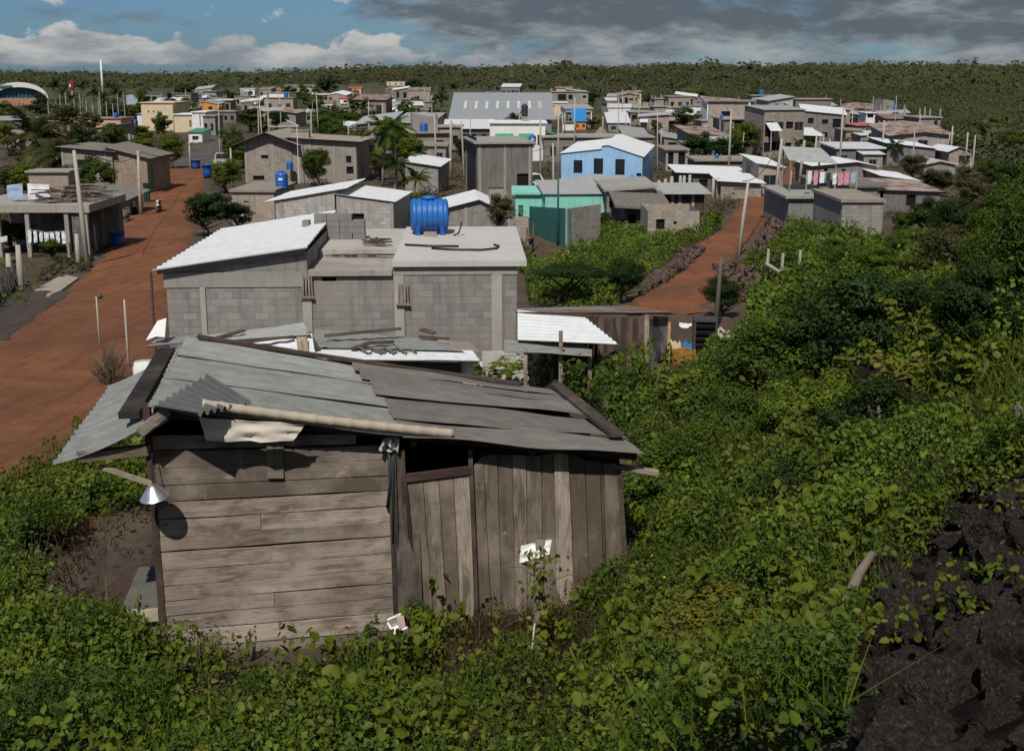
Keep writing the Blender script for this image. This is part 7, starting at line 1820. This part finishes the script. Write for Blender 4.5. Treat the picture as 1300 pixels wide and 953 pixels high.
# dry litter and thin scrub elsewhere
EDGE = [(205, 452), (190, 480), (150, 560), (190, 590), (240, 560), (200, 470)]
LOTS = [[(30, 400), (-60, 420), (-160, 350), (-60, 330), (26, 338), (120, 326), (98, 352), (60, 345)], [(835, 258), (905, 258), (905, 252), (850, 246)], [(560, 330), (660, 330), (640, 300), (565, 296)]]
cover('scrub', LOTS, 12, .16, .5, LEAF['mid'], 61, (HOUSE_XY,), None, .4, .35, sc=.5)
def grass(name, polys, dens, hgt, mat, seed, excl=(), thr=.5, wid=.008, amp=.5):
    g = np.random.default_rng(seed); A = []
    for pl in polys:
        W = poly_world(pl); lo, hi = W.min(0), W.max(0); n = int(np.prod(hi - lo) * dens); P = g.uniform(lo, hi, (n, 2)); A.append(P[inside(P, W)])
    P = np.concatenate(A)
    for e in excl: P = P[~inside(P, e)]
    P = P[vnoise(P[:, 0], P[:, 1], .9, seed) * .6 + vnoise(P[:, 0], P[:, 1], .35, seed + 1) * .4 > thr]
    P = P[g.random(len(P)) < np.clip((14 / np.maximum(P[:, 1], 1)) ** 1.5, 0, 1)]
    n = len(P); z = hterrain(P[:, 0], P[:, 1]) + mound(P[:, 0], P[:, 1], amp) * .6; b = np.stack([P[:, 0], P[:, 1], z], 1); hh = g.uniform(.5, 1.3, n) * hgt; a = g.uniform(0, 6.28, n); ln = g.normal(0, .45, (n, 2)) * hh[:, None]
    s_ = np.stack([np.cos(a), np.sin(a), 0 * a], 1) * wid * np.clip(P[:, 1:2] / 12, .8, 3); V = np.empty((n, 4, 3)); V[:, 0] = b - s_; V[:, 1] = b + s_
    tip = b + np.stack([ln[:, 0], ln[:, 1], hh], 1); V[:, 2] = tip + s_ * .2; V[:, 3] = tip - s_ * .2
    t = np.clip(g.normal(.5, .2, n), 0, 1); o = link_mesh(name, np_mesh(name, V.reshape(-1, 3), np.arange(n * 4).reshape(n, 4), np.repeat(t, 4), mat)); tag(o, kind='stuff')
grass('dry_grass', [[(560, 900), (600, 790), (690, 775), (760, 800), (740, 880), (690, 920)]], 900, .35, LEAF['dry'], 201, (SHACK_XY,), .40, amp=.3)
grass('dry_grass', [FG], 90, .38, LEAF['dry'], 205, (SHACK_XY,), .62)
grass('green_grass', [FG], 230, .32, LEAF['bright'], 211, (SHACK_XY, DIRT_XY, FRONT_XY), .57)
grass('dry_grass', [RT], 30, .7, LEAF['dry'], 221, (SHED_XY,), .58)
grass('green_grass', [RT], 110, .6, LEAF['bright'], 231, (SHED_XY,), .52, .012)
grass('dry_grass', [[(15, 742), (90, 702), (205, 655), (215, 824), (95, 795)]], 60, .16, LEAF['dry'], 241, (SHACK_XY,), .5)
# yellow flowers dotted over the vines
g = np.random.default_rng(5)
Wp = poly_world([(830, 480), (1150, 480), (1250, 560), (1120, 700), (1000, 850), (830, 850), (815, 620)]); P = g.uniform(Wp.min(0), Wp.max(0), (900, 2)); P = P[inside(P, Wp)][:55]
z = hterrain(P[:, 0], P[:, 1]) + mound(P[:, 0], P[:, 1], .5) + .08
V, Q = leaf_quads(np.repeat(np.stack([P[:, 0], P[:, 1], z], 1), 3, 0), np.tile([[0, -.5, 1.]], (len(P) * 3, 1)), np.full(len(P) * 3, .035), .8)
o = link_mesh('yellow_flowers', np_mesh('yellow_flowers', V, Q, np.zeros(len(V)), M('cloth', (.75, .42, .03), .8))); tag(o, kind='stuff')

# ---- bushes and shrubs one can tell apart in the foreground
def big_leaf_mesh(name, n, leaf, mat, seed, stems=6, spread=.7):
    """shrub of upright stems with broad leaves, unit height"""
    g = np.random.default_rng(seed); P = []; N = []
    for s in range(stems):
        a = g.uniform(0, 6.28); d = np.array([math.cos(a), math.sin(a)]) * g.uniform(.1, 1) * spread; top = g.uniform(.65, 1.0)
        for k in range(n // stems):
            f = g.random() ** .7; p = np.array([d[0] * f ** .8, d[1] * f ** .8, top * f]); q = g.uniform(0, 6.28); rr = .13 * (1.15 - f) + .05
            P.append(p + np.array([math.cos(q) * rr, math.sin(q) * rr, g.normal(0, .03)])); N.append([math.cos(q) * .55, math.sin(q) * .55, .8])
    P, N = np.array(P), np.array(N); global rng
    k_, rng = rng, g; V, Q = leaf_quads(P, unit(N), leaf * g.uniform(.6, 1.3, len(P)), .8, .1, .6); rng = k_
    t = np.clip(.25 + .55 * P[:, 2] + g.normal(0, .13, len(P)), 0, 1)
    return np_mesh(name, V, Q, np.repeat(t, 4), mat)
_BL = {}
def shrub(label, px, py, hgt, wid, colour='bright', n=420, leaf=.12, var=0, name='shrub', stems=7):
    p = ground(px, py); e = empty(name, p, random.uniform(0, 6), label, 'shrub')
    key = (colour, n, leaf, var, stems)
    if key not in _BL: _BL[key] = big_leaf_mesh('foliage', n, leaf, LEAF[colour], var + 70, stems)
    o = link_mesh('foliage', _BL[key], None, e); o.scale = (wid / 1.5, wid / 1.5, hgt)
    m = MB(); r = random.Random(var)
    for k in range(4): a = r.uniform(0, 6.28); m.tube([(0, 0, -.1), (math.cos(a) * wid * .2, math.sin(a) * wid * .2, hgt * .6)], [.025, .012], 5)
    m.build('stems', BARK, e, True); return e
shrub('broad leaved shrub standing tall in front of the brown shed post', 822, 524, 1.55, 1.3, 'bright', 520, .10, 1)
shrub('wide clump of broad leaves right of the tall shrub by the shed', 882, 536, 1.0, 2.6, 'bright', 760, .10, 2, stems=12)
shrub('broad leaved clump left of the tall shrub by the shed', 785, 545, 1.0, 1.6, 'mid', 520, .11, 3)
shrub('leafy shrub behind the shack roof verge', 738, 520, 1.3, 1.8, 'mid', 520, .10, 4)
shrub('small leafy clump between the papaya plants behind the shack', 630, 502, .6, 1.3, 'mid', 420, .10, 15)
shrub('low leafy clump behind the middle of the shack roof', 690, 500, 1.2, 1.6, 'bright', 420, .10, 5)
shrub('upright weed in front of the plank wall at its left foot', 165, 828, .75, .5, 'bright', 150, .12, 6, stems=4)
shrub('leafy weed at the foot of the shack door', 540, 842, .75, .9, 'bright', 260, .12, 7)
shrub('small weed sprouting at the middle of the plank wall foot', 318, 836, .42, .4, 'mid', 70, .12, 8, stems=3)
shrub('leafy weed at the right end of the plank wall foot', 470, 842, .6, .8, 'mid', 200, .12, 9)
shrub('pale green weed right of the vine covered post', 745, 868, .7, .9, 'bright', 240, .13, 10)
shrub('broad leaved weed at the lower edge, left of the lava rocks', 960, 862, .6, 1.0, 'bright', 240, .13, 11)
shrub('light green shrub at the right edge above the rocks', 1236, 500, .9, 1.6, 'bright', 420, .12, 12)
shrub('yellow green shrub right of the dark gap at the right edge', 1160, 510, .8, 1.6, 'yellow', 420, .12, 13)
shrub('light shrub under the dark trees at the right', 1190, 468, 1.3, 2.2, 'bright', 520, .10, 14)
def bush(label, px, py, wid, hgt, colour, var=0, lod='near', name='bush', lift=.42):
    p = ground(px, py); e = empty(name, p, random.uniform(0, 6), label, 'bush')
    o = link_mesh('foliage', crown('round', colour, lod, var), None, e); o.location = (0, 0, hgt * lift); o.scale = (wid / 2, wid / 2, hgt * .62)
    m = MB(); r = random.Random(var + 9)
    for k in range(4): a = r.uniform(0, 6.28); m.tube([(0, 0, -.1), (math.cos(a) * wid * .14, math.sin(a) * wid * .14, hgt * .5)], [.05, .02], 5)
    m.build('stems', BARK, e, True); return e
bush('dense green bush in the middle of the slope right of the shed yard', 1012, 494, 3.6, 1.5, 'mid', 0)
bush('dense bush left of the middle slope bush', 975, 492, 2.0, 1.1, 'dark', 1)
bush('dark bush at the right of the middle slope bush', 1090, 476, 3.2, 2.0, 'dark', 2)
bush('round bush above the middle slope bush', 1046, 440, 3.0, 1.3, 'mid', 1)
bush('bush with pale tips in the upper green slope', 1100, 420, 3.6, 1.4, 'mid', 2)
bush('dark scrubby bush in the bright green field', 1094, 352, 4.0, 1.1, 'mid', 0)
bush('leafy bush left in the bright green field', 1030, 392, 3.0, .9, 'bright', 2)
bush('bush in the middle of the bright green field', 1075, 396, 3.4, .9, 'bright', 1)
bush('low dark bush under the shack awning corner', 150, 625, 1.0, .8, 'mid', 1, lift=.3)
bush('green bush below the lamp at the left of the shack', 95, 622, 1.5, .8, 'bright', 0, lift=.25)
bush('leafy mound at the lower left corner', 40, 850, 1.7, .7, 'bright', 2, lift=.2)
bush('mounded bush right of the board wall corner', 850, 640, 2.3, 1.1, 'mid', 0, lift=.3)
bush('mounded bush at the right wall corner foot', 845, 740, 1.5, .8, 'mid', 1, lift=.25)
bush('dark mound in the middle of the vine slope', 1030, 650, 1.4, .9, 'dark', 2, lift=.25)
bush('yellowish mound in the lower middle of the vine slope', 930, 800, 1.8, .6, 'yellow', 0, lift=.2)
bush('leafy mound on the vine slope under the right edge', 1130, 600, 2.0, .8, 'mid', 2, lift=.25)
bush('yellow green clump by the red road at the left edge', 30, 640, 1.2, .55, 'bright', 1, lift=.22)
bush('bright clump beside the grey rock left of the lamp', 120, 650, 1.1, .5, 'bright', 2, lift=.22)
bush('rounded shrub between the vine slope and the shed yard mound', 965, 552, 2.0, 1.1, 'mid', 1, lift=.3)
bush('rounded dark shrub below the yellow green shrub on the right', 1120, 560, 2.0, 1.1, 'dark', 0, lift=.3)
bush('bright rounded shrub in the upper middle of the vine slope', 1045, 548, 2.1, 1.1, 'bright', 2, lift=.3)
bush('bushy shrub right of the leaning eave beam of the shack', 885, 600, 1.8, 1.0, 'bright', 1, lift=.3)
# papaya plants behind the shack
def papaya(label, px, py, hgt, n, L, var=0):
    p = ground(px, py); e = empty('papaya_plant', p, 0, label, 'papaya'); r = random.Random(var)
    m = MB(); m.tube([(0, 0, -.1), (.03, .02, hgt * .5), (.05, .03, hgt)], [.06, .05, .035], 7); m.build('stem', BARKL, e, True)
    V = []; T_ = []
    st = MB()
    for k in range(n):
        a = k * 2.4; el = r.uniform(-.1, .9); d = Vector((math.cos(a) * math.cos(el), math.sin(a) * math.cos(el), math.sin(el))); b = Vector((.05, .03, hgt - r.uniform(0, .25))); tip = b + d * L * r.uniform(.7, 1.1)
        st.tube([b, tip], [.012, .008], 4)
        for j in range(9):
            q = (j - 4) * .42 + math.atan2(d.y, d.x); ln = L * .5 * (1 - abs(j - 4) * .11); t2 = tip + Vector((math.cos(q) * ln, math.sin(q) * ln, -ln * r.uniform(.25, .6))); s = Vector((-math.sin(q), math.cos(q), 0)) * ln * .2; mid = tip.lerp(t2, .55)
            V += [tip, mid - s, t2, mid + s]; T_ += [min(1, max(0, r.gauss(.55, .18)))] * 4
    V = np.array([tuple(v) for v in V]); link_mesh('leaves', np_mesh('leaves', V, np.arange(len(V)).reshape(-1, 4), np.array(T_), LEAF['bright']), None, e); st.build('leaf_stalks', LEAF['bright'], e)
papaya('papaya plant with star leaves behind the shack roof middle', 644, 500, .75, 34, .42, 1)
papaya('smaller papaya left of the star leaved papaya', 616, 500, .6, 26, .36, 2)
papaya('papaya plant at the front of the white awning sheet', 700, 500, .8, 18, .4, 3)
palm('small dark palm seedling below the brown shed boards', ground(745, 500), .35, 1.25, 1, 'dark', dead=0, lean=.05)
# vine around the post
c, q = VINE; g = np.random.default_rng(3); f = g.uniform(.25, 1.0, 240) ** .8; a = g.uniform(0, 6.28, 240); rr = np.abs(g.normal(.07, .09, 240))
P = np.stack([c.x + q.x * f + np.cos(a) * rr, c.y + q.y * f + np.sin(a) * rr - .04, c.z + q.z * f + g.normal(0, .04, 240)], 1); k_, rng = rng, g
V, Q = leaf_quads(P, unit(np.stack([np.cos(a), np.sin(a) - .6, np.full(240, .5)], 1)), g.uniform(.04, .085, 240), .8, .1, .5); rng = k_
link_mesh('vine', np_mesh('vine', V, Q, np.repeat(np.clip(g.normal(.6, .2, 240), 0, 1), 4), LEAF['yellow'])); tag(bpy.data.objects['vine'], 'yellow green vine climbing the post in front of the board wall', 'vine')
m = MB(); r = random.Random(4)
for k in range(7):
    b = Vector((c.x, c.y, c.z)) + q * r.uniform(.35, .8); d = Vector((r.uniform(-.5, .9), r.uniform(-.2, .3), r.uniform(-.1, .2))); m.tube([b, b + d * .5 + Vector((0, 0, .08)), b + d], [.006, .005, .003], 4)
m.build('twigs', BARK, bpy.data.objects['vine'])

# ---- dark trees on the right
for a in (
 ('large dark tree at the right edge above the vine slope', 1240, 470, 150, 150, 'dark', 'round', 'near', 0, 14.5 * 2.2),
 ('dark tree left of the large dark tree at the right', 1170, 452, 110, 110, 'dark', 'round', 'near', 1, 34),
 ('tall dark tree cut by the right picture edge', 1310, 420, 150, 180, 'mid', 'round', 'near', 2, 34),
 ('olive tree above the dark trees on the right', 1200, 372, 96, 90, 'olive', 'round', 'near', 0, 48),
 ('green tree behind the olive tree at the right edge', 1275, 350, 110, 120, 'mid', 'round', 'near', 1, 50),
 ('bushy tree at the lower rim of the bare dirt patch', 1150, 342, 80, 54, 'mid', 'round', 'near', 2, 56),
 ('wide dark tree right of the bare dirt patch', 1272, 300, 70, 70, 'dark', 'round', 'mid', 0, 76),
 ('dry olive tree above the bare dirt patch', 1232, 262, 50, 44, 'olive', 'round', 'mid', 1, None),
 ('dark tree on the right edge below the forest', 1290, 262, 60, 60, 'dark', 'round', 'mid', 2, None),
 ('green tree on the far right below the gabled house', 1258, 240, 44, 40, 'mid', 'round', 'mid', 0, None),
 ('yellow green tree at the foot of the far right bare poles', 1226, 236, 30, 26, 'olive', 'round', 'mid', 1, None),
):
    lab, px, yb, w, hp_, c_, kd, lod, var, YY = a
    T(lab, px, yb, w, hp_, c_, kd, lod, var, trunk=.16, Y=None)
for a in (
 ('big rounded shrub tree at the foot of the right bank', 1130, 440, 120, 96, 'mid', 1), ('sunlit shrub tree on the right bank below the dirt patch', 1120, 372, 90, 62, 'bright', 2),
 ('dense shrub tree between the pole field and the right bank', 1062, 340, 70, 40, 'mid', 0), ('tall leafy tree on the right bank near the picture edge', 1262, 420, 120, 150, 'mid', 2),
 ('dark leafy tree high on the right bank', 1215, 330, 80, 84, 'dark', 1), ('sunlit leafy tree at the top of the right bank', 1292, 330, 90, 130, 'mid', 0),
 ('olive shrub tree by the right end of the rusty roof', 1208, 300, 50, 46, 'olive', 2)):
    T(a[0], a[1], a[2], a[3], a[4], a[5], 'round', 'near', a[6], trunk=.14)

# ---- far wood, one mass
g = np.random.default_rng(77); n = 15000
Yd = np.exp(g.uniform(math.log(120), math.log(2600), n)); Xd = Yd * g.uniform(-.52, .52, n)
zt = hterrain(Xd, Yd); zc = Yd * CP + (CZ - zt) * SP
pxs = 650 + F * Xd / zc; pys = 431.5 - F * (Yd * SP + (zt - CZ) * CP) / zc
lim = np.interp(pxs, [-200, 0, 200, 300, 480, 560, 640, 700, 760, 830, 900, 1000, 1050, 1140, 1180, 1230, 1262, 1300, 1500], [112, 113, 113, 112, 106, 112, 114, 115, 122, 126, 131, 136, 140, 146, 152, 180, 225, 240, 250])
lim = lim + g.normal(0, 1.2, n)
ok = pys < lim
# towns gaps: scattered single crowns between the houses too
sc_ = (pys < lim + 40) & (pys > lim) & (g.random(n) < .05); ok |= sc_
Xd, Yd, zt = Xd[ok], Yd[ok], zt[ok]; n = len(Xd)
size = g.uniform(1.8, 4.0, n) * np.clip(Yd / 500, .75, 2.6); size *= np.where(Yd > 1400, 1.25, 1) * np.exp(g.normal(0, .22, n))
ck = np.where(Yd < 300, 150, np.where(Yd < 600, 80, 30)); lsz = np.where(Yd < 300, .14, np.where(Yd < 600, .2, .34)); idx = np.repeat(np.arange(n), ck); k = 1; nk = len(idx); d = unit(g.normal(0, 1, (nk, 3))); d[:, 2] = np.abs(d[:, 2])
P = np.stack([Xd, Yd, zt], 1)[idx] + d * size[idx][:, None] * np.array([1, 1, .8]) * (g.random((nk, 1)) ** .3); P[:, 2] += .2 * size[idx]
k_, rng = rng, g; V, Q = leaf_quads(P, unit(d * .75 + np.array([0, -.3, .5])), size[idx] * lsz[idx] * g.uniform(.65, 1.35, nk), .9, .12, .15, .22); rng = k_
cl_t = np.clip(g.normal(.4, .13, n) + .7 * (vnoise(Xd, Yd * .25, 70, 9) - .5), 0, 1)
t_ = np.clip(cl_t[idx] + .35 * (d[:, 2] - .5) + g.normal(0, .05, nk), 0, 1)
o = link_mesh('distant_forest', np_mesh('distant_forest', V, Q, np.repeat(t_, 4), LEAF['far'])); tag(o, kind='stuff')
# scrub between the houses
g = np.random.default_rng(78); n = 1500
Yd = np.exp(g.uniform(math.log(70), math.log(420), n)); Xd = Yd * g.uniform(-.5, .5, n)
bad = np.zeros(n, bool)
for kk, (p, w, d_, hh) in HREC.items(): bad |= (Xd > p.x - 1) & (Xd < p.x + w + 1) & (Yd > p.y - 1.2) & (Yd < p.y + d_ + 1)
for rows_ in ([(60, 232, 400), (120, 250, 330), (142, 262, 285), (162, 262, 258), (195, 264, 236), (214, 266, 215), (236, 281, 192), (254, 286, 177), (266, 290, 164), (272, 290, 152)], [(868, 922, 330), (912, 962, 295), (930, 985, 275), (938, 992, 256), (972, 1001, 238), (998, 1022, 220), (1004, 1029, 205)]):
    Wp = np.array([tuple(ground(a, y))[:2] for a, b, y in rows_] + [tuple(ground(b, y))[:2] for a, b, y in rows_[::-1]]); bad |= inside(np.stack([Xd, Yd], 1), Wp)
Xd, Yd = Xd[~bad], Yd[~bad]; n = len(Xd); zt = hterrain(Xd, Yd); size = g.uniform(.35, 1.2, n) * np.where(Yd > 160, 1.4, 1); k = 70
idx = np.repeat(np.arange(n), k); d = unit(g.normal(0, 1, (n * k, 3))); d[:, 2] = np.abs(d[:, 2])
P = np.stack([Xd, Yd, zt], 1)[idx] + d * size[idx][:, None] * (g.random((n * k, 1)) ** .35)
k_, rng = rng, g; V, Q = leaf_quads(P, unit(d + np.array([0, -.2, .4])), size[idx] * g.uniform(.12, .26, n * k), .8, .15, .3); rng = k_
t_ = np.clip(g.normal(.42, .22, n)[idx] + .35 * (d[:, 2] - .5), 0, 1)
o = link_mesh('town_scrub', np_mesh('town_scrub', V, Q, np.repeat(t_, 4), LEAF['olive'])); tag(o, kind='stuff')

# ---- lava boulders at the lower right, rubble along the roads
def rock_mesh(seed, det=3, mat=LAVA, rough=.35):
    bm = __import__('bmesh').new(); __import__('bmesh').ops.create_icosphere(bm, subdivisions=det, radius=1)
    rr_ = random.Random(seed * 7 + 1); planes = [(Vector((rr_.gauss(0, 1), rr_.gauss(0, 1), rr_.gauss(0, 1))).normalized(), rr_.uniform(.45, .74)) for _ in range(10)]
    for v in bm.verts:
        p = v.co.copy()
        for n_, d_ in planes:
            k_ = p.dot(n_) - d_
            if k_ > 0: p -= n_ * k_ * .97
        f = 1 + rough * .35 * mnoise.noise(p * .9 + Vector((seed * 3.1, 0, 0))) + rough * .25 * mnoise.noise(p * 2.1 + Vector((0, seed * 1.7, 0))) + .07 * mnoise.noise(p * 13) + .05 * mnoise.noise(p * 27) + .10 * mnoise.noise(p * 6 + Vector((seed, 0, 0)))
        # flat facets
        q = p.normalized(); f -= .12 * abs(mnoise.noise(q * 1.6 + Vector((seed, seed, 0))))
        v.co = p * f
    me = bpy.data.meshes.new('lava_boulder'); bm.to_mesh(me); bm.free(); me.materials.append(mat); return me
RK = [rock_mesh(s, 5) for s in range(7)]; RKB = [rock_mesh(s + 20, 3, LAVAB) for s in range(5)]
g = random.Random(12); Wp = [(1098, 790), (1118, 745), (1150, 700), (1188, 640), (1205, 590), (1262, 545), (1420, 510), (1420, 1010), (1065, 1010), (1075, 900)]
Wq = poly_world(Wp); lo, hi = Wq.min(0), Wq.max(0); put = []; tries = 0
while len(put) < 250 and tries < 6000:
    tries += 1; x, y = g.uniform(lo[0], hi[0]), g.uniform(lo[1], hi[1])
    if not inside(np.array([[x, y]]), Wq)[0]: continue
    s = g.choice((.09, .12, .16, .2, .25)); 
    if any((x - a) ** 2 + (y - b) ** 2 < (.80 * (s + c_)) ** 2 for a, b, c_ in put): continue
    put.append((x, y, s)); o = bpy.data.objects.new('lava_boulder', g.choice(RK)); COL.objects.link(o)
    o.location = (x, y, h(x, y) + s * .5); o.scale = (s * g.uniform(.9, 1.3), s * g.uniform(.9, 1.2), s * g.uniform(.7, 1.05)); o.rotation_euler = (g.uniform(0, 6), g.uniform(0, 6), g.uniform(0, 6))
    tag(o, 'black lava boulder in the rocky heap at the lower right', 'boulder', 'lava boulders at the lower right')
lv = []
def patch(name, pl, mat, lift=.03, step=.25):
    W = poly_world(pl); lo, hi = W.min(0), W.max(0); xs, ys = np.arange(lo[0], hi[0] + step, step), np.arange(lo[1], hi[1] + step, step)
    X, Y = np.meshgrid(xs, ys); n_ = X.shape; C_ = inside(np.stack([X.ravel(), Y.ravel()], 1), W).reshape(n_)
    Z = hterrain(X, Y) + lift + .06 * (vnoise(X, Y, .5, 4) - .3); i = np.arange(X.size).reshape(n_)
    Q = np.stack([i[:-1, :-1], i[:-1, 1:], i[1:, 1:], i[1:, :-1]], -1).reshape(-1, 4); ok = (C_[:-1, :-1] & C_[1:, 1:] & C_[:-1, 1:] & C_[1:, :-1]).ravel()
    o = link_mesh(name, np_mesh(name, np.stack([X, Y, Z], -1).reshape(-1, 3), Q[ok], np.zeros(X.size), mat, True)); tag(o, kind='structure')
patch('lava_ground', Wp, M('rock', (.014, .012, .011), .98), .03, .1)  # black lava ground, blackened further to paint shade between the boulders
for lab, px, py, s, mt in (('brown lava rock in the shade at the right edge above the heap', 1225, 598, .34, LAVAB), ('flat brown rock right of the shaded lava rock', 1275, 602, .3, LAVAB), ('small dark rock half hidden in vines above the rocks', 1150, 630, .22, LAVAB), ('grey rock on the grass left of the awning corner', 52, 640, .17, LAVAB), ('small grey stone below the grey rock at the left', 84, 664, .12, LAVAB), ('reddish stone in the leaves at the left', 52, 808, .1, RUBBLE), ('large dark rock at the rim of the right tree shade', 1122, 500, .5, LAVAB), ('dark rock mound at the end of the shed yard', 905, 540, .4, LAVAB), ('dark rock right of the shed yard mound', 880, 560, .3, LAVAB)):
    p = ground(px, py); o = link_mesh('lava_rock', rock_mesh(len(lab), 3, mt)); o.location = p + Vector((0, 0, s * .35)); o.scale = (s * 1.2, s, s * .75); tag(o, lab, 'rock')
def rubble(name, pl, n, smin, smax, seed, mat=RUBBLE, pile=.3):
    g = random.Random(seed); W = poly_world(pl); lo, hi = W.min(0), W.max(0); Vs, Qs, b = [], [], 0
    base = []
    for q in range(4):
        me = rock_mesh(seed + q, 1, mat); v = np.empty(len(me.vertices) * 3); me.vertices.foreach_get('co', v); f = np.empty(len(me.polygons) * 3, int); me.polygons.foreach_get('vertices', f); base.append((v.reshape(-1, 3), f.reshape(-1, 3)))
    k = 0
    while k < n:
        x, y = g.uniform(lo[0], hi[0]), g.uniform(lo[1], hi[1]); 
        if not inside(np.array([[x, y]]), W)[0]: continue
        k += 1; s = g.uniform(smin, smax) * (1 if g.random() < .8 else 1.8); v, f = g.choice(base); Rm = np.array(Matrix.Rotation(g.uniform(0, 6), 3, Vector((g.random(), g.random(), g.random() + .01)).normalized()))
        Vs.append(v @ Rm.T * s * np.array([1, 1, .8]) + np.array([x, y, h(x, y) + g.random() * pile])); Qs.append(f + b); b += len(v)
    o = link_mesh(name, np_mesh(name, np.concatenate(Vs), np.concatenate(Qs), np.zeros(b), mat)); tag(o, kind='stuff')
rubble('rubble_heap', [(838, 350), (872, 320), (895, 316), (878, 338), (842, 362), (812, 378)], 420, .07, .22, 3)
rubble('rubble_heap', [(962, 310), (978, 280), (1010, 276), (1030, 285), (1000, 300), (985, 330), (968, 336)], 520, .07, .22, 4)
rubble('rubble_heap', [(905, 345), (950, 330), (975, 352), (985, 380), (950, 392), (925, 375)], 280, .06, .2, 5)
rubble('stones', [(0, 560), (60, 460), (190, 440), (215, 330), (190, 290), (150, 330), (60, 440)], 260, .02, .07, 13, LAVAB, .0)
rubble('stones', [(40, 350), (80, 330), (120, 326), (112, 345), (60, 358)], 120, .06, .18, 6, LAVAB, .1)
rubble('stones', [(60, 745), (110, 690), (190, 690), (215, 800), (150, 790)], 60, .02, .05, 7, LAVAB, .0)
rubble('stones', [(0, 700), (60, 640), (100, 640), (70, 720), (20, 730)], 90, .03, .09, 8, LAVAB, .05)
rubble('rubble_heap', [(720, 325), (748, 318), (745, 308), (725, 312)], 50, .1, .25, 9, M('rock', (.3, .26, .22), .95))
rubble('stones', [(160, 300), (200, 296), (205, 285), (160, 288), (120, 330)], 60, .05, .14, 10, LAVAB, .05)
